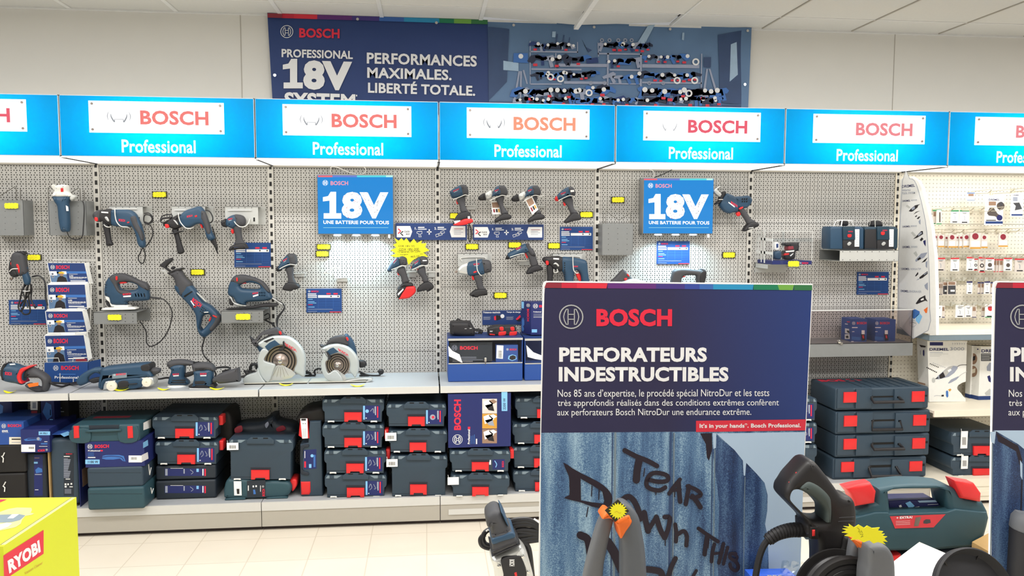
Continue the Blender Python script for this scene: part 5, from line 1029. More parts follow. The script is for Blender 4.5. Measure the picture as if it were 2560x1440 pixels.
for k, (Q, bb) in enumerate((('425,203 760,205 802,390 462,390', .075), ('425,400 765,397 788,625 440,622', .095), ('408,640 742,638 785,830 432,835', .115), ('400,858 755,852 795,1092 425,1102', .135))):
    for j in range(4, 0, -1):
        dx = 9*j; P = [(x+dx, y-(2 if k else 0)*j) for x, y in px('C', Q)]; P = [(x+9*j*.2777-dx, y) for x, y in P]; bj = bb-.006*j
        m = MB(); m.prism([[(q.x, q.z) for q in (at(x, y, bj) for x, y in P)]], lambda u, w, d: V3((u, -bj-d, w)), 0, .003, 'paper', sm=False)
        solo('brochure', 'brochure of the %s in the wire rack, behind the front one' % TIER[k], 'brochure', m, 'brochures behind in the %s' % TIER[k])
    P = px('C', Q); t = thing('brochure', 'front brochure of the %s in the wire rack' % TIER[k], 'brochure', at(*P[3], bb), 'front brochures in the rack')
    MB().prism([[(q.x, q.z) for q in (at(x, y, bb) for x, y in P)]], lambda u, w, d: V3((u, -bb-d, w)), 0, .003, 'paper', sm=False).build('pages', t)
    f = qmap(P); pl = WY(bb+.003); m = MB()
    def R(u0, v0, u1, v1, mt, l=.0006): m.poly(pl, [f(u0, v0), f(u1, v0), f(u1, v1), f(u0, v1)], mt, l)
    R(.01, .02, .99, .99, 'navy', .0003); R(.01, .42, .99, .52, 'print_b'); R(.02, .45, .45, .98, 'photobg'); R(.02, .42, .2, .62, 'paper', .0008); R(.33, .42, .46, .56, 'paper', .0008)
    m.poly(pl, [f(.14, .98), f(.2, .72), (f(.3, .62)), f(.42, .74), f(.44, .98)], 'print_k', .001); q = f(.32, .56); m.disc(pl, q[0], q[1], 5, 'print_skin', .0011, n=12); m.poly(pl, [f(.24, .53), f(.26, .45), f(.34, .43), f(.40, .48), f(.41, .53)], 'print_y', .0013)
    for v in (.55, .68): q = f(.08, v); m.disc(pl, q[0], q[1], 3.2, 'print_g', .0011, n=12); m.disc(pl, q[0], q[1], 1.4, 'print_k', .0012, n=8)
    R(.52, .55, .75, .565, 'print_w'); [m.text(pl, s__, *f(.52, v0), *f(u1, v1), 'print_w', .03, .001) for s__, v0, v1, u1 in (('LES', .61, .67, .62), ('INDISPENSABLES', .69, .75, .97))]; R(.52, .77, .85, .80, 'print_g'); R(.52, .86, .92, .90, 'print_w'); R(.52, .94, .8, .96, 'print_g')
    if k == 3: R(.7, .9, .97, .99, 'c1', .0009)
    q = f(.12, .22); m.emblem(pl, q[0], q[1], 5.5, 'print_w', .001, 1.3); q, w = f(.22, .13), f(.56, .31); m.text(pl, 'BOSCH', q[0], q[1], w[0], w[1], 'print_r', .035, .001)
    m.build('cover_print', t)
# ---------------------------------------------------------------- blue locking display boxes, charger, batteries
def lockbox(lab, x0, x1, light):
    P0, P1, P2, P3 = (px('K', [(x0, 1310)])[0], px('K', [(x1, 690)])[0], px('K', [(x1, 1035)])[0], px('K', [(x0, 690)])[0])
    bf = .345; b2 = .10; a, d = at(P0[0], 860, bf).x, at(P1[0], 860, bf).x; z0 = ZS+.0005; zm = at(P2[0], P2[1], bf).z; z1 = at(P1[0], P1[1], bf).z; 
    t = thing('locking_display_box', lab, 'display box', ((a+d)/2, -.25, z0), 'blue locking display boxes')
    MB().box((a, -bf, z0), (d, -b2, zm), 'boxblue2', .006).build('base', t)
    MB().box((a, -b2, zm-.003), (d, -b2+.004, z1), 'boxblue2').build('back_panel', t)
    MB().box((a, -bf+.01, z1), (d, -b2+.004, z1+.004), 'navy').build('lid', t)
    for x, nn in ((a, 0), (d-.004, 1)): MB().box((x, -bf+.004, zm), (x+.004, -b2, z1), 'boxblue2').build('side_panel', t)
    MB().box((a+.004, -bf+.001, zm), (d-.004, -bf+.003, z1), 'plexi').build('window', t)
    m = MB()
    m.box((a, -bf, z1-.012), (d, -bf+.006, z1), 'silver'); m.box((a+.002, -bf-.002, zm-.002), (d-.002, -bf+.004, zm+.004), 'silver'); m.build('frame_edge', t)
    m = MB(); P = WY(bf+.003)
    m.poly(P, px('K', [(x0+2, 800), (x0+60, 870), (x0+160, 920), (x0+200, 1035), (x0+170, 1025), (x0+100, 985), (x0+12, 945)]) if light == 1 else px('K', [(x0+20, 790), (x0+120, 890), (x0+250, 940), (x0+250, 1000), (x0+150, 985), (x0+40, 955)]), 'paper', .001); m.build('torn_sticker', t)
    return t, a, d, z0, zm, z1, bf
t, a, d, z0, zm, z1, bf = lockbox('blue locking display box with dark window under the charger', 222, 1258, 1)
m = MB(); q = px('K', [(738, 1000)])[0]; p = at(*q, bf); m.lathe([(.009, 0), (.009, .012), (.006, .016)], p, (0, -1, 0), 'chrome', 14); m.lathe([(.006, 0), (.007, .02), (.003, .022)], p+V3((0, 0, .012)), (0, -1, 0), 'chrome', 12); m.tube([p+V3((0, -.014, -.004)), p+V3((0, -.016, -.024))], .002, 'steel', sm=False); m.build('lock', t)
t2, a2, d2, *_ = lockbox('blue locking display box half hidden behind the large poster board', 1285, 2300, 2)
# contents
bi = .32; P = WY(bi)
c = thing('accessory_box', 'flat dark branded box behind the display box window, left side', 'box', ((a+.13), -bi, zm+.004), 'boxed accessories in the display box')
q0, q1 = px('K', [(245, 755), (835, 1030)]); MB().pbox(q0[0], q0[1], q1[0], q1[1]-2, bi, bi-.06, 'cased').build('carton', c)
m = MB(); q = px('K', [(312, 830), (388, 805), (632, 855)]); m.emblem(P, q[0][0], q[0][1], 7, 'print_g', .0008, 1.2); m.text(P, 'BOSCH', q[1][0], q[1][1], q[2][0], q[2][1], 'print_r', .04, .0008)
for y, w in ((955, 330), (970, 330), (990, 420), (1012, 280)): r0, r1 = px('K', [(285, y), (285+w, y+5)]); m.rect(P, r0[0], r0[1], r1[0], r1[1], 'print_g' if y < 1000 else 'print_w', .0008)
m.build('printing', c)
c = thing('accessory_box', 'small blue battery carton with barcode sticker behind the display box window', 'box', ((d-.1), -bi, zm+.004), 'boxed accessories in the display box')
q0, q1 = px('K', [(885, 790), (1190, 1025)]); MB().pbox(q0[0], q0[1], q1[0], q1[1], bi, bi-.08, 'boxblue2').build('carton', c)
m = MB(); q = px('K', [(1045, 850), (1075, 838), (1170, 865)]); m.emblem(P, q[0][0], q[0][1], 3, 'print_w', .0008, 1.3); m.text(P, 'BOSCH', q[1][0], q[1][1], q[2][0], q[2][1], 'print_r', .04, .0008)
m.poly(P, px('K', '898,792 990,798 982,982 890,974'), 'paper', .001); 
for i in range(9): m.poly(P, px('K', '920,%d 965,%d 965,%d 920,%d' % (868+11*i, 870+11*i, 875+11*i, 873+11*i)), 'print_k', .0012)
m.poly(P, px('K', '1050,985 1060,940 1110,920 1165,935 1175,985 1110,1012'), 'print_lb', .0008); m.poly(P, px('K', '1070,980 1080,945 1120,930 1160,945 1160,980 1110,1000'), 'print_k', .001); m.build('printing', c)
# charger and batteries on the lid
zl = z1+.004
c = TL('battery_charger', 'black battery charger with cable on the display box', 'charger', 'K', (420, 665), .215)
bd = c.part('body', 'tkk', '250,500 262,478 300,470 520,470 545,490 590,570 592,650 560,664 400,664 262,640 252,610', .06, .02); c.part('dock', 'tk', '330,480 515,478 540,520 420,530 350,510', .05, .01); c.part('red_mark', 'latch', '430,517 532,515 535,525 425,528', .051, .001, sm=False); c.part('label', 'print_w', ['452,562 480,560 480,565 452,567', '520,558 552,556 552,562 520,564'], .0005, .0002, db=.061, sm=False)
c.line('cord', 'cable', '330,470 345,440 370,432 420,466', .0045, b=.17); c.line('coiled_cord', 'cable', ['590,575 640,570 690,590 690,620 640,640 600,625', '600,590 660,600 680,630 650,650', '610,600 650,580 670,600 640,630'], .0045, b=.18)
for i, x in enumerate((0, 150)):
    c = TL('battery_pack', ['black and red battery pack, left of two on the display box', 'black and red battery pack, right of two on the display box'][i], 'battery', 'K', (900+x, 662), .225 if i == 0 else .22, 'battery packs')
    l = 775 if i == 0 else 900
    c.part('shell', 'tkk', '%d,580 %d,560 %d,540 %d,525 %d,525 %d,545 %d,600 %d,640 %d,660 %d,660 %d,650' % (l, l+12, l+60, 880+x, 985+x, 1010+x, 1024+x, 1024+x, 990+x, l+30, l+5), .045, .012)
    c.part('red_side', 'latch', '%d,615 %d,602 %d,600 %d,640 %d,655 %d,658' % (920+x, 935+x, 1022+x, 1022+x, 1000+x, 922+x), .046, .004); c.part('red_button', 'latch', '%d,545 %d,540 %d,590 %d,592' % (936+x, 985+x, 990+x, 945+x), .047, .003)
    if i == 0: c.part('end_plate', 'print_k', '788,572 885,570 880,640 786,640', .001, .0003, db=.0455, sm=False); c.part('end_stripe', 'latch', '798,632 872,640 872,654 798,648', .001, .0003, db=.046, sm=False); m = MB(); q0, q1 = px('K', [(802, 592), (842, 608)]); m.text(WY(.225+.0466), '18V', q0[0], q0[1], q1[0], q1[1], 'print_w', .04, .0004); m.build('lettering', c.t)
b_ = .006
t = thing('info_strip', 'blue charging time strip behind the battery packs', 'sign', at(*px('K', [(970, 508)])[0], b_), 'blue step strips'); q0, q1 = px('K', [(698, 310), (1260, 508)]); MB().pbox(q0[0], q0[1], q1[0], q1[1], b_, .001, 'navy').build('sheet', t); P = WY(b_); m = MB()
for s, a_ in (('Puissance maximale', (712, 322, 945, 350)), ('Temps de charge', (1032, 322, 1225, 350))): r0, r1 = px('K', [a_[:2], a_[2:]]); m.text(P, s, r0[0], r0[1], r1[0], r1[1], 'print_w', .03, .0006)
for x in (712, 1030):
    for i in range(4): r0, r1 = px('K', [(x, 398+12*i), (x+100-10*(i % 2), 403+12*i)]); m.rect(P, r0[0], r0[1], r1[0], r1[1], 'print_g', .0006)
m.poly(P, px('K', '858,395 900,375 950,390 955,430 900,450 862,445'), 'print_k', .0008); m.poly(P, px('K', '858,395 885,385 888,445 862,445'), 'print_r', .001); q = px('K', [(975, 390)])[0]; m.disc(P, q[0], q[1], 5, 'print_w', .0008); m.poly(P, px('K', '1160,430 1220,372 1230,400 1180,450'), 'print_r', .0008); m.poly(P, px('K', '1165,450 1185,440 1232,410 1230,460 1200,465'), 'print_k', .0008); m.build('printing', t)
t = thing('carton', 'tall navy carton standing on the second display box', 'box', (a2+.1, -.28, zl), 'blue cartons'); bb = .26
q = px('K', [(1236, 185), (1372, 200), (1375, 655), (1240, 640), (1700, 190), (1700, 650)])
m = MB(); p0, p1, p2 = at(*q[0], .16), at(*q[1], bb), at(*q[4], bb); zt_, zb_ = p1.z, zl+.001
fp = [(p0.x, p0.y), (p1.x, p1.y), (p2.x, p2.y), (p2.x, p0.y)]; v = [(x, y, zb_) for x, y in fp]+[(x, y, zt_) for x, y in fp]; m.add(v, [(0, 1, 5, 4), (1, 2, 6, 5), (2, 3, 7, 6), (3, 0, 4, 7), (4, 5, 6, 7), (3, 2, 1, 0)], 'boxblue'); m.build('carton', t)
P = WY(bb); m = MB(); r = px('K', [(1433, 250), (1485, 235), (1750, 270), (1405, 322), (1512, 338), (1382, 572), (1455, 616)]); m.emblem(P, r[0][0], r[0][1], 6, 'print_w', .0006, 1.2); m.text(P, 'BOSCH', r[1][0], r[1][1], r[2][0], r[2][1], 'print_r', .04, .0006); m.text(P, 'Professional', r[3][0], r[3][1], r[4][0], r[4][1], 'print_w', .03, .0006); m.rect(P, r[5][0], r[5][1], r[6][0], r[6][1], 'print_lb', .0006)
for i in range(4): r0, r1 = px('K', [(1405, 358+15*i), (1530, 362+15*i)]); m.rect(P, r0[0], r0[1], r1[0], r1[1], 'print_g' if i < 3 else 'print_w', .0006)
nrm = V3((p1.y-p0.y, -(p1.x-p0.x), 0)).normalized(); 
if nrm.y > 0: nrm = -nrm
S2 = Pl(p0, nrm); m.poly(S2, px('K', '1240,188 1274,192 1272,282 1242,280'), 'print_lb', .0008); m.poly(S2, px('K', '1244,440 1262,405 1278,450 1278,510 1262,530 1276,570 1262,605 1244,590'), 'print_b', .0008)
q0, q1, q2 = S2.at(*px('K', [(1345, 290)])[0], .001), S2.at(*px('K', [(1345, 460)])[0], .001), S2.at(*px('K', [(1316, 290)])[0], .001); vv, ff = text_mesh('BOSCH', .04); m.add([q2+(q1-q0)*a_+(q0-q2)*b2_ for a_, b2_ in vv], ff, 'print_r'); r = px('K', [(1332, 240)])[0]; m.emblem(S2, r[0], r[1], 4.5, 'print_w', .001, 1.2); m.build('printing', t)
# ================================================================ tool cases and cartons on the base deck
CASES = 'stacked tool cases on the base deck'
def lboxx(lab, x0, y0, x1, y1, bf, clips=True, sticker=None, tag_=None, red=None, dep=.38, latch=(.36, .64, .03, .46), mt='case'):
    """stacking case seen from its short side; y0 top of the lid flange, y1 bottom, in photograph pixels"""
    f = lambda u, v: (x0+(x1-x0)*u, y1-(y1-y0)*v); pl = WY(bf)
    dep = min(dep, bf-.02)
    def pt(u, v):
        p = pl.at(*f(u, v))
        if p.z < ZB+.001: p.z = ZB+.001
        return p
    H = (y1-y0); k = min(1, 54/H)                       # keep lid details the same size on tall cases
    V = lambda v: 1-(1-v)*k
    t = thing('tool_case', lab, 'tool case', pt(.5, 0)+V3((0, dep/2, 0)), CASES)
    def ex(name, P, h0, h1, m, bev=.003, sm=False, parent=None):
        return MB().prism([[(p.x, p.z) for p in (pt(*q) for q in P)]], lambda u, w, d: V3((u, -bf-d, w)), h0, h1, m, bev, n=2).build(name, parent or t)
    b = ex('body', [(.04, 0), (.96, 0), (.965, V(.40)), (.99, V(.46)), (1, V(.55)), (1, V(.88)), (.985, V(.985)), (.015, V(.985)), (0, V(.88)), (0, V(.55)), (.01, V(.46)), (.035, V(.40))], -dep, 0, mt, .005)
    ex('lid_seam', [(.04, .105*k), (.36, .105*k), (.36, .125*k), (.04, .125*k)], 0, .0008, 'cased', 0)
    g = ex('handle', [(.29, V(.80)), (.71, V(.80)), (.71, V(.97)), (.645, V(1.12)), (.355, V(1.12)), (.29, V(.97))], -.0, .010, mt, .003)
    for u in (.385, .545): ex('handle_slot', [(u, V(1.045)), (u+.075, V(1.045)), (u+.075, V(1.09)), (u, V(1.09))], .010, .0108, 'slot', 0, parent=g)
    for P in ([(.02, V(.84)), (.20, V(.84)), (.27, V(.97)), (.05, V(.97))], [(.80, V(.84)), (.98, V(.84)), (.95, V(.97)), (.73, V(.97))]):
        c = ex('corner_recess', P, -.002, .001, 'casew', .0); um = (P[0][0]+P[1][0])/2; ex('recess_rib', [(um-.03, V(.83)), (um+.04, V(.83)), (um+.04, V(.98)), (um-.03, V(.98))], 0, .004, mt, .001, parent=c)
    u0, u1, v0, v1 = latch; 
    l = ex('latch', [(u0, v0*k), (u0+.06, v0*k), (u0+.07, (v0+.08)*k), (u1-.07, (v0+.08)*k), (u1-.06, v0*k), (u1, v0*k), (u1, v1*k), (u0, v1*k)], 0, .016, 'latch', .004)
    ex('latch_recess', [(u0-.015, v1*k), (u1+.015, v1*k), (u1+.015, (v1+.10)*k), (u0-.015, (v1+.10)*k)], 0, .001, 'cased', 0)
    if clips:
        for u in (.09, .78): ex('clip', [(u, 0.0), (u+.028, 0.0), (u+.032, .01*k), (u+.078, .01*k), (u+.082, 0.0), (u+.11, 0.0), (u+.105, .065*k), (u+.005, .065*k)], 0, .009, 'white', .002)
    if sticker:
        s = ex('sticker', [(.655, .10*k), (.935, .10*k), (.935, .76*k), (.655, .76*k)], 0, .001, 'boxblue', 0); m = MB(); Q = WY(bf+.001)
        q = [f(.66, .11*k), f(.69, .75*k)]; m.rect(Q, q[0][0], q[1][1], q[1][0], q[0][1], 'print_lb', .0005)
        for (a, c_, d, e, mm) in ((.885, .20, .905, .72, 'print_r'), (.855, .32, .865, .72, 'print_w'), (.84, .40, .845, .72, 'print_g'), (.70, .16, .72, .2, 'print_w')): q = [f(a, c_*k), f(d, e*k)]; m.rect(Q, q[0][0], q[1][1], q[1][0], q[0][1], mm, .0005)
        if sticker == 'saw': q = f(.77, .42*k); m.disc(Q, q[0], q[1], 7, 'print_g', .0005, n=14); m.disc(Q, q[0]+1, q[1], 3.5, 'print_r', .0008, n=10)
        elif sticker == 'lamp': q = f(.725, .5*k); m.disc(Q, q[0], q[1], 4.5, 'print_lb', .0005, n=12); m.ribbon(Q, [f(.78, .5*k), f(.82, .62*k), f(.83, .42*k)], 1.4, 'print_g', .0005)
        else: m.ribbon(Q, [f(.715, .45*k), f(.74, .62*k), f(.76, .45*k), f(.73, .35*k)], 1.3, 'print_g', .0005); m.ribbon(Q, [f(.79, .6*k), f(.82, .42*k), f(.80, .38*k)], 1.3, 'print_g', .0005)
        m.build('sticker_print', s)
    if red:
        for sg in red: p = pt(1.0 if sg > 0 else 0, V(.55)); q = pt(1.0 if sg > 0 else 0, V(1.0)); MB().box((p.x-.002*sg, -bf+.02, p.z), (p.x+.022*sg, -bf+.09, q.z), 'latch', .006).build('side_latch', t)
    if tag_:
        x, y, w, h, kind = tag_; a = MB(); a.pbox(x, y, x+w, y+h, bf+.010, bf+.009, 'paper'); o = a.build('price_label', t); m = MB(); Q = WY(bf+.010)
        if kind:
            for i in range(8): m.rect(Q, x+w*(.2+.075*i), y+h*.35, x+w*(.2+.075*i+.03+.015*(i % 2)), y+h*.8, 'print_k', .0004)
            m.build('barcode', o)
        MB().tube([at(x+2, y+2, bf+.0095), at(x+1, y-6, bf+.003)], .0012, 'paper', sm=False).build('label_tie', o)
    return t
def N_(c, x0, y0, x1, y1): (a, b), (d, e) = px(c, [(x0, y0), (x1, y1)]); return a, b, d, e
bL = .40
lboxx('dark blue stacking case with sticker, topmost of the four piled under the belt sander', *N_('N', 85, 345, 785, 575), .375, sticker='gun', red=(1,)); lboxx('dark blue stacking case with sticker, second of the four piled under the belt sander', *N_('N', 115, 612, 790, 850), .375, sticker='gun', red=(1,))
lboxx('tall dark blue stacking case with white barcode label on a flat teal case', *N_('N', 890, 585, 1580, 1012), .415, dep=.17, tag_=(567, 1107, 29, 18, 1))
lboxx('dark blue stacking case, topmost of the four under the large circular saw', *N_('O', 362, 158, 1018, 402), .43, sticker='lamp'); lboxx('dark blue stacking case, second from top of the four under the large circular saw', *N_('O', 362, 430, 1018, 672), .43, sticker='gun')
lboxx('dark blue stacking case, third from top of the four under the large circular saw', *N_('O', 382, 703, 1040, 945), .43, sticker='gun', red=(1,)); lboxx('dark blue stacking case, bottom of the four under the large circular saw', *N_('O', 388, 962, 1045, 1200), .43, sticker='gun')
lboxx('dark blue stacking case with saw sticker, topmost of the three under the smaller circular saw', *N_('O', 1042, 212, 1678, 448), .45, clips=False, sticker='saw'); lboxx('dark blue stacking case with barcode label, middle of the three under the smaller circular saw', *N_('O', 1062, 492, 1690, 722), .45, tag_=(963, 1082, 28, 20, 1), red=(-1,)); lboxx('tall dark blue stacking case, bottom of the three under the smaller circular saw', *N_('O', 1078, 758, 1690, 1188), .45, tag_=(966, 1148, 28, 19, 1), latch=(.35, .64, .10, .56))
lboxx('dark blue stacking case with small sticker directly under the 2200 W carton', *N_('P', 188, 705, 832, 925), .478, red=(1,), tag_=None); lboxx('dark blue stacking case with blank white label, bottom below the 2200 W carton', *N_('P', 200, 962, 822, 1192), .478, tag_=(1119, 1193, 28, 19, 0))
for i, (x, y0, y1) in enumerate(((880, 150, 362), (850, 420, 632), (848, 668, 885), (858, 920, 1136))):
    lboxx('dark blue stacking case cut by the poster board edge, %s' % ['topmost of four', 'second of four', 'third of four', 'bottom of four'][i], *N_('P', x, y0, x+640, y1), .43)
for i, (y0, y1) in enumerate(((405, 640), (665, 875), (895, 1120), (1140, 1330))):
    lboxx('dark blue stacking case peeking out right of the poster board, %s' % ['topmost', 'second from top', 'third from top', 'lowest'][i], *N_('Q', 182-600, y0, 182, y1), .42, sticker='gun' if i < 2 else None, dep=.34)
def carton(name, lab, x0, y0, x1, y1, bf, bb, mt, bev=0.0, cat='box', group='cartons on the base deck', part='carton'):
    a, b = at(x0, (y0+y1)/2, bf), at(x1, y1, bf); t = thing(name, lab, cat, ((a.x+b.x)/2, -(bf+bb)/2, b.z), group)
    MB().pbox(x0, y0, x1, y1, bf, bb, mt, bev).build(part, t); return t
def rc(m, P, c, r, mt, l=.0006): (a, b), (d, e) = px(c, [r[:2], r[2:]]); m.rect(P, a, b, d, e, mt, l)
def tx(m, P, c, s, r, mt, bold=.03, l=.0008, sk=0): (a, b), (d, e) = px(c, [r[:2], r[2:]]); m.text(P, s, a, b, d, e, mt, bold, l, sk=sk)
def em(m, P, c, x, y, r, mt='print_w', l=.0008): q = px(c, [(x, y)])[0]; m.emblem(P, q[0], q[1], r, mt, l, 1.2)
def vtext(m, pl, s, x0, y0, x1, y1, mt, bold=.03, down=False, l=.0008):
    """lettering running up (or down) inside a pixel box"""
    v, f = text_mesh(s, bold); a, u, w = ((x1, y1), (x1, y0), (x0, y1)) if not down else ((x0, y0), (x0, y1), (x1, y0))
    A, U, W2 = pl.at(*a, l), pl.at(*u, l), pl.at(*w, l); m.add([A+(U-A)*p[0]+(W2-A)*p[1] for p in v], f, mt)
# the two dark plain cases under the first pile, print strip on their spines
for i, (y0, y1) in enumerate(((862, 1012), (1020, 1217))):
    x0, a, x1, b = N_('N', 122, y0, 765, y1); t = carton('tool_case', ['dark plain case with print strip, third of the four piled under the belt sander', 'dark plain case with print strip, bottom of the four piled under the belt sander'][i], x0, a, x1, b, .372, .03, 'cased', .012, 'tool case', CASES, 'shell')
    P = WY(.372); m = MB(); y = (y0+y1)/2-8
    rc(m, P, 'N', (220, y-35, 650, y+45), 'boxblue', .0004); rc(m, P, 'N', (280, y-38, 415, y-34), 'print_w'); rc(m, P, 'N', (555, y-32, 580, y+2), 'print_lb'); rc(m, P, 'N', (640, y-30, 655, y+45), 'print_r'); rc(m, P, 'N', (618, y-30, 630, y+40), 'print_w'); rc(m, P, 'N', (225, y-30, 250, y+40), 'print_g'); rc(m, P, 'N', (418, y-30, 432, y+20), 'print_g')
    q = px('N', [(490, y-20), (520, y+5), (500, y+25)]); m.ribbon(P, q, 1.4, 'print_g', .0006); m.build('spine_print', t)
# flat teal case with pointed end
t = thing('tool_case', 'flat teal case lying under the tall barcode labelled case', 'tool case', at(645, 1250, .41), CASES)
m = MB(); m.slab('N', '860,1062 890,1005 960,995 1300,1015 1500,1020 1560,1060 1562,1120 1500,1190 1300,1200 900,1208 850,1160', .23, .19, 'caset', .02); m.build('shell', t)
m = MB(); m.slab('N', '1545,1020 1590,1000 1620,1020 1618,1080 1575,1135 1560,1100', .33, .06, 'latch', .012); m.build('latch', t); m = MB(); m.slab('N', '872,1212 1060,1200 1070,1222 1040,1236 880,1240', .40, .02, 'caset', .004); m.slab('N', '1310,1200 1500,1190 1500,1222 1320,1222', .40, .02, 'caset', .004); m.build('hinge_rail', t)
m = MB(); P = WY(.421); m.poly(P, px('N', '1090,1025 1285,1018 1288,1200 1092,1200'), 'cased', .0004); vtext(m, P, 'BOSCH', *[q for p in px('N', [(1252, 1112), (1280, 1188)]) for q in p], 'print_r'); 
for r in ((1150, 1075, 1165, 1095), (1180, 1072, 1195, 1092), (1100, 1075, 1110, 1130), (1230, 1075, 1236, 1140)): rc(m, P, 'N', r, 'print_w')
m.poly(P, px('N', '1155,1120 1175,1118 1185,1165 1160,1168'), 'print_b', .0006); em(m, P, 'N', 1260, 1085, 2.6); m.build('print', t)
m = MB(); m.poly(WY(.424), px('N', '950,1030 1030,1030 1035,1180 955,1180'), 'paper', 0); m.poly(WY(.4245), px('N', '980,1110 1010,1110 1010,1165 985,1165'), 'print_k', 0); m.build('barcode_label', t)
# dark goods lying behind
t = thing('tool_bag', 'dark bag of goods lying behind the tall barcode labelled case', 'bag', at(660, 1090, .12), 'dark goods at the back'); MB().slab('N', '950,600 960,450 1060,410 1250,395 1340,330 1400,330 1420,390 1560,420 1620,470 1640,600', .12, .09, 'cased', .04).build('shell', t); MB().slab('N', '1280,430 1310,400 1322,430 1296,468', .215, .003, 'print_g', .001).build('label', t); MB().slab('N', '1400,470 1470,440 1500,480 1420,505', .212, .004, 'c1', .001).build('red_print', t)
t = thing('tool_case', 'dark case at the back, left of the dark bag', 'tool case', at(560, 1100, .10), CASES); MB().slab('N', '790,620 800,330 920,300 945,640', .14, .12, 'blackm', .02).build('shell', t); MB().slab('N', '960,470 1030,440 1040,500 970,520', .262, .004, 'c1', .001).build('red_mark', t)
t = thing('tool_bag', 'dark case behind the upright case with the long white label', 'bag', at(790, 1050, .1), 'dark goods at the back'); MB().slab('O', '100,340 180,280 260,265 380,250 390,400 120,400', .25, .12, 'blackm', .02).build('shell', t)
# upright case with two red latches
t = thing('tool_case', 'upright dark blue case with two red latches left of the tallest pile', 'tool case', at(780, 1242, .40), CASES); b1_ = .395
MB().slab('O', '130,640 215,620 230,395 352,390 372,1190 250,1190 232,1200 150,1200 130,1170', b1_-.17, .17, 'case', .008, sm=False).build('shell', t)
MB().slab('O', '128,380 205,372 232,575 160,580 112,545', b1_-.04, .045, 'latch', .01, sm=False).build('latch', t); MB().slab('O', '134,1030 240,1028 242,1140 228,1170 140,1172', b1_-.03, .036, 'latch', .01, sm=False).build('latch', t)
m = MB(); m.slab('O', '130,365 205,365 210,575 150,578', b1_+.008, .0005, 'paper', .0001, sm=False); o = m.build('price_label', t); m = MB(); P = WY(b1_+.0086); rc(m, P, 'O', (140, 368, 190, 388), 'print_k')
for p in ((160, 420), (182, 420)): q = px('O', [p])[0]; m.disc(P, q[0], q[1], 1.2, 'print_k', .0003, n=8)
for x in (158, 172, 186): rc(m, P, 'O', (x, 470, x+4, 560), 'print_g', .0003)
m.build('print', o); m = MB(); P = WY(b1_); m.poly(P, px('O', '165,700 300,690 302,895 170,905'), 'boxblue', .0006)
for r, c_ in (((172, 820, 190, 885), 'print_r'), ((175, 710, 182, 785), 'print_w'), ((222, 848, 248, 888), 'print_lb'), ((270, 750, 290, 880), 'print_b')): rc(m, P, 'O', r, c_, .001)
q = px('O', [(255, 760)])[0]; m.disc(P, q[0], q[1], 4, 'print_lb', .001, n=12); m.build('sticker', t); MB().slab('O', '130,690 150,650 215,640 215,668 160,690 150,900 215,935 215,965 150,955 132,920', b1_+.002, .006, 'cased', .003).build('handle', t)
# navy carton 2200 W
t = carton('carton', 'large navy carton marked 2200 W with three work pictures', 1120.5, 984, 1277, 1117.5, .475, .12, 'boxblue'); P = WY(.475); m = MB()
vtext(m, P, 'BOSCH', *[q for p in px('P', [(233, 165), (307, 487)]) for q in p], 'print_r', .04); em(m, P, 'P', 270, 588, 12.5); vtext(m, P, 'Professional', *[q for p in px('P', [(378, 482), (402, 636)]) for q in p], 'print_w', .03); rc(m, P, 'P', (380, 453, 405, 478), 'print_r')
for x, y0 in ((412, 550), (430, 545), (447, 535)): rc(m, P, 'P', (x, y0, x+5, 635), 'print_b')
rc(m, P, 'P', (465, 580, 478, 636), 'print_w')
m.poly(P, px('P', '735,85 798,82 798,286 738,286'), 'print_lb', .0006); vtext(m, P, '2200 W', *[q for p in px('P', [(753, 150), (780, 272)]) for q in p], 'print_k', .01, l=.001)
for k_, (y0, y1) in enumerate(((157, 312), (315, 472), (478, 628))):
    rc(m, P, 'P', (532, y0, 688, y1), ('pack', 'gold', 'print_skin')[k_], .0006)
    for s_, c_ in (('545,%d 600,%d 660,%d 560,%d' % (y0+30, y0+8, y0+60, y0+110), 'paper'), ('560,%d 640,%d 660,%d 600,%d' % (y0+70, y0+50, y0+130, y0+120), 'print_k' if k_ != 1 else 'print_g'), ('600,%d 650,%d 690,%d 640,%d' % (y0+20, y0+5, y0+30, y0+60), 'print_skin' if k_ == 0 else 'paper')): m.poly(P, px('P', s_), c_, .0009)
m.build('printing', t)
m = MB(); P2 = WZ(at(1200, 984, .475).z); m.build if 0 else None
# small sticker on the case under it
tt = [o for o in bpy.data.objects if o.get('label', '').startswith('dark blue stacking case with small sticker')][0]; m = MB(); P = WY(.478)
rc(m, P, 'P', (605, 805, 625, 855), 'print_w'); m.poly(P, px('P', '640,800 770,795 772,905 642,905'), 'boxblue', .0004); q = px('P', [(665, 815), (685, 850), (675, 880)]); m.ribbon(P, q, 2, 'print_lb', .0006); vtext(m, P, 'BOSCH', *[q for p in px('P', [(740, 818), (762, 880)]) for q in p], 'print_r'); o = m.build('sticker', tt)
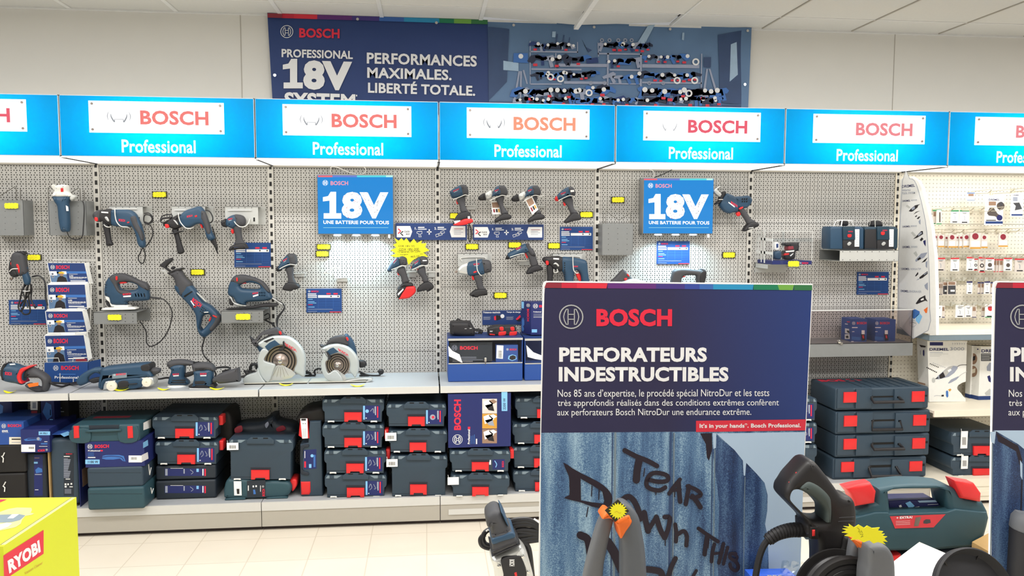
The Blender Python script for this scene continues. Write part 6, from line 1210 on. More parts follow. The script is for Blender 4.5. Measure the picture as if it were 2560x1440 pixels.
# ---- far left group
def tealcase(lab, x0, y0, x1, y1, bf, bb, mt, clips=()):
    t = carton('tool_case', lab, x0, y0, x1, y1, bf, bb, mt, .014, 'tool case', CASES, 'shell'); m = MB(); P = WY(bf); m.rect(P, x0+5, (y0*.72+y1*.28), x1-5, (y0*.72+y1*.28)+.7, 'cased', .0005); m.build('seam', t)
    p = at(x1, y0, bf)
    return t
tealcase('plain dark teal case, upper of two below the 1100 W carton', 217, 1167, 357, 1219, .505, .15, 'case'); tealcase('plain dark teal case, lower of two below the 1100 W carton', 218, 1218.5, 361, 1275, .514, .13, 'caset')
for k_, (y0, y1) in enumerate(((1172, 1200), (1232, 1248))):
    tt = [o for o in bpy.data.objects if o.get('label', '').startswith('plain dark teal case, %s' % ('upper', 'lower')[k_])][0]; p = at(361, y0, .505); q = at(361, y1, .505); x = tt['_o'][0]
    xr = at(357 if k_ == 0 else 361, 1200, .51).x
    MB().tube([V3((xr+.002, -.42, p.z)), V3((xr+.003, -.41, q.z)), V3((xr+.002, -.38, (p.z+q.z)/2))], .0025, 'white', sm=False).build('clip', tt)
t = carton('carton', 'navy carton marked 1100 W between the plain cases and the latched case', 213, 1103, 361, 1167, .50, .14, 'boxblue'); P = WY(.50); m = MB()
em(m, P, 'M', 952, 662, 6.2); tx(m, P, 'M', 'BOSCH', (1002, 643, 1153, 680), 'print_r', .04, sk=-1); tx(m, P, 'M', 'Professional', (932, 698, 1060, 714), 'print_w', .03); rc(m, P, 'M', (1065, 698, 1088, 714), 'print_r'); rc(m, P, 'M', (903, 800, 1055, 848), 'print_lb', .0006); tx(m, P, 'M', '1100 W', (932, 812, 1040, 838), 'print_k', .02, .001)
for y in (728, 742, 756): rc(m, P, 'M', (930, y, 995, y+5), 'print_b')
rc(m, P, 'M', (930, 773, 1010, 783), 'print_w'); m.poly(P, px('M', '1080,790 1085,762 1120,752 1260,750 1310,762 1330,820 1300,815 1270,790 1200,800 1120,800'), 'print_b', .0006); m.ribbon(P, px('M', '1085,775 1150,765 1240,768 1290,780 1310,808'), 1.6, 'navyd', .0009); rc(m, P, 'M', (1362, 757, 1500, 830), 'paper'); 
for i in range(7): rc(m, P, 'M', (1388+9*i, 775, 1392+9*i, 802), 'print_k', .0009)
m.build('printing', t)
xr = at(361, 1135, .50).x; SX = Pl((xr, 0, 0), (1, 0, 0)); m = MB(); m.poly(SX, px('M', '1515,620 1565,590 1570,650 1515,680'), 'print_lb', .001); m.poly(SX, px('M', '1500,752 1565,720 1572,790 1500,828'), 'paper', .001); m.build('side_print', t)
t = carton('tool_case', 'teal tool case with two red latches on top of the 1100 W carton', 178, 1062, 349, 1106, .50, .14, 'caset', .012, 'tool case', CASES, 'shell'); bf = .50
for x in (778, 1348): MB().slab('M', '%d,447 %d,445 %d,570 %d,576' % (x, x+55, x+62, x+5), bf+.004, .007, 'latch', .003, sm=False).build('latch', t)
MB().slab('M', '940,440 1260,432 1262,500 1245,480 950,490', bf-.004, .006, 'cased', .002, sm=False).build('handle_recess', t); MB().slab('M', '940,488 1250,478 1252,500 940,512', bf+.008, .008, 'caset', .005).build('handle', t); 
for r in ('745,490 940,480 945,615 760,612', '1262,465 1450,450 1450,605 1270,612'): MB().slab('M', r, bf+.003, .004, 'caset', .003).build('front_boss', t)
xr = at(349, 1080, bf).x; m = MB(); SX = Pl((xr, 0, 0), (1, 0, 0)); m.poly(SX, px('M', '1518,412 1600,370 1600,460 1518,490'), 'paper', .001); m.build('side_label', t)
q = at(300, 1045, .3); m = MB(); zt_ = at(260, 1062, bf).z; m.box((at(240, 1050, .3).x, -.34, zt_), (at(330, 1050, .3).x, -.30, zt_+.001), 'c1'); m.build('top_print', t)
# tall case in its carton, left
t = carton('tool_case', 'tall upright dark blue case in an open carton at left, print column on its spine', 126, 1097, 196, 1262, .44, .06, 'case', .02, 'tool case', CASES, 'shell'); P = WY(.44); m = MB()
rc(m, P, 'Z', (850, 760, 985, 1330), 'cased', .0004); tx(m, P, 'Z', 'BOSCH', (880, 764, 960, 780), 'print_r', .03); rc(m, P, 'Z', (850, 800, 930, 812), 'print_w'); 
for i in range(22): rc(m, P, 'Z', (850, 832+12*i, 905+((i*37) % 40), 838+12*i), 'print_g')
for r in ((875, 1102, 935, 1112), (862, 1165, 885, 1188), (898, 1165, 918, 1188), (940, 1160, 962, 1182), (862, 1196, 888, 1220), (925, 1205, 970, 1216)): rc(m, P, 'Z', r, 'print_w')
for i in range(8): rc(m, P, 'Z', (862, 1240+8*i, 950, 1243+8*i), 'print_g')
m.build('spine_print', t)
c_ = thing('carton', 'open navy carton wrapped round the tall upright case at left', 'box', at(160, 1262, .4), 'cartons on the base deck'); 
xa, xb = at(124.5, 1180, .44).x-.004, at(198, 1180, .44).x; z0 = ZB+.001; zt2 = at(160, 1093, .44).z+.012
m = MB(); m.box((xa, -.445, z0), (xa+.003, -.05, zt2), 'card'); m.box((xb-.0, -.445, z0), (xb+.003, -.05, zt2), 'boxblue'); m.box((xa, -.43, zt2), (xb+.003, -.05, zt2+.003), 'boxblue2'); m.build('carton', c_); m = MB(); m.box((xb+.003, -.41, z0+.1), (xb+.0036, -.30, z0+.2), 'print_skin'); m.build('picture', c_)
m = MB(); m.poly(WZ(zt2+.004), [(150, 1085), (170, 1078), (178, 1086), (160, 1092)], 'print_lb', 0); m.build('top_print', c_)
# dark narrow case and dark boxes further left
t = carton('tool_case', 'narrow dark case with faint blue print standing left of the tall case', 66, 1132, 118, 1262, .41, .06, 'cased', .012, 'tool case', CASES, 'shell'); P = WY(.41); m = MB(); rc(m, P, 'Z', (455, 785, 570, 1330), 'boxblue', .0004); rc(m, P, 'Z', (452, 877, 503, 902), 'print_lb'); rc(m, P, 'Z', (460, 822, 525, 830), 'print_skin'); m.poly(P, px('Z', '470,985 510,950 560,970 565,1015 480,1030'), 'print_b', .0008); rc(m, P, 'Z', (465, 1040, 555, 1052), 'print_g'); rc(m, P, 'Z', (465, 1246, 512, 1254), 'print_w'); m.build('spine_print', t)
for k_, (y0, y1) in enumerate(((1112, 1183), (1184, 1262))):
    t = carton('tool_case', ['dark case with white clip under the grinder carton, upper of two', 'dark case with white clip under the grinder carton, lower of two'][k_], -60, y0, 64, y1, .43, .08, 'blackm', .012, 'tool case', CASES, 'shell'); MB().line('Z', ('60,755 40,800 20,800 45,830 40,885', '75,1145 50,1190 40,1200 65,1220 60,1275')[k_], .436, .003, 'white', sm=False).build('clip', t)
t = carton('carton', 'navy grinder carton at far left with cream label', -50, 1056, 60, 1112, .43, .12, 'boxblue2'); P = WY(.43); m = MB(); em(m, P, 'Z', 50, 400, 5.6); tx(m, P, 'Z', 'BOSCH', (103, 376, 282, 414), 'print_r', .04); tx(m, P, 'Z', 'GWS', (25, 455, 105, 482), 'print_w', .05); rc(m, P, 'Z', (25, 487, 118, 491), 'print_g'); rc(m, P, 'Z', (122, 548, 310, 645), 'cream'); rc(m, P, 'Z', (155, 568, 275, 584), 'print_k', .001); rc(m, P, 'Z', (155, 615, 270, 622), 'print_g', .001); m.build('printing', t)
t = carton('carton', 'navy carton lying upside down marked 1700 W with barcode label', 52.5, 1073.5, 124, 1131.5, .46, .12, 'boxblue'); P = WY(.46); m = MB(); rc(m, P, 'Z', (515, 472, 668, 522), 'print_lb', .0006)
v, f = text_mesh('1700 W', .02); q = [P.at(*p, .001) for p in px('Z', [(632, 485), (530, 485), (632, 508)])]; m.add([q[0]+(q[1]-q[0])*a+(q[2]-q[0])*b for a, b in v], f, 'print_k')
v, f = text_mesh('BOSCH', .04); q = [P.at(*p, .001) for p in px('Z', [(595, 708), (505, 714), (595, 738)])]; m.add([q[0]+(q[1]-q[0])*a+(q[2]-q[0])*b for a, b in v], f, 'print_r'); em(m, P, 'Z', 622, 716, 2.6)
rc(m, P, 'Z', (283, 648, 468, 745), 'paper'); 
for i in range(8): rc(m, P, 'Z', (384+9*i, 678, 389+9*i, 705), 'print_k', .001)
m.poly(P, px('Z', '315,580 380,560 480,560 520,545 560,570 545,600 480,590 340,600'), 'print_b', .0006); m.ribbon(P, px('Z', '370,575 450,570 520,575'), 2.4, 'navyd', .0008); q = px('Z', [(510, 570)])[0]; m.disc(P, q[0], q[1], 4, 'print_g', .0009, n=12); rc(m, P, 'Z', (590, 605, 632, 612), 'print_w'); rc(m, P, 'Z', (520, 668, 632, 673), 'print_w'); rc(m, P, 'Z', (545, 628, 632, 645), 'print_b'); m.build('printing', t)
for x0, y0, x1, y1, bf, lab, mt in ((-40, 1000, 30, 1052, .20, 'dark navy carton at the back above the grinder carton', 'boxblue'), (78, 1003, 101, 1068, .22, 'dark carton with paper label hanging from the shelf above', 'blackm'), (103, 998, 136, 1070, .24, 'dark navy carton with blue tool picture behind the 1700 W carton', 'boxblue'), (138, 1002, 172, 1072, .16, 'dark carton with white print lines at the back, left of the teal case', 'blackm')):
    t = carton('carton', lab, x0, y0, x1, y1, bf, .02, mt, 0, 'box', 'dark cartons at the back'); P = WY(bf); m = MB()
    if x0 == 78: m.rect(P, x0-2, y0, x0+16, y0+22, 'paper', .0012); m.rect(P, x0+3, y0+3, x0+12, y0+18, 'print_g', .0015); m.rect(P, x0, y0+24, x0+15, y0+62, 'c1', .001)
    elif x0 == 103: m.poly(P, [(106, 1030), (115, 1005), (128, 1012), (130, 1040), (118, 1050)], 'print_b', .001); m.rect(P, 124, 1048, 132, 1062, 'print_lb', .001); m.rect(P, 125, 1024, 127, 1038, 'print_w', .001)
    elif x0 == 138: [m.rect(P, x0+2+3*(i % 2), y0+8+9*i, x0+12+5*(i % 3), y0+10+9*i, 'print_g', .001) for i in range(5)]
    else: m.poly(P, [(-10, 1046), (-8, 1005), (8, 1015), (6, 1046)], 'print_b', .001)
    m.build('printing', t)
# ================================================================ right part of the wall
# plexiglass cube with a line laser
bf, bb = .27, .05
(X0, Y0), (X1, Y1) = px('H', [(345, 757), (818, 1158)])
xa, xb = at(X0, 620, bf).x, at(X1, 620, bf).x; z0, z1 = at(X0, Y1, bf).z, at(X0, Y0, bf).z
t = thing('display_case', 'clear plexiglass cube with white frosted bands on a wall bracket', 'display case', ((xa+xb)/2, -.16, z0))
zt = z0+.022
MB().box((xa, -bf, z0), (xb, -bb, zt), 'boxblue').build('base', t)
for nm, a, b in (('front_pane', (xa, -bf, zt), (xb, -bf+.003, z1)), ('side_pane', (xa, -bf+.003, zt), (xa+.003, -bb, z1)), ('side_pane', (xb-.003, -bf+.003, zt), (xb, -bb, z1)), ('top_pane', (xa, -bf, z1), (xb, -bb, z1+.003))): MB().box(a, b, 'plexi').build(nm, t)
m = MB()
for a, b in (((xa, -bf), z1), ((xb, -bf), z1), ((xa, -bb), z1), ((xb, -bb), z1)): m.tube([V3((a[0], a[1], zt)), V3((a[0], a[1], b))], .0018, 'plexidge', n=4, sm=False)
for p, q in (((xa, -bf), (xb, -bf)), ((xa, -bf), (xa, -bb)), ((xb, -bf), (xb, -bb)), ((xa, -bb), (xb, -bb))): m.tube([V3((*p, z1)), V3((*q, z1))], .0018, 'plexidge', n=4, sm=False)
m.build('glued_edges', t)
m = MB(); SX = Pl((xa-.0006, 0, 0), (-1, 0, 0)); FY = WY(bf+.0006)
for r in ('205,735 218,735 212,1130 200,1130', '240,738 258,738 252,1140 236,1138', '150,830 348,848 346,880 148,860', '142,985 340,1010 338,1044 140,1018'): m.poly(SX, px('H', r), 'plexidge', 0)
for r in ('458,770 488,770 470,1150 435,1150', '350,850 832,840 830,885 350,885', '660,885 672,885 665,1080 653,1080'): m.poly(FY, px('H', r), 'film', 0)
m.build('frosted_bands', t)
m = MB(); P = WY(bf+.0004); em(m, P, 'H', 680, 1140, 2.2); tx(m, P, 'H', 'BOSCH', (698, 1130, 770, 1152), 'print_r'); m.build('lettering', t)
t = TL('line_laser', 'black and blue line laser level inside the plexiglass cube', 'laser level', 'H', (540, 1095), .16)
t.part('body', 'tkk', '486,900 640,892 655,905 652,990 620,1000 600,1090 490,1092 480,1000 530,985 530,935 490,935', .03, .012); t.part('blue_side', 'tb', '370,1010 440,1000 440,1090 368,1085', .03, .01); t.part('window', 'print_w', '368,905 415,895 418,975 370,980', .02, .004); t.part('window_glass', 'navy', '385,912 412,908 412,955 388,960', .021, .001, sm=False)
t.part('red_cap', 'c1', '530,940 590,935 600,975 530,985', .031, .003, sm=False); t.part('stripe', 'print_w', ['500,995 605,985 600,1005 505,1012', '550,1050 590,1020 592,1030 560,1062'], .031, .001, sm=False); t.part('lower_red', 'latch', '485,1025 540,1020 540,1042 485,1050', .031, .002, sm=False)
t = thing('tool_bracket', 'grey bracket carrying the plexiglass cube', 'bracket', (xa+.06, -.1, z0-.06), 'folded metal tool brackets'); (a0, c0), (a1, c1) = px('H', [(150, 1160), (520, 1258)]); p, q = at(a0, c0, .03), at(a1, c1, .03); m = MB(); m.box((p.x, -.012, q.z), (q.x, -.004, z0-.001), 'bracketl'); m.box((p.x, -bf+.03, z0-.003), (q.x, -.004, z0-.0005), 'bracketl'); m.box((p.x, -.20, z0-.03), (p.x+.002, -.004, z0-.001), 'bracketl'); m.box((q.x-.002, -.20, z0-.03), (q.x, -.004, z0-.001), 'bracketl'); m.build('plate', t)
# rotary lasers on an open ended tray
bf = .26; (X0, Y0), (X1, Y1) = px('H', [(1150, 988), (1850, 1122)]); xa, xb = at(X0, 640, bf).x, min(4.97, at(X1, 640, bf).x); z0, z1 = at(X0, Y1, bf).z, at(X0, Y0, bf).z
t = thing('tool_bracket', 'long grey open ended tray under the two rotary lasers', 'bracket', ((xa+xb)/2, -.13, z0), 'folded metal tool brackets'); m = MB(); m.box((xa, -bf, z0), (xb, -bf+.002, z1), 'bracketl'); m.box((xa, -bf, z1-.002), (xb, -.004, z1), 'bracketl'); m.box((xa, -bf, z0), (xb, -.004, z0+.002), 'bracketl'); m.box((xa, -.006, z0), (xb, -.004, z1), 'bracket'); o = m.build('tray', t)
m = MB(); P = WY(bf)
for i in range(8):
    for j in range(2): q = px('H', [(1185+88*i, 1005+98*j)])[0]; m.disc(P, q[0], q[1], 1.1, 'slot', .0006, n=8)
m.build('holes', o)
for i, dx in enumerate((0, 412)):
    t = thing('rotary_laser', ['blue rotary laser with white cage, left on the tray', 'blue rotary laser with dark lamp and thin cage, right on the tray'][i], 'laser level', at(*px('H', [(1230+dx, 975)])[0], .2), 'rotary lasers'); b_ = .235
    m = MB(); o_ = lambda s: ' '.join('%g,%g' % (float(a.split(',')[0])+dx, float(a.split(',')[1])) for a in s.split())
    if i == 0: m.slab('H', '1025,730 1040,702 1400,702 1432,725 1432,960 1420,976 1035,976 1020,955', b_-.06, .06, 'tb', .012, sm=False)
    else: m.slab('H', '1438,720 1450,704 1810,702 1842,730 1838,950 1825,976 1440,976', b_-.06, .06, 'tbd', .012, sm=False)
    bd = m.build('body', t)
    MB().slab('H', o_('1040,738 1175,735 1180,968 1035,965'), b_+.001, .002, 'tkk' if i else 'tb', .001, sm=False).build('left_panel', t); MB().slab('H', o_('1185,700 1330,700 1335,862 1188,862'), b_+.006, .005, 'tbd', .003, sm=False).build('control_panel', t); MB().slab('H', o_('1185,865 1385,865 1385,972 1185,972'), b_+.003, .004, 'tkk', .002, sm=False).build('lower_panel', t)
    MB().slab('H', o_('1330,735 1385,735 1382,945 1328,945'), b_+.008, .002, 'print_w', .0005, sm=False).build('scale_label', t)
    m = MB(); P = WY(b_+.0101)
    for a in (1345, 1365):
        for c in range(750, 945, 28): q = px('H', [(a+dx, c)])[0]; m.disc(P, q[0], q[1], .7, 'slot', .0005, n=6)
    m.build('label_print', t); MB().slab('H', o_('1245,798 1288,796 1285,828 1248,830') if i == 0 else o_('1235,768 1275,766 1272,800 1238,802'), b_+.012, .002, 'latch', .001).build('button', t); MB().slab('H', o_('1240,910 1265,885 1290,900 1270,928 1250,930'), b_+.008, .003, 'silver', .001).build('keyhole', t)
    m = MB(); tx(m, WY(b_+.0112), 'H', 'BOSCH', (1252+dx, 755-(14 if i else 0), 1305+dx, 770-(14 if i else 0)), 'print_r', .03, .0004); m.build('lettering', bd)
    MB().slab('H', '1185,690 1185,645 1200,632 1240,635 1245,690' if i == 0 else '1535,700 1540,650 1570,632 1630,634 1652,660 1655,700', b_-.06, .03, 'tkk', .012).build('laser_head', t)
    m = MB(); w = .0022 if i == 0 else .0013; c = 'print_w' if i == 0 else 'bracketl'
    for bz_ in (b_-.01, b_-.11): m.line('H', '1078,700 1095,640 1130,628 1290,630 1315,690' if i == 0 else '1505,690 1520,625 1550,618 1670,625 1685,690', bz_, w, c, sm=False)
    for P_ in ((1095, 640), (1300, 634)) if i == 0 else ((1520, 625), (1670, 625)): q = px('H', [P_])[0]; m.tube([at(*q, b_-.01), at(*q, b_-.11)], w, c, sm=False)
    m.line('H', '1165,700 1178,632' if i == 0 else '1575,710 1572,618', b_-.005, w*1.8, c, sm=False); m.build('cage', t)
# plexiglass tray, the store's dark reflection put into the front pane's tint
bf = .26; xb = at(2281, 800, bf).x; xa = at(2025, 800, bf).x-.45; zt = at(2150, 776, bf).z; zm = at(2150, 858, bf).z; zl = at(2150, 891, bf).z
t = thing('display_case', 'wide smoked plexiglass showcase with grey metal tray right of the poster board', 'display case', ((xa+xb)/2, -.15, zl))
m = MB(); m.box((xa, -bf, zl), (xb+.01, -bf+.003, zm), 'bracket'); m.box((xa, -bf, zm-.003), (xb+.01, -.004, zm), 'bracket'); m.box((xa, -bf+.003, zl), (xb+.01, -.004, zl+.002), 'bracket'); m.build('tray', t)
MB().box((xa, -bf, zm), (xb, -bf+.003, zt), 'plexi_dark_reflection').build('front_pane', t); MB().box((xb-.003, -bf+.003, zm), (xb, -.01, zt), 'plexi').build('side_pane', t); MB().box((xa, -bf, zt), (xb, -.01, zt+.003), 'plexi').build('top_pane', t)
m = MB(); m.box((xa, -bf-.001, zt-.001), (xb, -bf+.004, zt+.004), 'plexidge'); m.box((xb-.003, -bf-.001, zm), (xb+.001, -bf+.002, zt), 'tkk'); m.build('pane_edges', t)
q = at(2098, 857, bf); m = MB(); m.lathe([(.011, -.003), (.013, .004), (.010, .012), (.004, .014)], q+V3((-.004, 0, .008)), (0, -1, 0), 'chrome', 16); m.lathe([(.009, 0), (.009, .008)], q+V3((.012, 0, -.004)), (0, -1, 0), 'chrome', 12); m.build('lock', t)
for i, (x0, xm, x1, y0, y1) in enumerate(((2110.5, 2129.5, 2167, 798, 860), (2184, 2189, 2238.5, 799.5, 861))):
    b_ = .20; t = thing('carton', ['small blue carton with two side pictures in the smoked showcase, left', 'small blue carton in the smoked showcase, right'][i], 'box', at((xm+x1)/2, y1, b_), 'small cartons in the showcase'); p, q = at(xm, 830, b_), at(x1, 830, b_); za = at(2150, y0, b_).z; d = .09 if i == 0 else .03
    m = MB(); m.box((p.x, -b_, zm+.0005), (q.x, -b_+.13, za), 'boxblue2'); m.build('carton', t); P = WY(b_); m = MB(); dx = 0 if i == 0 else 530
    em(m, P, 'Y', 1045+dx, 440, 4.2); tx(m, P, 'Y', 'BOSCH', (1115+dx, 408, 1335+dx, 465), 'print_r', .04); rc(m, P, 'Y', (1005+dx, 528, 1135+dx, 548), 'print_w'); rc(m, P, 'Y', (1005+dx, 625, 1060+dx, 638), 'print_w'); rc(m, P, 'Y', (985+dx, 850, 1045+dx, 900), 'print_w'); rc(m, P, 'Y', (1055+dx, 860, 1130+dx, 885), 'print_g')
    m.poly(P, px('Y', [(1205+dx, 680), (1290+dx, 680), (1310+dx, 830), (1230+dx, 840)]), 'print_k', .0007); m.poly(P, px('Y', [(1000+dx, 740), (1190+dx, 760), (1200+dx, 830), (1000+dx, 820)]), 'print_b', .0006); rc(m, P, 'Y', (1225+dx, 600, 1295+dx, 690), 'paper', .0009); m.poly(P, px('Y', [(1240+dx, 710), (1275+dx, 715), (1285+dx, 790), (1250+dx, 780)]), 'c3', .001); m.build('printing', t)
    if i == 0:
        m = MB(); SX = Pl((p.x, 0, 0), (-1, 0, 0)); m.poly(SX, px('Y', '845,555 940,570 945,680 845,665'), 'paper', .0008); m.poly(SX, px('Y', '840,690 950,690 955,800 840,800'), 'paper', .0008); m.poly(SX, px('Y', '880,600 940,610 945,670 900,650'), 'print_k', .001); m.poly(SX, px('Y', '860,730 920,720 930,780 870,780'), 'print_k', .001); m.poly(SX, px('Y', '845,445 910,455 910,470 845,462'), 'print_w', .0008); m.poly(SX, px('Y', '890,395 960,400 960,420 890,416'), 'print_r', .0008); m.build('side_print', t)
# four wide flat cases
for i, (x0, y0, x1, y1) in enumerate(((375, 292, 1365, 528), (378, 540, 1383, 782), (375, 785, 1372, 1025), (350, 1032, 1340, 1258))):
    b_ = .405; (a, c), (d, e) = px('Q', [(x0, y0), (x1, y1)]); nm = ['topmost', 'second from top', 'third from top', 'lowest'][i]
    t = thing('tool_case', 'wide dark blue flat case with two red latches and handle, %s of four' % nm, 'tool case', at((a+d)/2, e, b_), CASES); w, h = d-a, e-c; X = lambda u: a+w*u; Y = lambda v: c+h*v
    MB().pbox(a, c, d, e-.5, b_, .08, 'case', .012).build('shell', t)
    def pz(name, u0, v0, u1, v1, h0, h1, mt, bev=.002, par=None): p, q = at(X(u0), Y(v1), b_), at(X(u1), Y(v0), b_); return MB().prism([[(p.x, p.z), (q.x, p.z), (q.x, q.z), (p.x, q.z)]], lambda u, w_, dd: V3((u, -b_-dd, w_)), h0, h1, mt, bev, n=2, sm=False).build(name, par or t)
    pz('front_boss', .205, .04, .385, .93, -.004, .012, 'case', .004); pz('front_boss', .615, .04, .93, .93, -.004, .012, 'case', .004); pz('front_boss', .01, .04, .19, .93, -.004, .008, 'case', .004); pz('lid_seam', .02, .40, .98, .415, 0, .0006, 'slot', 0)
    pz('latch', .075, .18, .215, .66, .004, .016, 'latch', .002); pz('latch', .80, .14, .94, .62, .008, .018, 'latch', .002)
    hz = .60 if i % 2 == 0 else .80; m = MB(); P_ = [at(X(u), Y(v), b_) for u, v in ((.375, .42), (.372, hz), (.69, hz-.03), (.665, .40))]; out = .012 if i == 1 else .040
    pts = [P_[0]+V3((0, -.004, 0)), P_[1]+V3((0, -out, 0)), P_[2]+V3((0, -out, 0)), P_[3]+V3((0, -.004, 0))]; m.tube(pts, .0095, 'tkk', n=8, sm=False); m.build('handle', t)
    for u in (.375, .66): pz('hinge_block', u-.015, .36, u+.02, .48, 0, .012, 'tkk')
    SX = Pl((at(a, e, b_).x, 0, 0), (-1, 0, 0)); m = MB(); k = (1, .7, .4, .25)[i]; yy = c+h*.5
    for (xx, dy0, dy1, cc) in ((-18, -8, 10, 'print_r'), (-25, -8, 8, 'print_w'), (-33, -6, 4, 'print_b'), (-42, -8, 2, 'print_b')): m.poly(SX, [(a+xx, yy+dy0+xx*.08+3), (a+xx+4, yy+dy0+xx*.08+4), (a+xx+4, yy+dy1+xx*.08+5), (a+xx, yy+dy1+xx*.08+4)], cc if i < 2 else 'cased', .001)
    m.build('side_print', t)
    if i == 0:
        zt = at((a+d)/2, c, b_).z; m = MB(); p, q = at(a, c, b_), at(d, c, b_)
        for k in range(7): x = p.x+(q.x-p.x)*(.3+.1*k); m.box((x, -b_+.02, zt-.001), (x+.02, -.12, zt+.004), 'case')
        v, f = text_mesh('BOSCH', .04); m.add([V3((p.x+.02+.30*u, -.20+.07*w_, zt+.0012)) for u, w_ in v], f, 'c2'); m.build('lid_ribs', t)
# ---------------------------------------------------------------- white accessory display
XP = 4.992
t = thing('display_side_panel', 'white curved side panel of the accessory display with printed tools', 'display panel', (XP, -.18, .9))
PX = WX(XP)
out = [(2249, 449), (2256, 445), (2278, 441), (2296, 452), (2306, 474), (2318, 520), (2329, 570), (2337, 640), (2340, 740), (2340, 838), (2241, 822)]
L = [PX.at(*p) for p in out]; zt_ = L[2].z; L = [(min(-.010, p.y), min(p.z, zt_+.004)) for p in L]
MB().prism([[(y, z) for y, z in L]], lambda u, w, d: V3((XP-d, u, w)), -.022, 0, 'white', .004, sm=False).build('panel', t)
inn = smooth_loop([(2256, 452), (2274, 447), (2286, 452), (2297, 480), (2309, 530), (2317, 580), (2321, 640), (2324, 720), (2324, 770), (2320, 826), (2247, 815)], 2)
m = MB(); m.poly(PX, inn, 'bar', .0006); Q_ = [inn[i] for i in range(len(inn))]+[inn[0]]; m.ribbon(PX, Q_, 1.3, 'print_g', .0009, sm=False); m.build('printed_sheet', t)
m = MB(); LF = .0015
def T2(c, s, x0, y0, x1, y1, mt, sk=0, bold=.012): (a, b), (d, e) = px(c, [(x0, y0), (x1, y1)]); m.text(PX, s, a, b, d, e, mt, bold, LF, sk=sk)
T2('2', 'DREMEL', 135, 388, 425, 448, 'navyd', -3.0); T2('2', 'VERSATILE', 135, 486, 325, 525, 'print_g', -1); T2('2', 'TOOL SYSTEM', 135, 548, 425, 595, 'print_g', -1.5); T2('2', 'DREMEL', 143, 722, 320, 762, 'navyd', -1); T2('2', '4000', 330, 712, 470, 745, 'print_g', -1, 0); T2('2', 'DREMEL', 148, 1302, 320, 1340, 'navyd', -1); T2('2', '8000', 330, 1290, 468, 1326, 'print_g', -.5, 0)
T2('5', 'DREMEL', 78, 265, 170, 288, 'navyd', -.3); T2('5', '3000', 178, 264, 255, 286, 'print_g', -.3, 0); T2('5', 'DREMEL', 68, 528, 162, 550, 'navyd'); T2('5', 'VERSATIP', 172, 530, 300, 552, 'print_g', 0, 0); T2('5', 'DREMEL', 58, 790, 152, 815, 'navyd', 1); T2('5', 'ENGRAVER', 160, 795, 305, 822, 'print_g', 1, 0)
m.build('lettering', t)
m = MB()
def pp(c, s, mt, l=LF): m.poly(PX, px(c, s), mt, l)
pp('2', '285,970 350,900 430,840 550,812 500,840 480,890 380,970 340,985', 'print_k'); pp('2', '345,905 420,860 425,920 360,950', 'print_g', LF+.0004); pp('2', '220,860 250,825 325,880 290,910', 'bracketl'); pp('2', '390,1045 450,985 550,960 470,995', 'print_k'); pp('2', '425,1090 470,1060 475,1080 435,1105', 'print_k'); pp('2', '465,1140 510,1095 550,1090 500,1150', 'print_k'); pp('2', '505,1200 550,1150 550,1275 520,1250', 'print_g')
pp('5', '205,180 240,150 300,85 322,85 325,120 250,165', 'print_k'); pp('5', '262,130 300,95 315,110 270,145', 'print_g', LF+.0004); pp('5', '178,105 200,90 245,140 220,155', 'bracketl'); pp('5', '285,190 310,160 330,180 300,208', 'print_k'); pp('5', '325,205 355,190 355,270 335,240', 'navyd')
pp('5', '230,435 260,400 300,355 350,345 378,340 340,400 280,430 240,455', 'print_g'); pp('5', '255,420 290,395 300,420 262,436', 'print_k', LF+.0004); pp('5', '208,350 240,325 260,370 245,395', 'bracketl'); pp('5', '305,465 340,430 380,400 350,450', 'print_k'); pp('5', '355,460 378,440 375,530 355,510', 'print_g')
pp('5', '280,640 330,600 380,565 380,595 320,645 285,660', 'print_k'); pp('5', '330,605 378,575 376,585 340,612', 'print_g', LF+.0004); pp('5', '228,625 262,575 268,600 240,628', 'print_k'); pp('5', '240,675 280,650 275,665', 'print_g'); pp('5', '340,735 380,700 382,798 350,770', 'print_g')
pp('5', '235,955 280,890 350,855 355,890 380,930 350,920 250,962', 'print_k'); pp('5', '295,905 330,885 335,910 300,920', 'paper', LF+.0004); pp('5', '332,1030 380,995 372,1065 355,1070', 'orange'); pp('5', '195,1040 225,1020 285,1050 280,1080 240,1120 215,1140 195,1120', 'print_b'); pp('5', '240,1110 285,1070 315,1110 275,1200 235,1160', 'print_lb')
q = px('5', [(202, 1195)])[0]; m.disc(PX, q[0], q[1], 8.5, 'print_g', LF, r0=7.8, ry=8.5); m.ribbon(PX, px('5', '170,1190 200,1180 235,1192'), .8, 'print_k', LF); m.build('tool_pictures', t)
def sh2(xa, xb, z, bf, lab, h1, m1, h2=0, m2=None):
    s = thing('display_shelf', lab, 'shelf', (xa, 0, z-.03), 'metal display shelves'); MB().box((xa, -.008, z-.015), (xb, -bf+.012, z), 'cream').build('shelf_board', s); MB().box((xa, -bf+.012, z-h1), (xb, -bf, z+.002), m1).build('shelf_lip', s)
    if h2: MB().box((xa, -bf+.016, z-h1-h2), (xb, -bf+.002, z-h1-.001), m2).build('lower_lip', s); MB().box((xa, -bf+.016, z-h1-h2), (xa+.003, -.02, z-h1-.001), m2).build('side_lip', s)
    return s
zD = PX.at(2338, 842).z; bD = .37
zD = at(2400, 826, bD).z
sh2(XP+.03, 6.0, zD, bD, 'cream ledge with grey lower lip at the foot of the accessory display', .028, 'white', .034, 'casew')
zE = at(2400, 1027, .45).z; xE = at(2346, 1030, .45).x
sh2(5.02, 6.0, zE, .45, 'cream shelf carrying the white rotary tool cartons', .036, 'cream')
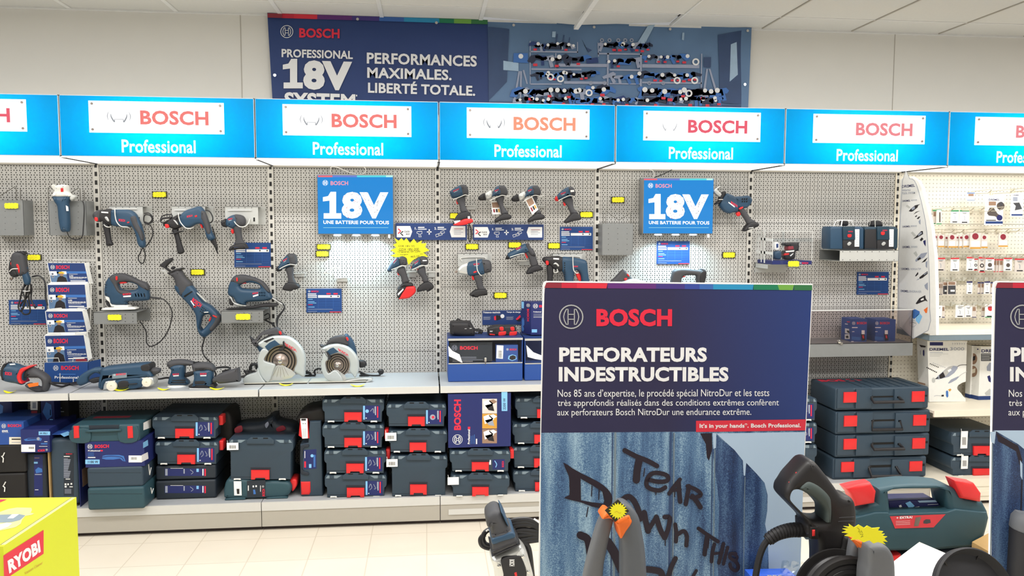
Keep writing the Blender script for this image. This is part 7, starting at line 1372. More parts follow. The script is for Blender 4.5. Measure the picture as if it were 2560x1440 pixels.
# white rotary tool cartons
b_ = bz(2370, 1005, zE); t = thing('carton', 'white carton with printed rotary tool and cut out corner', 'box', at(2370, 1005, b_), 'white rotary tool cartons'); P = WY(b_)
m = MB(); Lp = px('X', '275,235 990,235 968,965 905,985 830,1030 812,1070 820,1110 880,1170 930,1240 965,1265 965,1328 310,1332'); Lp = [P.at(*p) for p in Lp]; m.prism([[(p.x, max(p.z, zE+.0006)) for p in Lp]], lambda u, w, d: V3((u, -b_-d, w)), -.11, 0, 'white', 0, sm=False); m.build('carton', t)
m = MB(); rc(m, P, 'X', (320, 255, 558, 315), 'navyd'); tx(m, P, 'X', 'DREMEL', (315, 360, 662, 408), 'navyd', .03); tx(m, P, 'X', '3000', (685, 348, 940, 402), 'print_g', 0); rc(m, P, 'X', (322, 440, 555, 448), 'print_g')
for i, w in enumerate((330, 210, 180)): rc(m, P, 'X', (322, 465+20*i, 322+w, 470+20*i), 'bracketl')
for i in range(6): m.ribbon(P, px('X', [(725+42*i, 272), (740+42*i, 282), (728+42*i, 296)]), .9, 'print_g', .0008, sm=False)
pq = lambda s, mt, l=.001: m.poly(P, px('X', s), mt, l)
pq('420,915 470,860 560,780 660,700 740,680 825,690 820,730 760,810 660,880 520,915 470,925', 'print_g'); pq('490,850 560,790 600,880 520,912 495,905', 'print_k', .0013); pq('560,790 660,700 740,682 700,740 640,830 600,870', 'silver', .0012); pq('640,760 690,735 715,755 660,800', 'paper', .0015); m.ribbon(P, px('X', '820,695 860,672 920,664 985,664'), 1.3, 'print_k', .001); pq('650,990 700,930 830,870 848,880 800,930 700,985 655,1000', 'print_g'); m.ribbon(P, px('X', '845,875 900,830 985,785'), 1.4, 'bracketl', .001); q = px('X', [(388, 940)])[0]; m.disc(P, q[0], q[1], 4.5, 'bracketl', .001, n=14, ry=6.5); pq('415,915 470,880 480,905 430,920', 'print_k', .0012)
for i in range(7): q = px('X', [(270+28*i, 712+14*i)])[0]; m.disc(P, q[0], q[1], 1.9, 'print_k', .001, n=10, ry=1.4)
for i in range(6): q = px('X', [(330+28*i, 645+12*i)])[0]; m.disc(P, q[0], q[1], 1.4, 'print_k', .001, n=8)
for i in range(7): q = px('X', [(380+34*i, 625+13*i)])[0]; m.ribbon(P, [q, (q[0]+2, q[1]+2)], .8, 'print_g', .001)
m.ribbon(P, px('X', '400,1230 440,1215 530,1220'), .7, 'print_g', .001); pq('530,1205 572,1200 575,1232 530,1235', 'print_k'); pq('612,1140 632,1122 652,1145 655,1230 635,1255 612,1225', 'print_b'); pq('650,1110 690,1090 710,1110 680,1145', 'gold'); m.build('printing', t)
SX = Pl((Lp[0].x, 0, 0), (-1, 0, 0)); m = MB(); m.poly(SX, px('X', '130,300 250,325 240,350 160,345'), 'print_k', .001); m.poly(SX, px('X', '195,410 212,385 222,420 220,490 208,510 195,480'), 'navyd', .001); m.poly(SX, px('X', '150,400 158,402 158,480 150,478'), 'print_g', .001); m.poly(SX, px('X', '110,965 240,1000 240,1030 110,1000'), 'print_skin', .001); m.build('side_print', t)
b2_ = bz(2449, 1000, zE); t = thing('carton', 'white chamfered carton with round pictures and blue base band', 'box', at(2449, 1000, b2_), 'white rotary tool cartons'); P = WY(b2_); q0, q1 = at(2449, 930, b2_), at(2415, 930, b2_-.10); zt = at(2449, 867, b2_).z; xr = q0.x+.24
fp = [(q1.x, -b2_+.10), (q0.x, -b2_), (xr, -b2_), (xr+.03, -b2_+.10), (xr, -.12), (q1.x, -.12)]
def ring(z0, z1, mt, e=0): m = MB(); n_ = len(fp); v = [(x, y, z0) for x, y in fp]+[(x, y, z1) for x, y in fp]; return m.add(v, [(i, (i+1) % n_, n_+(i+1) % n_, n_+i) for i in range(n_)]+[tuple(range(n_, 2*n_)), tuple(range(n_))[::-1]], mt)
ring(zE+.026, zt, 'white').build('carton', t); ring(zE+.0006, zE+.0255, 'navy').build('base_band', t); m = MB(); tx(m, P, 'X', 'DREMEL', (1250, 385, 1620, 440), 'navyd', .03); m.poly(P, px('X', '1242,458 1500,458 1500,595 1242,595'), 'tk', .0008)
for i in range(4): rc(m, P, 'X', (1255, 478+30*i, 1420-20*(i % 2), 484+30*i), 'print_w', .001)
m.poly(P, px('X', '1345,700 1400,620 1470,640 1460,780 1350,770'), 'print_g', .0008); m.poly(P, px('X', '1355,870 1400,850 1450,1000 1380,960'), 'navyd', .0008); m.poly(P, px('X', '1310,1170 1400,1090 1480,1200 1330,1215'), 'bracketl', .0008); m.build('printing', t)
nr = V3((q0.y-q1.y, -(q0.x-q1.x), 0)); nr = nr if nr.y < 0 else -nr; CH = Pl(q0, nr); m = MB()
for y in (555, 780): q = px('X', [(1100, y)])[0]; m.disc(CH, q[0], q[1], 10.3, 'print_skin', .0008, ry=14); m.poly(CH, [(q[0]-5, q[1]-4), (q[0]+6, q[1]-8), (q[0]+5, q[1]+3), (q[0]-4, q[1]+6)], 'print_k' if y < 600 else 'cream', .001)
q = px('X', [(1184, 382)])[0]; m.disc(CH, q[0], q[1], 1.8, 'navyd', .0008, n=10)
for i in range(8): m.poly(CH, px('X', [(1000, 920+34*i), (1085-10*(i % 3), 928+34*i), (1085-10*(i % 3), 934+34*i), (1000, 926+34*i)]), 'bracketl', .0008)
m.build('side_print', t)
lboxx('dark blue stacking case with long white label under the cream shelf, upper of two', 2378, 1081, 2525, 1139, .40, tag_=(2402, 1078, 17, 43, 1)); lboxx('dark blue stacking case with long white label under the cream shelf, lower of two', 2377, 1143, 2524, 1194, .40, tag_=(2403, 1140, 17, 32, 1))
# hooks and packs
HROW = ['top', 'second', 'third', 'fourth', 'fifth', 'lowest']
HK = [[(2425, 480), (2479, 479), (2532, 474)], [(2335, 523), (2383, 522), (2407, 522), (2427, 524), (2452, 523)], [(2336, 575), (2358, 576), (2388, 575), (2413, 575), (2440, 574), (2467, 574), (2494, 574), (2521, 572)], [(x, 637) for x in (2355, 2382, 2410, 2437, 2463, 2492, 2519, 2546)], [(x, 695) for x in (2355, 2382, 2409, 2437, 2463, 2492)], [(x, 757) for x in (2353, 2380, 2408, 2435, 2461)]]
for r, row in enumerate(HK):
    if r >= 3:
        x0, x1 = at(2335, row[0][1]+8, .03).x, at(2560, row[0][1]+8, .03).x+.3; z = at(2400, row[0][1]+6, .03).z
        s = thing('hook_rail', 'horizontal hook rail of the %s hook row' % HROW[r], 'rail', (x0, -.02, z), 'hook rails'); MB().box((x0, -.03, z-.004), (x1, -.022, z+.010), 'rail').build('rail', s); MB().box((x0, -.022, z-.004), (x1, -.001, z-.001), 'rail').build('rail_flange', s)
    for k, (x, y) in enumerate(row):
        ln = .20 if r < 3 else .14; b0_ = .001 if r < 3 else .031
        s = thing('wire_hook', '%s white wire hook from the left in the %s row of the accessory display' % (ORD[k], HROW[r]), 'hook', at(x, y+6, .004), 'accessory display hooks')
        p = at(x, y+4, b0_); m = MB(); m.box((p.x-.012, -b0_-.010, p.z-.012), (p.x+.012, -b0_, p.z+.016), 'cream' if r < 3 else 'rail'); m.build('clip', s)
        m = MB(); m.tube([p+V3((0, -.008, -.004)), p+V3((0, -ln+.03, -.004)), p+V3((0, -ln, .014)), p+V3((.008, -ln+.006, .014)), p+V3((.006, -ln+.03, .0))], .0021, 'prong', n=6, sm=False); m.build('prong', s)
        if r < 4: m = MB(); m.tube([p+V3((0, -.004, .012)), p+V3((0, -ln-.01, .020))], .0015, 'prong', n=6, sm=False); m.tube([p+V3((-.014, -ln-.01, .020)), p+V3((.014, -ln-.01, .020))], .0013, 'prong', n=6, sm=False); m.build('label_arm', s)
PK = [[(2418, 482, 2437, 501, .08, 'print_b', 'paper', 0), (2463, 488, 2508, 563, .10, None, 'paper', 2), (2528, 483, 2557, 541, .10, None, 'paper', 3)],
 [(2332, 525, 2342, 560, .08, 'green', 'pack', 0), (2341, 524, 2354, 561, .10, 'green', 'pack', 5), (2377, 526, 2397, 558, .08, 'green', 'paper', 1), (2400, 526, 2423, 559, .09, 'green', 'paper', 1)],
 [(2332, 586, 2345, 617, .08, None, 'pack', 4), (2345, 586, 2361, 618, .09, None, 'pack', 4), (2362, 588, 2371, 619, .07, None, 'pack', 4), (2371, 586, 2390, 619, .10, None, 'pack', 4), (2390, 587, 2398, 619, .08, None, 'pack', 4), (2398, 587, 2408, 619, .09, None, 'pack', 4), (2408, 586, 2425, 618, .10, None, 'pack', 4), (2425, 582, 2452, 622, .12, None, 'pack', 4), (2453, 586, 2469, 620, .09, None, 'pack', 4), (2496, 585, 2520, 617, .09, None, 'pack', 4)],
 [(2341, 645, 2363, 678, .08, 'rubylabel', 'pack', 1), (2377, 645, 2398, 678, .12, 'rubylabel', 'paper', 1), (2417, 643, 2435, 677, .11, 'rubylabel', 'paper', 1), (2434, 647, 2445, 676, .09, 'rubylabel', 'paper', 6), (2447, 643, 2463, 681, .10, 'rubylabel', 'pack', 6), (2464, 645, 2485, 676, .11, 'rubylabel', 'paper', 7), (2484, 648, 2491, 680, .08, 'rubylabel', 'pack', 0), (2491, 648, 2498, 680, .09, 'rubylabel', 'pack', 0), (2498, 648, 2508, 680, .10, 'rubylabel', 'pack', 0), (2510, 645, 2530, 677, .12, 'rubylabel', 'paper', 7), (2537, 647, 2562, 680, .10, 'rubylabel', 'pack', 1)],
 [(2341, 707, 2346, 737, .07, None, 'pack', 0), (2347, 706, 2352, 737, .08, None, 'pack', 0), (2353, 706, 2358, 737, .09, None, 'pack', 0), (2357, 705, 2370, 737, .10, None, 'pack', 8), (2369, 704, 2390, 737, .12, None, 'pack', 8), (2417, 704, 2431, 735, .10, 'navyd', 'paper', 1), (2444, 706, 2452, 734, .08, 'navyd', 'pack', 0), (2453, 706, 2460, 734, .09, 'navyd', 'pack', 0), (2461, 704, 2475, 735, .11, 'navyd', 'paper', 1), (2476, 706, 2485, 734, .09, 'navyd', 'pack', 0)],
 [(2339, 764, 2355, 795, .11, None, 'paper', 1), (2355, 764, 2362, 794, .08, None, 'pack', 0), (2389, 763, 2411, 794, .10, None, 'paper', 1), (2412, 764, 2430, 793, .10, None, 'paper', 1), (2430, 764, 2441, 794, .09, None, 'pack', 0), (2454, 765, 2463, 792, .08, None, 'pack', 0), (2463, 761, 2485, 794, .11, None, 'paper', 9)]]
for r, row in enumerate(PK):
    for k, (x0, y0, x1, y1, b_, hd, mt, kind) in enumerate(row):
        s = thing('blister_pack', '%s accessory pack from the left in the %s row of the white display' % (ORD[k], HROW[r]), 'accessory pack', at((x0+x1)/2, y1, b_), 'accessory packs on hooks')
        (MB().pbox(x0, y0, x1, y1, b_, b_-.006, mt)).build('card', s); P = WY(b_); m = MB(); w, h = x1-x0, y1-y0; X = lambda u: x0+w*u; Y = lambda v: y0+h*v
        if hd: m.rect(P, X(-.01), Y(-.02), X(1.01), Y(.09), hd, .0006)
        if kind in (1, 6, 7, 9): m.rect(P, X(.2), Y(.13), X(.8), Y(.17), 'print_g'); m.rect(P, X(.3), Y(.22), X(.7), Y(.25), 'print_k'); m.rect(P, X(.2), Y(.86), X(.8), Y(.94), 'print_k')
        if kind == 1: m.ribbon(P, [(X(.42), Y(.42)), (X(.52), Y(.5)), (X(.5), Y(.74))], max(.8, w*.05), 'print_g', .0008)
        elif kind == 7: m.disc(P, X(.52), Y(.56), w*.25, 'print_k' if r == 0 else 'steel', .0008, n=16)
        elif kind == 6: m.disc(P, X(.5), Y(.55), w*.32, 'print_k', .0008, r0=w*.18, n=16); m.rect(P, X(.05), Y(.94), X(.95), Y(1), 'rubylabel')
        elif kind == 4: m.disc(P, X(.5), Y(.22), w*.3, 'c1', .0008, n=12); m.rect(P, X(.1), Y(.5), X(.9), Y(.86), 'paper', .0006); m.rect(P, X(0), Y(.9), X(1.0), Y(1), 'gold', .0008)
        elif kind == 8: m.rect(P, X(.05), Y(.3), X(.95), Y(.95), 'tk', .0006); m.rect(P, X(.35), Y(.62), X(.85), Y(.76), 'paper', .0008); m.rect(P, X(.1), Y(.03), X(.9), Y(.24), 'print_skin', .0008)
        elif kind == 9: m.disc(P, X(.6), Y(.3), w*.3, 'rubylabel', .0008, n=14); m.rect(P, X(0), Y(.93), X(1), Y(1), 'green', .0008)
        elif kind == 5: m.rect(P, X(.1), Y(.02), X(.9), Y(.14), 'paper', .0008); m.rect(P, X(.55), Y(.18), X(.8), Y(.85), 'steel', .0007); m.rect(P, X(0), Y(.93), X(1), Y(1), 'green', .0008)
        elif kind == 2:
            m.text(P, 'DREMEL', X(.2), Y(.12), X(.8), Y(.18), 'navyd', .02, .0008); m.rect(P, X(.2), Y(.21), X(.6), Y(.34), 'print_skin', .0006); m.disc(P, X(.86), Y(.36), w*.22, 'steel', .0008); m.disc(P, X(.88), Y(.29), w*.12, 'tk', .001); m.poly(P, [(X(.1), Y(.6)), (X(.25), Y(.42)), (X(.45), Y(.4)), (X(.7), Y(.62)), (X(.95), Y(.7)), (X(.8), Y(.82)), (X(.55), Y(.7)), (X(.2), Y(.68))], 'steel', .0009); m.disc(P, X(.8), Y(.75), w*.16, 'navyd', .0012); m.rect(P, X(.05), Y(.82), X(.6), Y(.85), 'print_k', .0008); m.rect(P, X(.02), Y(.87), X(.98), Y(.95), 'navy', .0008)
        elif kind == 3: m.text(P, 'DREMEL', X(.15), Y(.06), X(.7), Y(.11), 'navyd', .02, .0008); m.rect(P, X(.15), Y(.16), X(.55), Y(.34), 'print_g', .0006); m.poly(P, [(X(.15), Y(.42)), (X(.7), Y(.4)), (X(.95), Y(.68)), (X(.3), Y(.74)), (X(.4), Y(.55))], 'tk', .0008); m.rect(P, X(.02), Y(.9), X(.98), Y(.97), 'navy', .0008)
        if kind == 0: m.rect(P, X(.15), Y(.12), X(.85), Y(.45), 'print_skin', .0006); m.rect(P, X(0), Y(.94), X(1), Y(1), hd or 'navyd', .0008)
        m.build('printing', s)
        m = MB(); cx = at((x0+x1)/2, y0, b_); m.tube([cx+V3((-.006, .003, 0)), cx+V3((0, .003, .010)), cx+V3((.006, .003, 0))], .0012, 'wire', n=5, sm=False); m.build('hang_loop', s)
# ================================================================ foreground: display table and what stands on it
ZT = .72
t = thing('display_table', 'low display table under the foreground tools and poster boards', 'table', (2.9, -3.3, 0))
MB().box((1.72, -3.95, ZT-.03), (4.2, -2.86, ZT), 'cream', .004).build('table_top', t)
for x in (1.78, 4.14):
    for y in (-3.89, -2.92): MB().box((x-.025, y-.025, 0), (x+.025, y+.025, ZT-.03), 'bracketl').build('leg', t)
# poster boards
AN = .034; BN = V3((-math.sin(AN), -math.cos(AN), 0))
def board(lab, dx, art):
    o = at(1690+dx, 900, 3.25) if dx == 0 else Pl(BP.p, BN).at(1690+dx, 900)
    pl = Pl(o, BN); ux = V3((math.cos(AN), -math.sin(AN), 0))
    X = lambda s, c='U': px(c, s); S = lambda P: [(x+dx, y) for x, y in P]
    t = thing('poster_board', lab, 'poster board', (o.x, o.y, ZT), 'large poster boards')
    tl, tr = (1357, 703), (2032, 710); bl, br = (1346, 1440), (1998, 1440)
    def corner(a, b, zz):    # follow the board edge down to the table
        p, q = pl.at(a[0]+dx, a[1]), pl.at(b[0]+dx, b[1]); k = (zz-p.z)/(q.z-p.z); return p+(q-p)*k
    L = [corner(tl, bl, ZT+.001), corner(tr, br, ZT+.001), pl.at(tr[0]+dx, tr[1]), pl.at(tl[0]+dx+9, tl[1]), pl.at(tl[0]+dx+2.5, tl[1]+3), pl.at(tl[0]+dx, tl[1]+10)]
    to = lambda p: ((p-o).dot(ux), p.z)
    MB().prism([[to(p) for p in L]], lambda u, w, d: o*1.0+ux*u+V3((0, 0, w-o.z))+BN*d, -.006, 0, 'paper', sm=False).build('panel', t)
    m = MB(); yb = 1081; m.poly(pl, S([(1362, 722), (1370, 706), (2030, 713), (2013, yb-4), (1353, yb+1), (1361, 735)]), 'boardgrad', .0005); m.build('printed_header', t, loc=tuple(o))
    m = MB()
    for x0, x1, s0, c in ((1361, 1404, 0, 'c1'), (1404, 1442, 0, 'c2'), (1442, 1519, -3, 'c3'), (1519, 1640, 0, 'c4'), (1640, 1712, 0, 'c5'), (1712, 1749, 0, 'c6'), (1749, 1783, 0, 'c7'), (1783, 1884, -2, 'c8'), (1884, 1944, 4, 'c9'), (1944, 1985, -3, 'c10'), (1985, 2030.5, 0, 'c11')):
        y = lambda x: 706.5+(x-1361)*.0093
        m.poly(pl, S([(x0 if x0 > 1361 else 1366, y(x0)), (x1, y(x1)), (x1+s0, y(x1)+13), (x0, y(x0)+13)]), c, .0010+.0001*(s0 > 0))
    m.build('colour_strip', t)
    m = MB(); W_ = lambda s, a, mt, b=.03, sk=0: m.text(pl, s, a[0]+dx, a[1], a[2]+dx, a[3], mt, b, .0011, sk=sk)
    m.emblem(pl, 1428+dx, 792, 30.5, 'silver', .0012, .75); W_('BOSCH', (1491, 772, 1680, 816), 'print_r', .045); W_('PERFORATEURS', (1398, 868, 1767, 905), 'print_w', .042, 0); W_('INDESTRUCTIBLES', (1397, 917, 1821, 954), 'print_w', .042, 0)
    W_("Nos 85 ans d’expertise, le procédé spécial NitroDur et les tests", (1394, 974, 1923, 998), 'print_w', .0, -2); W_('très approfondis réalisés dans des conditions extrêmes confèrent', (1394, 999, 1947, 1020), 'print_w', .0, -1.5); W_('aux perforateurs Bosch NitroDur une endurance extrême.', (1393, 1022, 1878, 1044), 'print_w', .0, -1.5)
    m.poly(pl, S([(1740, 1052), (2015, 1048.5), (2013, 1076), (1740, 1080)]), 'c3', .0009); W_("It’s in your hands*. Bosch Professional.", (1749, 1059, 2002, 1073), 'print_w', .03, -1.5); m.build('lettering', t)
    m = MB(); p0, p1 = corner((1353, yb+1), bl, ZT+.01), corner((2013, yb-4), br, ZT+.01)
    a, b_ = pl.at(1353+dx, yb+1, .0004), pl.at(2013+dx, yb-4, .0004); m.add([a, b_, p1+BN*.0004, p0+BN*.0004+ux*.006], [(0, 1, 2, 3)], 'corrugated' if art == 1 else 'corrugated_dark'); m.build('printed_wall', t)
    VV = lambda s: S(px('V', s))
    m = MB()
    if art == 1:
        m.poly(pl, VV('1625,85 2425,72 2380,1380 2330,2400 2080,2400 2098,1380 2095,1150 2085,1000 2065,905 2085,780 2088,640 2060,530 1995,455 1895,350 1885,470 1872,460 1865,330 1790,235 1700,155'), 'sky', .0008)
        m.poly(pl, VV('1592,80 1625,84 1622,215 1600,225'), 'sky', .0008)
        for x, w, c in ((690, 3, 'photodk'), (715, 5, 'casew'), (1215, 6, 'photodk'), (1245, 3.5, 'casew'), (1238, 1.5, 'photodk'), (1612, 2.5, 'casew'), (1590, 3, 'photodk'), (1885, 1.8, 'casew'), (1868, 2, 'photodk')):
            y0 = 82 if x < 1590 else (230 if x < 1700 else 480); m.ribbon(pl, VV('%d,%d %d,700 %d,1400 %d,2300' % (x, y0, x-6, x-14, x-26)), w, c, .0010)
        m.poly(pl, VV('1480,85 1585,82 1590,225 1560,330 1540,300 1530,180'), 'graf', .0006); m.poly(pl, VV('1590,230 1625,100 1790,235 1865,330 1872,460 1885,470 1895,350 1995,455 2060,530 2088,640 2085,780 2065,905 2085,1000 2098,1380 2080,2400 1700,2400 1640,1300 1650,700'), 'corrugated_dark', .0006)
        m.build('picture_sky_and_ribs', t); m = MB()
        K = .27734
        for ig, (s, w) in enumerate((('800,238 900,290 1000,330 1090,378', 44), ('930,320 912,420 905,505', 66), ('1005,500 1100,520 1180,512 1185,468 1110,442 1040,450 1000,505 1000,560 1050,590 1115,598 1165,572', 40), ('1298,500 1240,570 1200,628', 36), ('1285,520 1292,620 1300,700', 42), ('1225,600 1300,590', 30),
                     ('1378,560 1365,640 1350,722', 40), ('1365,560 1440,590 1488,635 1450,658 1400,662', 36), ('1410,650 1450,700 1482,750', 44), ('770,690 830,655 880,690 920,770 940,855', 52), ('975,800 990,880 1010,965', 52), ('1010,960 1060,880 1085,835', 40), ('1085,840 1120,950 1160,1025', 48), ('1165,1020 1195,930 1205,845 1160,838', 42),
                     ('1255,905 1265,980 1262,1060', 36), ('1270,1000 1330,965 1360,1010 1355,1095', 38), ('1465,942 1540,995 1640,1060', 34), ('1545,1000 1530,1090 1520,1175', 40), ('1608,1085 1590,1160 1582,1240', 34), ('1690,1080 1672,1160 1648,1252', 34), ('1598,1170 1680,1160', 26), ('1728,1112 1705,1200 1690,1262', 30), ('1800,1170 1755,1170 1750,1205 1800,1240 1825,1290 1800,1322 1760,1300 1748,1265', 32), ('1790,1175 1815,1200 1800,1235', 26),
                     ('400,1002 470,1050 500,1250 560,1600', 70), ('640,1060 700,1150 770,1300 900,1560', 84), ('1000,1310 1080,1320 1130,1345 1150,1450', 60), ('1258,1212 1220,1290 1190,1380', 44), ('1445,1322 1400,1400', 30))):
            m.ribbon(pl, VV(s), w*K, 'graf', .0014+.00006*ig)
        for s in ('505,560 500,650', '570,590 566,680', '470,750 455,835', '980,400 970,470', '1165,1030 1165,1095', '1080,600 1080,638', '1560,1030 1552,1120', '1250,610 1248,655'): m.ribbon(pl, VV(s), 2.6, 'graf', .0014)
        # hollow capital D
        A = smooth_loop(VV('245,348 330,400 420,450 560,520 650,590 688,660 672,735 600,760 500,742 400,705 252,668 300,640 300,560 296,470'), 2); B = VV('402,492 520,560 598,610 616,690 608,718 500,705 406,688')
        A3, B3 = [pl.at(*p, .0014) for p in A], [pl.at(*p, .0014) for p in B]; f2 = lambda P: [V3((*to(p), 0)) for p in P]; al = A3+B3
        m.add(al, [tuple(q) for q in tessellate_polygon([f2(A3), f2(B3)])], 'graf'); m.build('graffiti_lettering', t)
    else:
        m.poly(pl, [(2482, 1076), (2680, 1076), (2700, 1500), (2690, 1230), (2545, 1110), (2490, 1078)], 'sky', .0008); m.poly(pl, [(2475, 1080), (2490, 1078), (2486, 1110), (2478, 1105)], 'sky', .0008); m.poly(pl, [(2550, 1150), (2556, 1160), (2556, 1200), (2551, 1190)], 'sky', .0009); m.ribbon(pl, [(2481, 1110), (2480, 1250), (2474, 1440)], 2.5, 'casew', .001); m.ribbon(pl, [(2555, 1200), (2552, 1300), (2548, 1500)], 3, 'graf', .001)
        m.poly(pl, [(2490, 1082), (2520, 1100), (2545, 1114), (2556, 1150), (2550, 1165), (2540, 1128), (2512, 1112), (2496, 1104)], 'graf', .0006); m.build('picture_sky_and_ribs', t)
    return pl
BP = Pl(at(1690, 900, 3.25), BN)
board('large poster board with graffiti picture, in full view right of centre', 0, 1)
board('large poster board cut off by the right edge of the picture', 1128, 2)
# yellow carton at bottom left
z = .80; A = WZ(z).at(191, 1243); B = WZ(z).at(8, 1366); d = (A-B); d.z = 0; n_ = V3((d.y, -d.x, 0)).normalized(); lf = -n_
t = thing('vacuum_cleaner_carton', 'bright yellow carton with red and white brand panel standing on the floor', 'box', ((A+B)/2+lf*.22).to_tuple()[:2]+(0,))
c = [B, A, A+lf*.46, B+lf*.46]; m = MB(); v = [V3((p.x, p.y, 0)) for p in c]+[V3((p.x, p.y, z)) for p in c]; m.add(v, [(0, 1, 5, 4), (1, 2, 6, 5), (2, 3, 7, 6), (3, 0, 4, 7), (4, 5, 6, 7), (3, 2, 1, 0)], 'yellow'); m.build('carton', t)
SP = Pl(A, n_); TP = WZ(z); m = MB()
m.poly(SP, px('T', '50,1135 655,748 655,1105 62,1500'), 'c3', .001); m.build('brand_panel', t)
m = MB(); v, f = text_mesh('RYOBI', .055); q = [SP.at(*p, .0016) for p in px('T', [(140, 1408), (612, 1078), (112, 1212)])]; m.add([q[0]+(q[1]-q[0])*a+(q[2]-q[0])*b_ for a, b_ in v], f, 'print_w')
v, f = text_mesh('Vacuum Cleaner', .0); q = [SP.at(*p, .0012) for p in px('T', [(372, 1425), (645, 1255), (370, 1380)])]; m.add([q[0]+(q[1]-q[0])*a+(q[2]-q[0])*b_ for a, b_ in v], f, 'gold'); m.build('lettering', t)
m = MB(); m.poly(TP, px('T', '0,478 130,432 260,412 470,416 480,450 460,490 515,505 470,525 380,540 330,600 310,660 230,710 0,760 -300,760 -300,478'), 'yelprint', .0008); m.poly(TP, px('T', '0,520 290,512 380,530 300,600 180,630 0,640 -300,640 -300,520'), 'casew', .0011); m.poly(TP, px('T', '180,515 285,512 200,572 110,576'), 'paper', .0014); m.poly(TP, px('T', '0,665 100,640 180,650 120,700 0,745 -200,745 -200,665'), 'paper', .0014); m.poly(TP, px('T', '-200,288 105,290 0,336 -200,400'), 'c3', .0008); m.build('top_picture', t)
m = MB(); u = d.normalized(); w = .012; a, b_ = B+u*.01, A-u*.005
m.add([a+V3((0, 0, .0008)), b_+V3((0, 0, .0008)), b_+lf*w+V3((0, 0, .0008)), a+lf*w+V3((0, 0, .0008))], [(0, 1, 2, 3)], 'yellowl'); m.add([a+lf*w+V3((0, 0, .0008)), b_+lf*w+V3((0, 0, .0008)), b_+lf*(w+.003)+V3((0, 0, .0008)), a+lf*(w+.003)+V3((0, 0, .0008))], [(0, 1, 2, 3)], 'tk'); m.build('flap_edge', t)
# silver and black grinder with coiled cable, left of the board
FG = 'tools in the foreground'
g = TL('angle_grinder', 'large grinder with silver gear housing standing upright left of the poster board', 'power tool', 'S', (450, 2120), 2.98, FG)
bd = g.part('gear_housing', 'silver', '248,1085 420,1010 598,940 645,965 705,1045 752,1200 790,1360 840,1700 850,2110 380,2110 330,1700 300,1360 268,1200', .045, .02)
g.part('motor_housing', 'tk', '255,820 275,800 500,750 560,850 585,925 440,985 285,1055 262,960', .05, .008); g.part('blue_band', 'tb', '258,850 380,808 520,765 550,835 400,880 268,925', .053, .005); g.part('handle', 'tk', '182,640 190,560 245,502 310,482 372,512 425,600 500,760 420,800 262,850 254,760 250,690 226,702 200,700', .048, .016)
g.part('handle_side', 'tb', '372,508 415,560 470,690 440,660 410,600', .050, .006); g.part('cover_plate', 'tkk', '368,1130 440,1082 600,1068 640,1105 700,1290 650,1500 430,1500 400,1300', .046, .004, db=.002); g.part('fins', 'tkk', ['285,1055 580,%d 590,%d 290,1072' % (925, 940), '275,1000 560,880 566,895 278,1018'], .052, .004)
for x, y in ((650, 1078), (340, 1202), (722, 1272)): q = px('S', [(x, y)])[0]; MB().lathe([(.0042, 0), (.0042, .005), (.002, .006)], at(*q, 2.98+.046), (0, -1, 0), 'chrome', 12).build('screw', g.t)
m = MB(); q = px('S', [(478, 1120), (545, 1205)]); vtext(m, WY(2.98+.0485), 'BOSCH', q[0][0], q[0][1], q[1][0], q[1][1], 'print_w', .04, True); m.build('lettering', bd); g.part('red_pointer', 'latch', '540,1292 570,1280 580,1330 552,1340', .0485, .001, db=.001, sm=False)
t = thing('cable_coil', 'coiled black cable tied behind the silver grinder', 'cable', at(1330, 1400, 2.93)); m = MB()
for o in ('160,800 110,860 130,940 220,975 300,960', '250,720 170,770 140,850 170,920 260,950', '430,650 560,612 700,605 800,640 860,680', '440,680 560,650 700,640 860,700', '450,720 600,680 760,680 880,730', '480,780 620,740 760,745 900,770', '520,830 680,800 800,790 920,800', '560,880 700,850 820,830 920,830', '560,905 700,890 850,870 930,860', '620,900 700,980 735,1080 735,1180 720,1260', '500,760 640,770 800,800 920,840'): m.line('S', o, 2.93, .0068, 'cable')
m.build('cable', t); m = MB(); m.line('S', '180,760 210,740 240,770 230,830', 2.945, .002, 'paper'); m.line('S', '795,600 850,640 880,660', 2.945, .0025, 'paper'); m.build('tie', t); m = MB(); m.line('S', '640,900 720,960 760,1200 800,1700 800,2160', [2.93, 2.95], .0068, 'cable'); m.build('cable_end', t)
# grey arched handle with orange lining
h = TL('garden_machine', 'grey arched handle with orange lining and diamond price tag before the poster board', 'garden tool', 'S', (1830, 3620), 3.47, FG)
h.part('left_limb', 'gripd', '1655,585 1720,500 1800,560 1808,620 1780,720 1740,900 1712,1050 1675,1300 1640,2200 1640,3000 1300,3000 1340,2000 1440,1330 1490,1100 1560,850 1605,700', .018, .01, db=-.02)
h.part('right_limb', 'grip', '1800,500 1850,400 1905,365 1985,388 2075,478 2140,600 2180,800 2212,1000 2235,1360 2260,2000 2260,3000 1900,3000 1905,2000 1905,1000 1890,850 1850,660', .022, .014); h.part('orange_lining', 'orange', ['1662,585 1725,500 1800,545 1835,625 1770,592 1690,596', '1838,630 1990,540 2030,590 2042,645 1965,760 1900,850 1860,700'], .024, .006, db=.002)
h.part('motor_body', 'tkk', '1250,2950 1500,2850 2100,2850 2330,2950 2380,3300 2330,3605 1250,3605 1200,3300', .10, .03)
t = thing('price_tag', 'diamond shaped yellow star price tag on the grey arched handle', 'price tag', at(*px('S', [(1830, 640)])[0], 3.50), 'yellow price tags'); P_ = px('S', '1870,352 2012,500 1832,642 1700,492'); b_ = 3.502
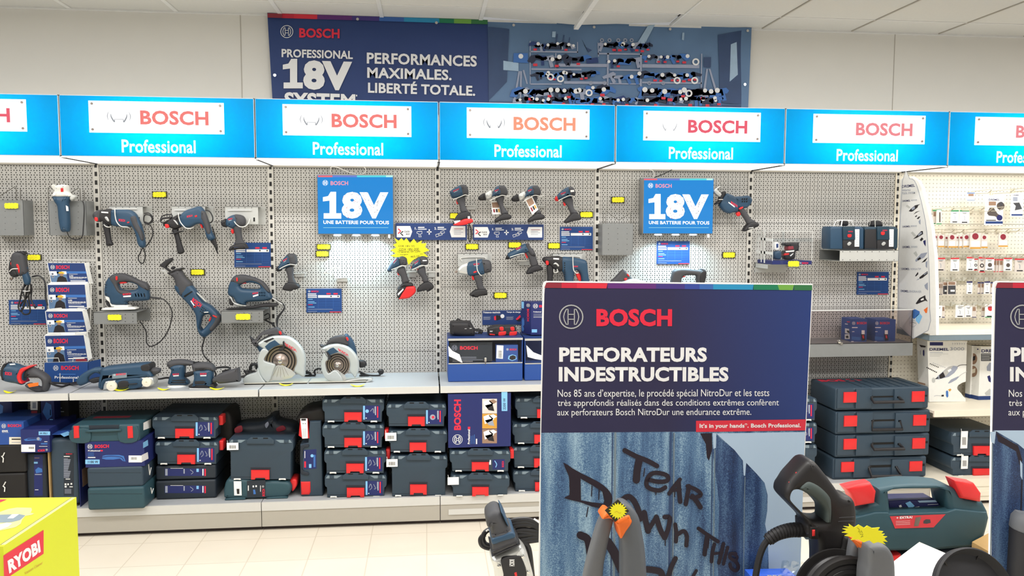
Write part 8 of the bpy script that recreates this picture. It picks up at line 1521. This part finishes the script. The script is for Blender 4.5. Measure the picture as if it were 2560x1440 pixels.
MB().prism([[(q.x, q.z) for q in (at(x, y, b_) for x, y in P_)]], lambda u, w, dd: V3((u, -b_-dd, w)), -.0015, 0, 'tagk', sm=False).build('backing', t); q = px('S', [(1868, 497)])[0]; L = burst(q[0], q[1], 23, 21.5, 18, .70, TR)
m = MB(); m.prism([[(p.x, p.z) for p in (at(x, y, b_) for x, y in L)]], lambda u, w, dd: V3((u, -b_-dd, w)), 0, .001, 'tagy', sm=False); m.build('star', t); m = MB(); m.ribbon(WY(b_+.0012), [(q[0]-8, q[1]+4), (q[0]-2, q[1]+2), (q[0]+3, q[1]+6), (q[0]+8, q[1]+5)], .8, 'gold', .0003); m.build('handwriting', t)
# pressure washer: loop handle, gland, hose reel
w = TL('pressure_washer', 'black pressure washer with loop handle, red buttons and hose reel', 'power tool', 'R', (800, 2250), 3.42, FG)
bd = w.part('body', 'black', '244,440 258,375 310,272 400,170 468,98 512,80 562,92 612,142 700,252 782,362 832,430 890,462 948,472 990,520 1006,620 1008,740 990,900 1000,1150 1010,1700 1010,2240 620,2240 615,1600 612,960 500,880 478,800 490,742 400,642 302,542 252,484', .035, .016, holes=['300,478 318,415 365,396 440,408 560,478 655,572 690,640 692,700 652,718 560,716 495,690 400,602 322,520'])
w.part('handle_lining', 'lining', '480,310 540,310 640,368 735,470 752,560 748,680 735,745 695,740 693,640 660,570 560,476 440,406 420,370', .030, .01, db=.010); w.part('seam_ridge', 'tkk', ['850,690 990,685 985,700 850,706', '840,730 985,726 980,742 842,746'], .036, .003)
for i, (x, y, r, c_) in enumerate(((392, 228, 20, 'latch'), (318, 326, 20, 'latch'), (555, 158, 15, 'slot'), (945, 524, 13, 'slot'), (707, 1010, 13, 'slot'))): q = px('R', [(x, y)])[0]; MB().lathe([(r*.2344*1.52/2000, -.006), (r*.2344*1.52/2000, .0018), (r*.2344*1.3/2000, .0026)], at(*q, 3.42+(.023 if c_ == 'latch' else .031)), (0, -1, 0), c_, 18).build('button' if c_ == 'latch' else 'screw_hole', w.t)
w.part('switch_frame', 'blackm', '530,795 620,790 625,930 535,925', .036, .003, sm=False); w.part('rocker_switch', 'latch', '555,830 585,828 585,895 556,897', .039, .003, sm=False)
pts = px('R', '510,835 440,830 340,832 250,850 160,885 75,945'); m = MB(); Pm = [at(x, y, 3.42) for x, y in pts]; m.tube(Pm, lambda k: .0150-.0035*k, 'blackm', n=12); sp = smooth_path(Pm, 6)
for i in range(8, len(sp)-2, 2): dd = (sp[i+1]-sp[i-1]).normalized(); m.lathe([(.0165-.0035*i/len(sp), -.0025), (.0165-.0035*i/len(sp), .0025)], sp[i], dd, 'tkk', 14)
m.build('cable_sleeve', w.t); q = at(*px('R', [(505, 835)])[0], 3.42); MB().lathe([(.0185, -.004), (.0185, .004)], q, (1, 0, 0), 'casew', 18).build('gland_ring', w.t)
w.line('cable', 'tkk', '90,930 40,1000 0,1100 -30,1230 -50,1400 -40,1800 0,2100 60,2260', .0072); w.part('reel_strut', 'blackm', '842,1085 870,1000 888,900 960,905 930,1000 905,1085', .012, .008, db=.03)
q = px('R', [(930, 1589)])[0]; c0 = at(*q, 3.52); k = .2344*1.46/2000
MB().lathe([(440*k, 0), (524*k, 0), (524*k, .008), (505*k, .014), (450*k, .014), (440*k, .008)], c0, (0, -1, .12), 'blackm', 56).build('reel_flange', w.t); MB().lathe([(200*k, -.05), (524*k, -.05), (524*k, -.044), (200*k, -.044)], c0, (0, -1, .12), 'blackm', 48).build('reel_back_flange', w.t); MB().lathe([(300*k, -.05), (300*k, .012), (20*k, .014)], c0, (0, -1, .12), 'tkk', 40).build('reel_drum', w.t)
m = MB(); ax = V3((0, -1, .12)).normalized(); e1 = ax.orthogonal().normalized(); e2 = ax.cross(e1)
for j, r in enumerate((330, 356, 382, 408, 426)):
    for dz_ in (-.03, -.012, .003):
        n2 = 40; m.tube([c0+ax*(dz_+.002*(j % 2))+e1*(r*k*math.cos(2*PI*i/n2))+e2*(r*k*math.sin(2*PI*i/n2)) for i in range(n2+1)], .0085, 'cable', n=7, sm=False, cap=False)
m.build('hose_coil', w.t)
w.part('foot', 'blackm', '560,2200 1100,2200 1150,2320 520,2320', .08, .01)
# second arched handle with star card
h = TL('garden_machine', 'grey rounded handle with orange lining beside the hose reel', 'garden tool', 'R', (1270, 2600), 3.55, FG)
h.part('limb', 'gripd', '1142,1030 1172,992 1270,984 1340,1000 1402,1080 1424,1180 1430,1340 1440,1800 1440,2600 1100,2600 1105,1900 1122,1340 1140,1200', .024, .009); h.part('orange_lining', 'orange', '985,925 1060,935 1150,950 1245,984 1168,998 1128,1088 1060,1015', .016, .006, db=-.02); h.part('back_limb', 'gripd', '980,930 1060,930 1130,960 1100,1100 1090,1500 1090,2600 900,2600 920,1500', .015, .01, db=-.05)
t = thing('price_burst', 'yellow handwritten star card on the orange lined handle beside the hose reel', 'price tag', at(*px('R', [(1110, 960)])[0], 3.57), 'handwritten star cards'); m = MB(); L = px('R', '945,762 1000,800 1045,768 1100,800 1130,775 1180,800 1255,790 1235,825 1290,830 1265,858 1305,855 1280,880 1330,885 1300,905 1335,940 1285,935 1315,968 1235,945 1190,962 1150,930 1090,955 1040,925 965,935 990,905 900,892 945,868 875,858 925,838 880,820 945,812 890,792 950,795')
b_ = 3.59; m.prism([[(p.x, p.z) for p in (at(x, y, b_) for x, y in L)]], lambda u, w_, dd: V3((u, -b_-dd-.10*(u-at(L[0][0], L[0][1], b_).x), w_)), 0, .0015, 'tagy', sm=False); o = m.build('star_card', t)
m = MB(); P = WY(b_+.004)
for s in ('1040,810 1060,825 1055,840', '1048,850 1075,848 1065,866', '1082,840 1090,862', '1068,880 1100,876 1085,900', '1075,910 1110,895 1130,912', '1165,830 1185,840 1178,860', '1195,865 1210,890', '1188,880 1222,872'): m.ribbon(P, px('R', s), .8, 'tagk', .0003, sm=False)
m.build('handwriting', o)
# green blue tool case with red latches
cbi = 2.95
c = TL('tool_case', 'teal tool case with two red latches and EXTRA sticker behind the pressure washer', 'tool case', 'R', (1700, 1690), cbi, FG)
c.part('shell', 'caset', '1000,600 1230,535 1228,440 1240,378 1400,350 1600,330 1850,334 1985,350 2062,382 2100,432 2160,480 2300,500 2352,520 2402,612 2422,690 2400,790 2345,985 2310,1002 1800,1040 1000,1050', .042, .014, db=.018, holes=['1350,412 1362,392 1500,384 1920,376 1952,400 1962,470 1985,590 1990,625 1700,640 1372,640'], sm=False)
c.part('lower_shell', 'cased', '1000,1040 1420,1080 2310,1000 2300,1080 2240,1400 2200,1690 1050,1690', .038, .012, db=.018, sm=False); c.part('front_bevel', 'caset', '1000,700 1230,640 1365,640 1372,655 1990,635 2080,605 2410,640 2400,790 2345,985 1800,1030 1000,1040', .040, .004, db=.026, sm=False)
c.part('inner_label_panel', 'navyd', '1362,520 1500,512 1862,504 1992,622 1700,634 1372,642', .03, .004, db=-.01, sm=False)
c.part('latch', 'latch', '902,378 1040,345 1172,322 1228,410 1212,540 1002,576 960,450', .022, .008, db=.048, sm=False); c.part('latch', 'latch', '2048,290 2272,326 2346,432 2340,530 2132,490', .022, .008, db=.048, sm=False)
m = MB(); P = WY(cbi+.021); v, f = text_mesh('BOSCH', .04); q = [P.at(*p, .001) for p in px('R', [(1868, 586), (1725, 590), (1868, 608)])]; m.add([q[0]+(q[1]-q[0])*a+(q[2]-q[0])*b2 for a, b2 in v], f, 'print_r'); em(m, P, 'R', 1905, 596, 5); m.poly(P, px('R', '1550,545 1600,525 1650,575 1600,612'), 'print_lb', .0008); m.poly(P, px('R', '1600,595 1700,580 1690,605 1610,612'), 'print_w', .0009); m.poly(P, px('R', '1680,520 1870,512 1890,535 1700,540'), 'photolt', .0008); m.ribbon(P, px('R', '1790,562 1900,556'), 1, 'print_w', .0008); m.poly(P, px('R', '1480,572 1505,562 1515,585 1490,592'), 'print_w', .0008); m.build('inner_print', c.t)
m = MB(); P = WY(cbi+.0664); m.poly(P, px('R', '1385,686 1980,664 1852,804 1440,816'), 'rubylabel', .0006); o = m.build('sticker', c.t)
m = MB(); tx(m, P, 'R', '+ EXTRA!', (1455, 690, 1625, 716), 'print_w', .04, .0012, sk=-2); m.poly(P, px('R', '1660,700 1720,690 1690,790 1642,792'), 'steel', .001); m.poly(P, px('R', '1745,735 1770,718 1815,720 1822,755 1780,765 1742,762'), 'tk', .001)
for y in (740, 758, 775): m.ribbon(P, px('R', '1450,%d 1600,%d' % (y, y-4)), .7, 'print_w', .001)
m.build('sticker_print', o); c.part('lower_latch', 'latch', ['1400,1100 1500,1085 1490,1160 1400,1190', '2040,1075 2080,1070 2085,1110 2045,1112'], .058, .004, sm=False)
# white paper, black dish, black tube, tan carton, plastic bag
Q = px('7', [(200, 1195), (700, 815), (1275, 1065), (1250, 2600), (150, 2600)]); D_ = (3.34, 3.06, 3.16, 3.62, 3.66); v = [at(x, y, b_) for (x, y), b_ in zip(Q, D_)]; v = [V3((p.x, p.y, max(p.z, ZT+.001))) for p in v]; nn = (v[1]-v[0]).cross(v[2]-v[0]).normalized()*.0015
m = MB(); m.add(v+[p+nn for p in v], [(0, 1, 2, 3, 4), (9, 8, 7, 6, 5)]+[(i, 5+i, 5+(i+1) % 5, (i+1) % 5) for i in range(5)], 'paper'); solo('paper_sheet', 'blank white sheet standing tilted before the teal tool case', 'paper', m)
q = px('7', [(1690, 1760)])[0]; c0 = at(*q, 3.45); k = .14063*1.52/2000
t = thing('black_dish', 'round black concave plastic dish at the bottom right', 'wheel', (c0.x, c0.y, ZT)); R_o = 905*k; ax = V3((.10, -1, .45)); MB().lathe([(R_o*.99, -.010), (R_o, .004), (R_o*.965, .008), (R_o*.93, .004), (R_o*.80, -.020), (R_o*.55, -.034), (R_o*.42, -.030), (R_o*.38, -.012), (R_o*.30, -.008)], c0, ax, 'tkk', 56).build('dish', t)
m = MB(); ax = ax.normalized(); e1 = ax.orthogonal().normalized(); e2 = ax.cross(e1)
for i in range(6): a = 2*PI*i/6+.3; dd = e1*math.cos(a)+e2*math.sin(a); m.tube([c0+dd*R_o*.40-ax*.028, c0+dd*R_o*.9-ax*.006], .0022, 'black', n=6, sm=False)
m.build('ribs', t); m = MB(); m.lathe([(R_o*.25, -.012), (R_o*.25, .01), (R_o*.1, .014)], c0, ax, 'casew', 24); m.build('hub', t); m = MB(); m.box((c0.x-.04, c0.y+.02, ZT+.001), (c0.x+.04, c0.y+.06, c0.z), 'tkk'); m.build('stand', t)
p = at(2592, 1330, 3.3); t = thing('black_tube', 'upright black tube with grey rim at the lower right edge', 'tube', (p.x, p.y, ZT)); rr_ = 68*1.70/2000; zt = at(2592, 1322, 3.3).z; zb_ = at(2592, 1434, 3.3).z
MB().lathe([(rr_, ZT+.001), (rr_, zt-.0)], (p.x, p.y, 0), (0, 0, 1), 'tkk', 32).build('barrel', t); MB().lathe([(rr_*.98, zt), (rr_*1.02, zt+.004), (rr_*.96, zt+.030), (rr_*.80, zt+.040), (rr_*.5, zt+.036)], (p.x, p.y, 0), (0, 0, 1), 'gripd', 32).build('rim', t)
m = MB(); P_ = [at(x, y, 3.10) for x, y in px('7', '2005,1028 2285,880 2560,740 2900,900')]; L = [(q.x, q.z) for q in P_]; L += [(L[-1][0], ZT+.001), (L[0][0], ZT+.001)]; m.prism([L], lambda u, w_, dd: V3((u, -3.10-dd, w_)), -.08, 0, 'card', sm=False); solo('carton', 'plain tan cardboard peeking out behind the black dish', 'box', m)
t = thing('plastic_bag', 'clear plastic bag over a blue packet at the foot of the pressure washer', 'bag', at(1990, 1500, 3.35)); P = WY(3.36)
MB().slab('R', '-120,1300 340,1290 380,1320 380,2190 -120,2190', 3.30, .02, 'bluebag', .008, sm=False).build('blue_packet', t); m = MB(); tx(m, WY(3.3205), 'R', 'BRS', (80, 1312, 235, 1345), 'print_w', .05); m.build('packet_lettering', t)
m = MB(); nx, ny = 14, 10; r7 = random.Random(9); v = []
for j in range(ny+1):
    for i in range(nx+1):
        u, vv = i/nx, j/ny; x = 235+u*360-40*vv; y = 1160+u*20+vv*260+r7.uniform(-8, 8); q = px('R', [(x, y)])[0]; v.append(at(q[0], q[1], 3.36+.03*math.sin(u*7+vv*3)+r7.uniform(-.012, .012)))
m.add(v, [(j*(nx+1)+i, (j+1)*(nx+1)+i, (j+1)*(nx+1)+i+1, j*(nx+1)+i+1) for j in range(ny) for i in range(nx)], 'film', False); m.build('clear_film', t)
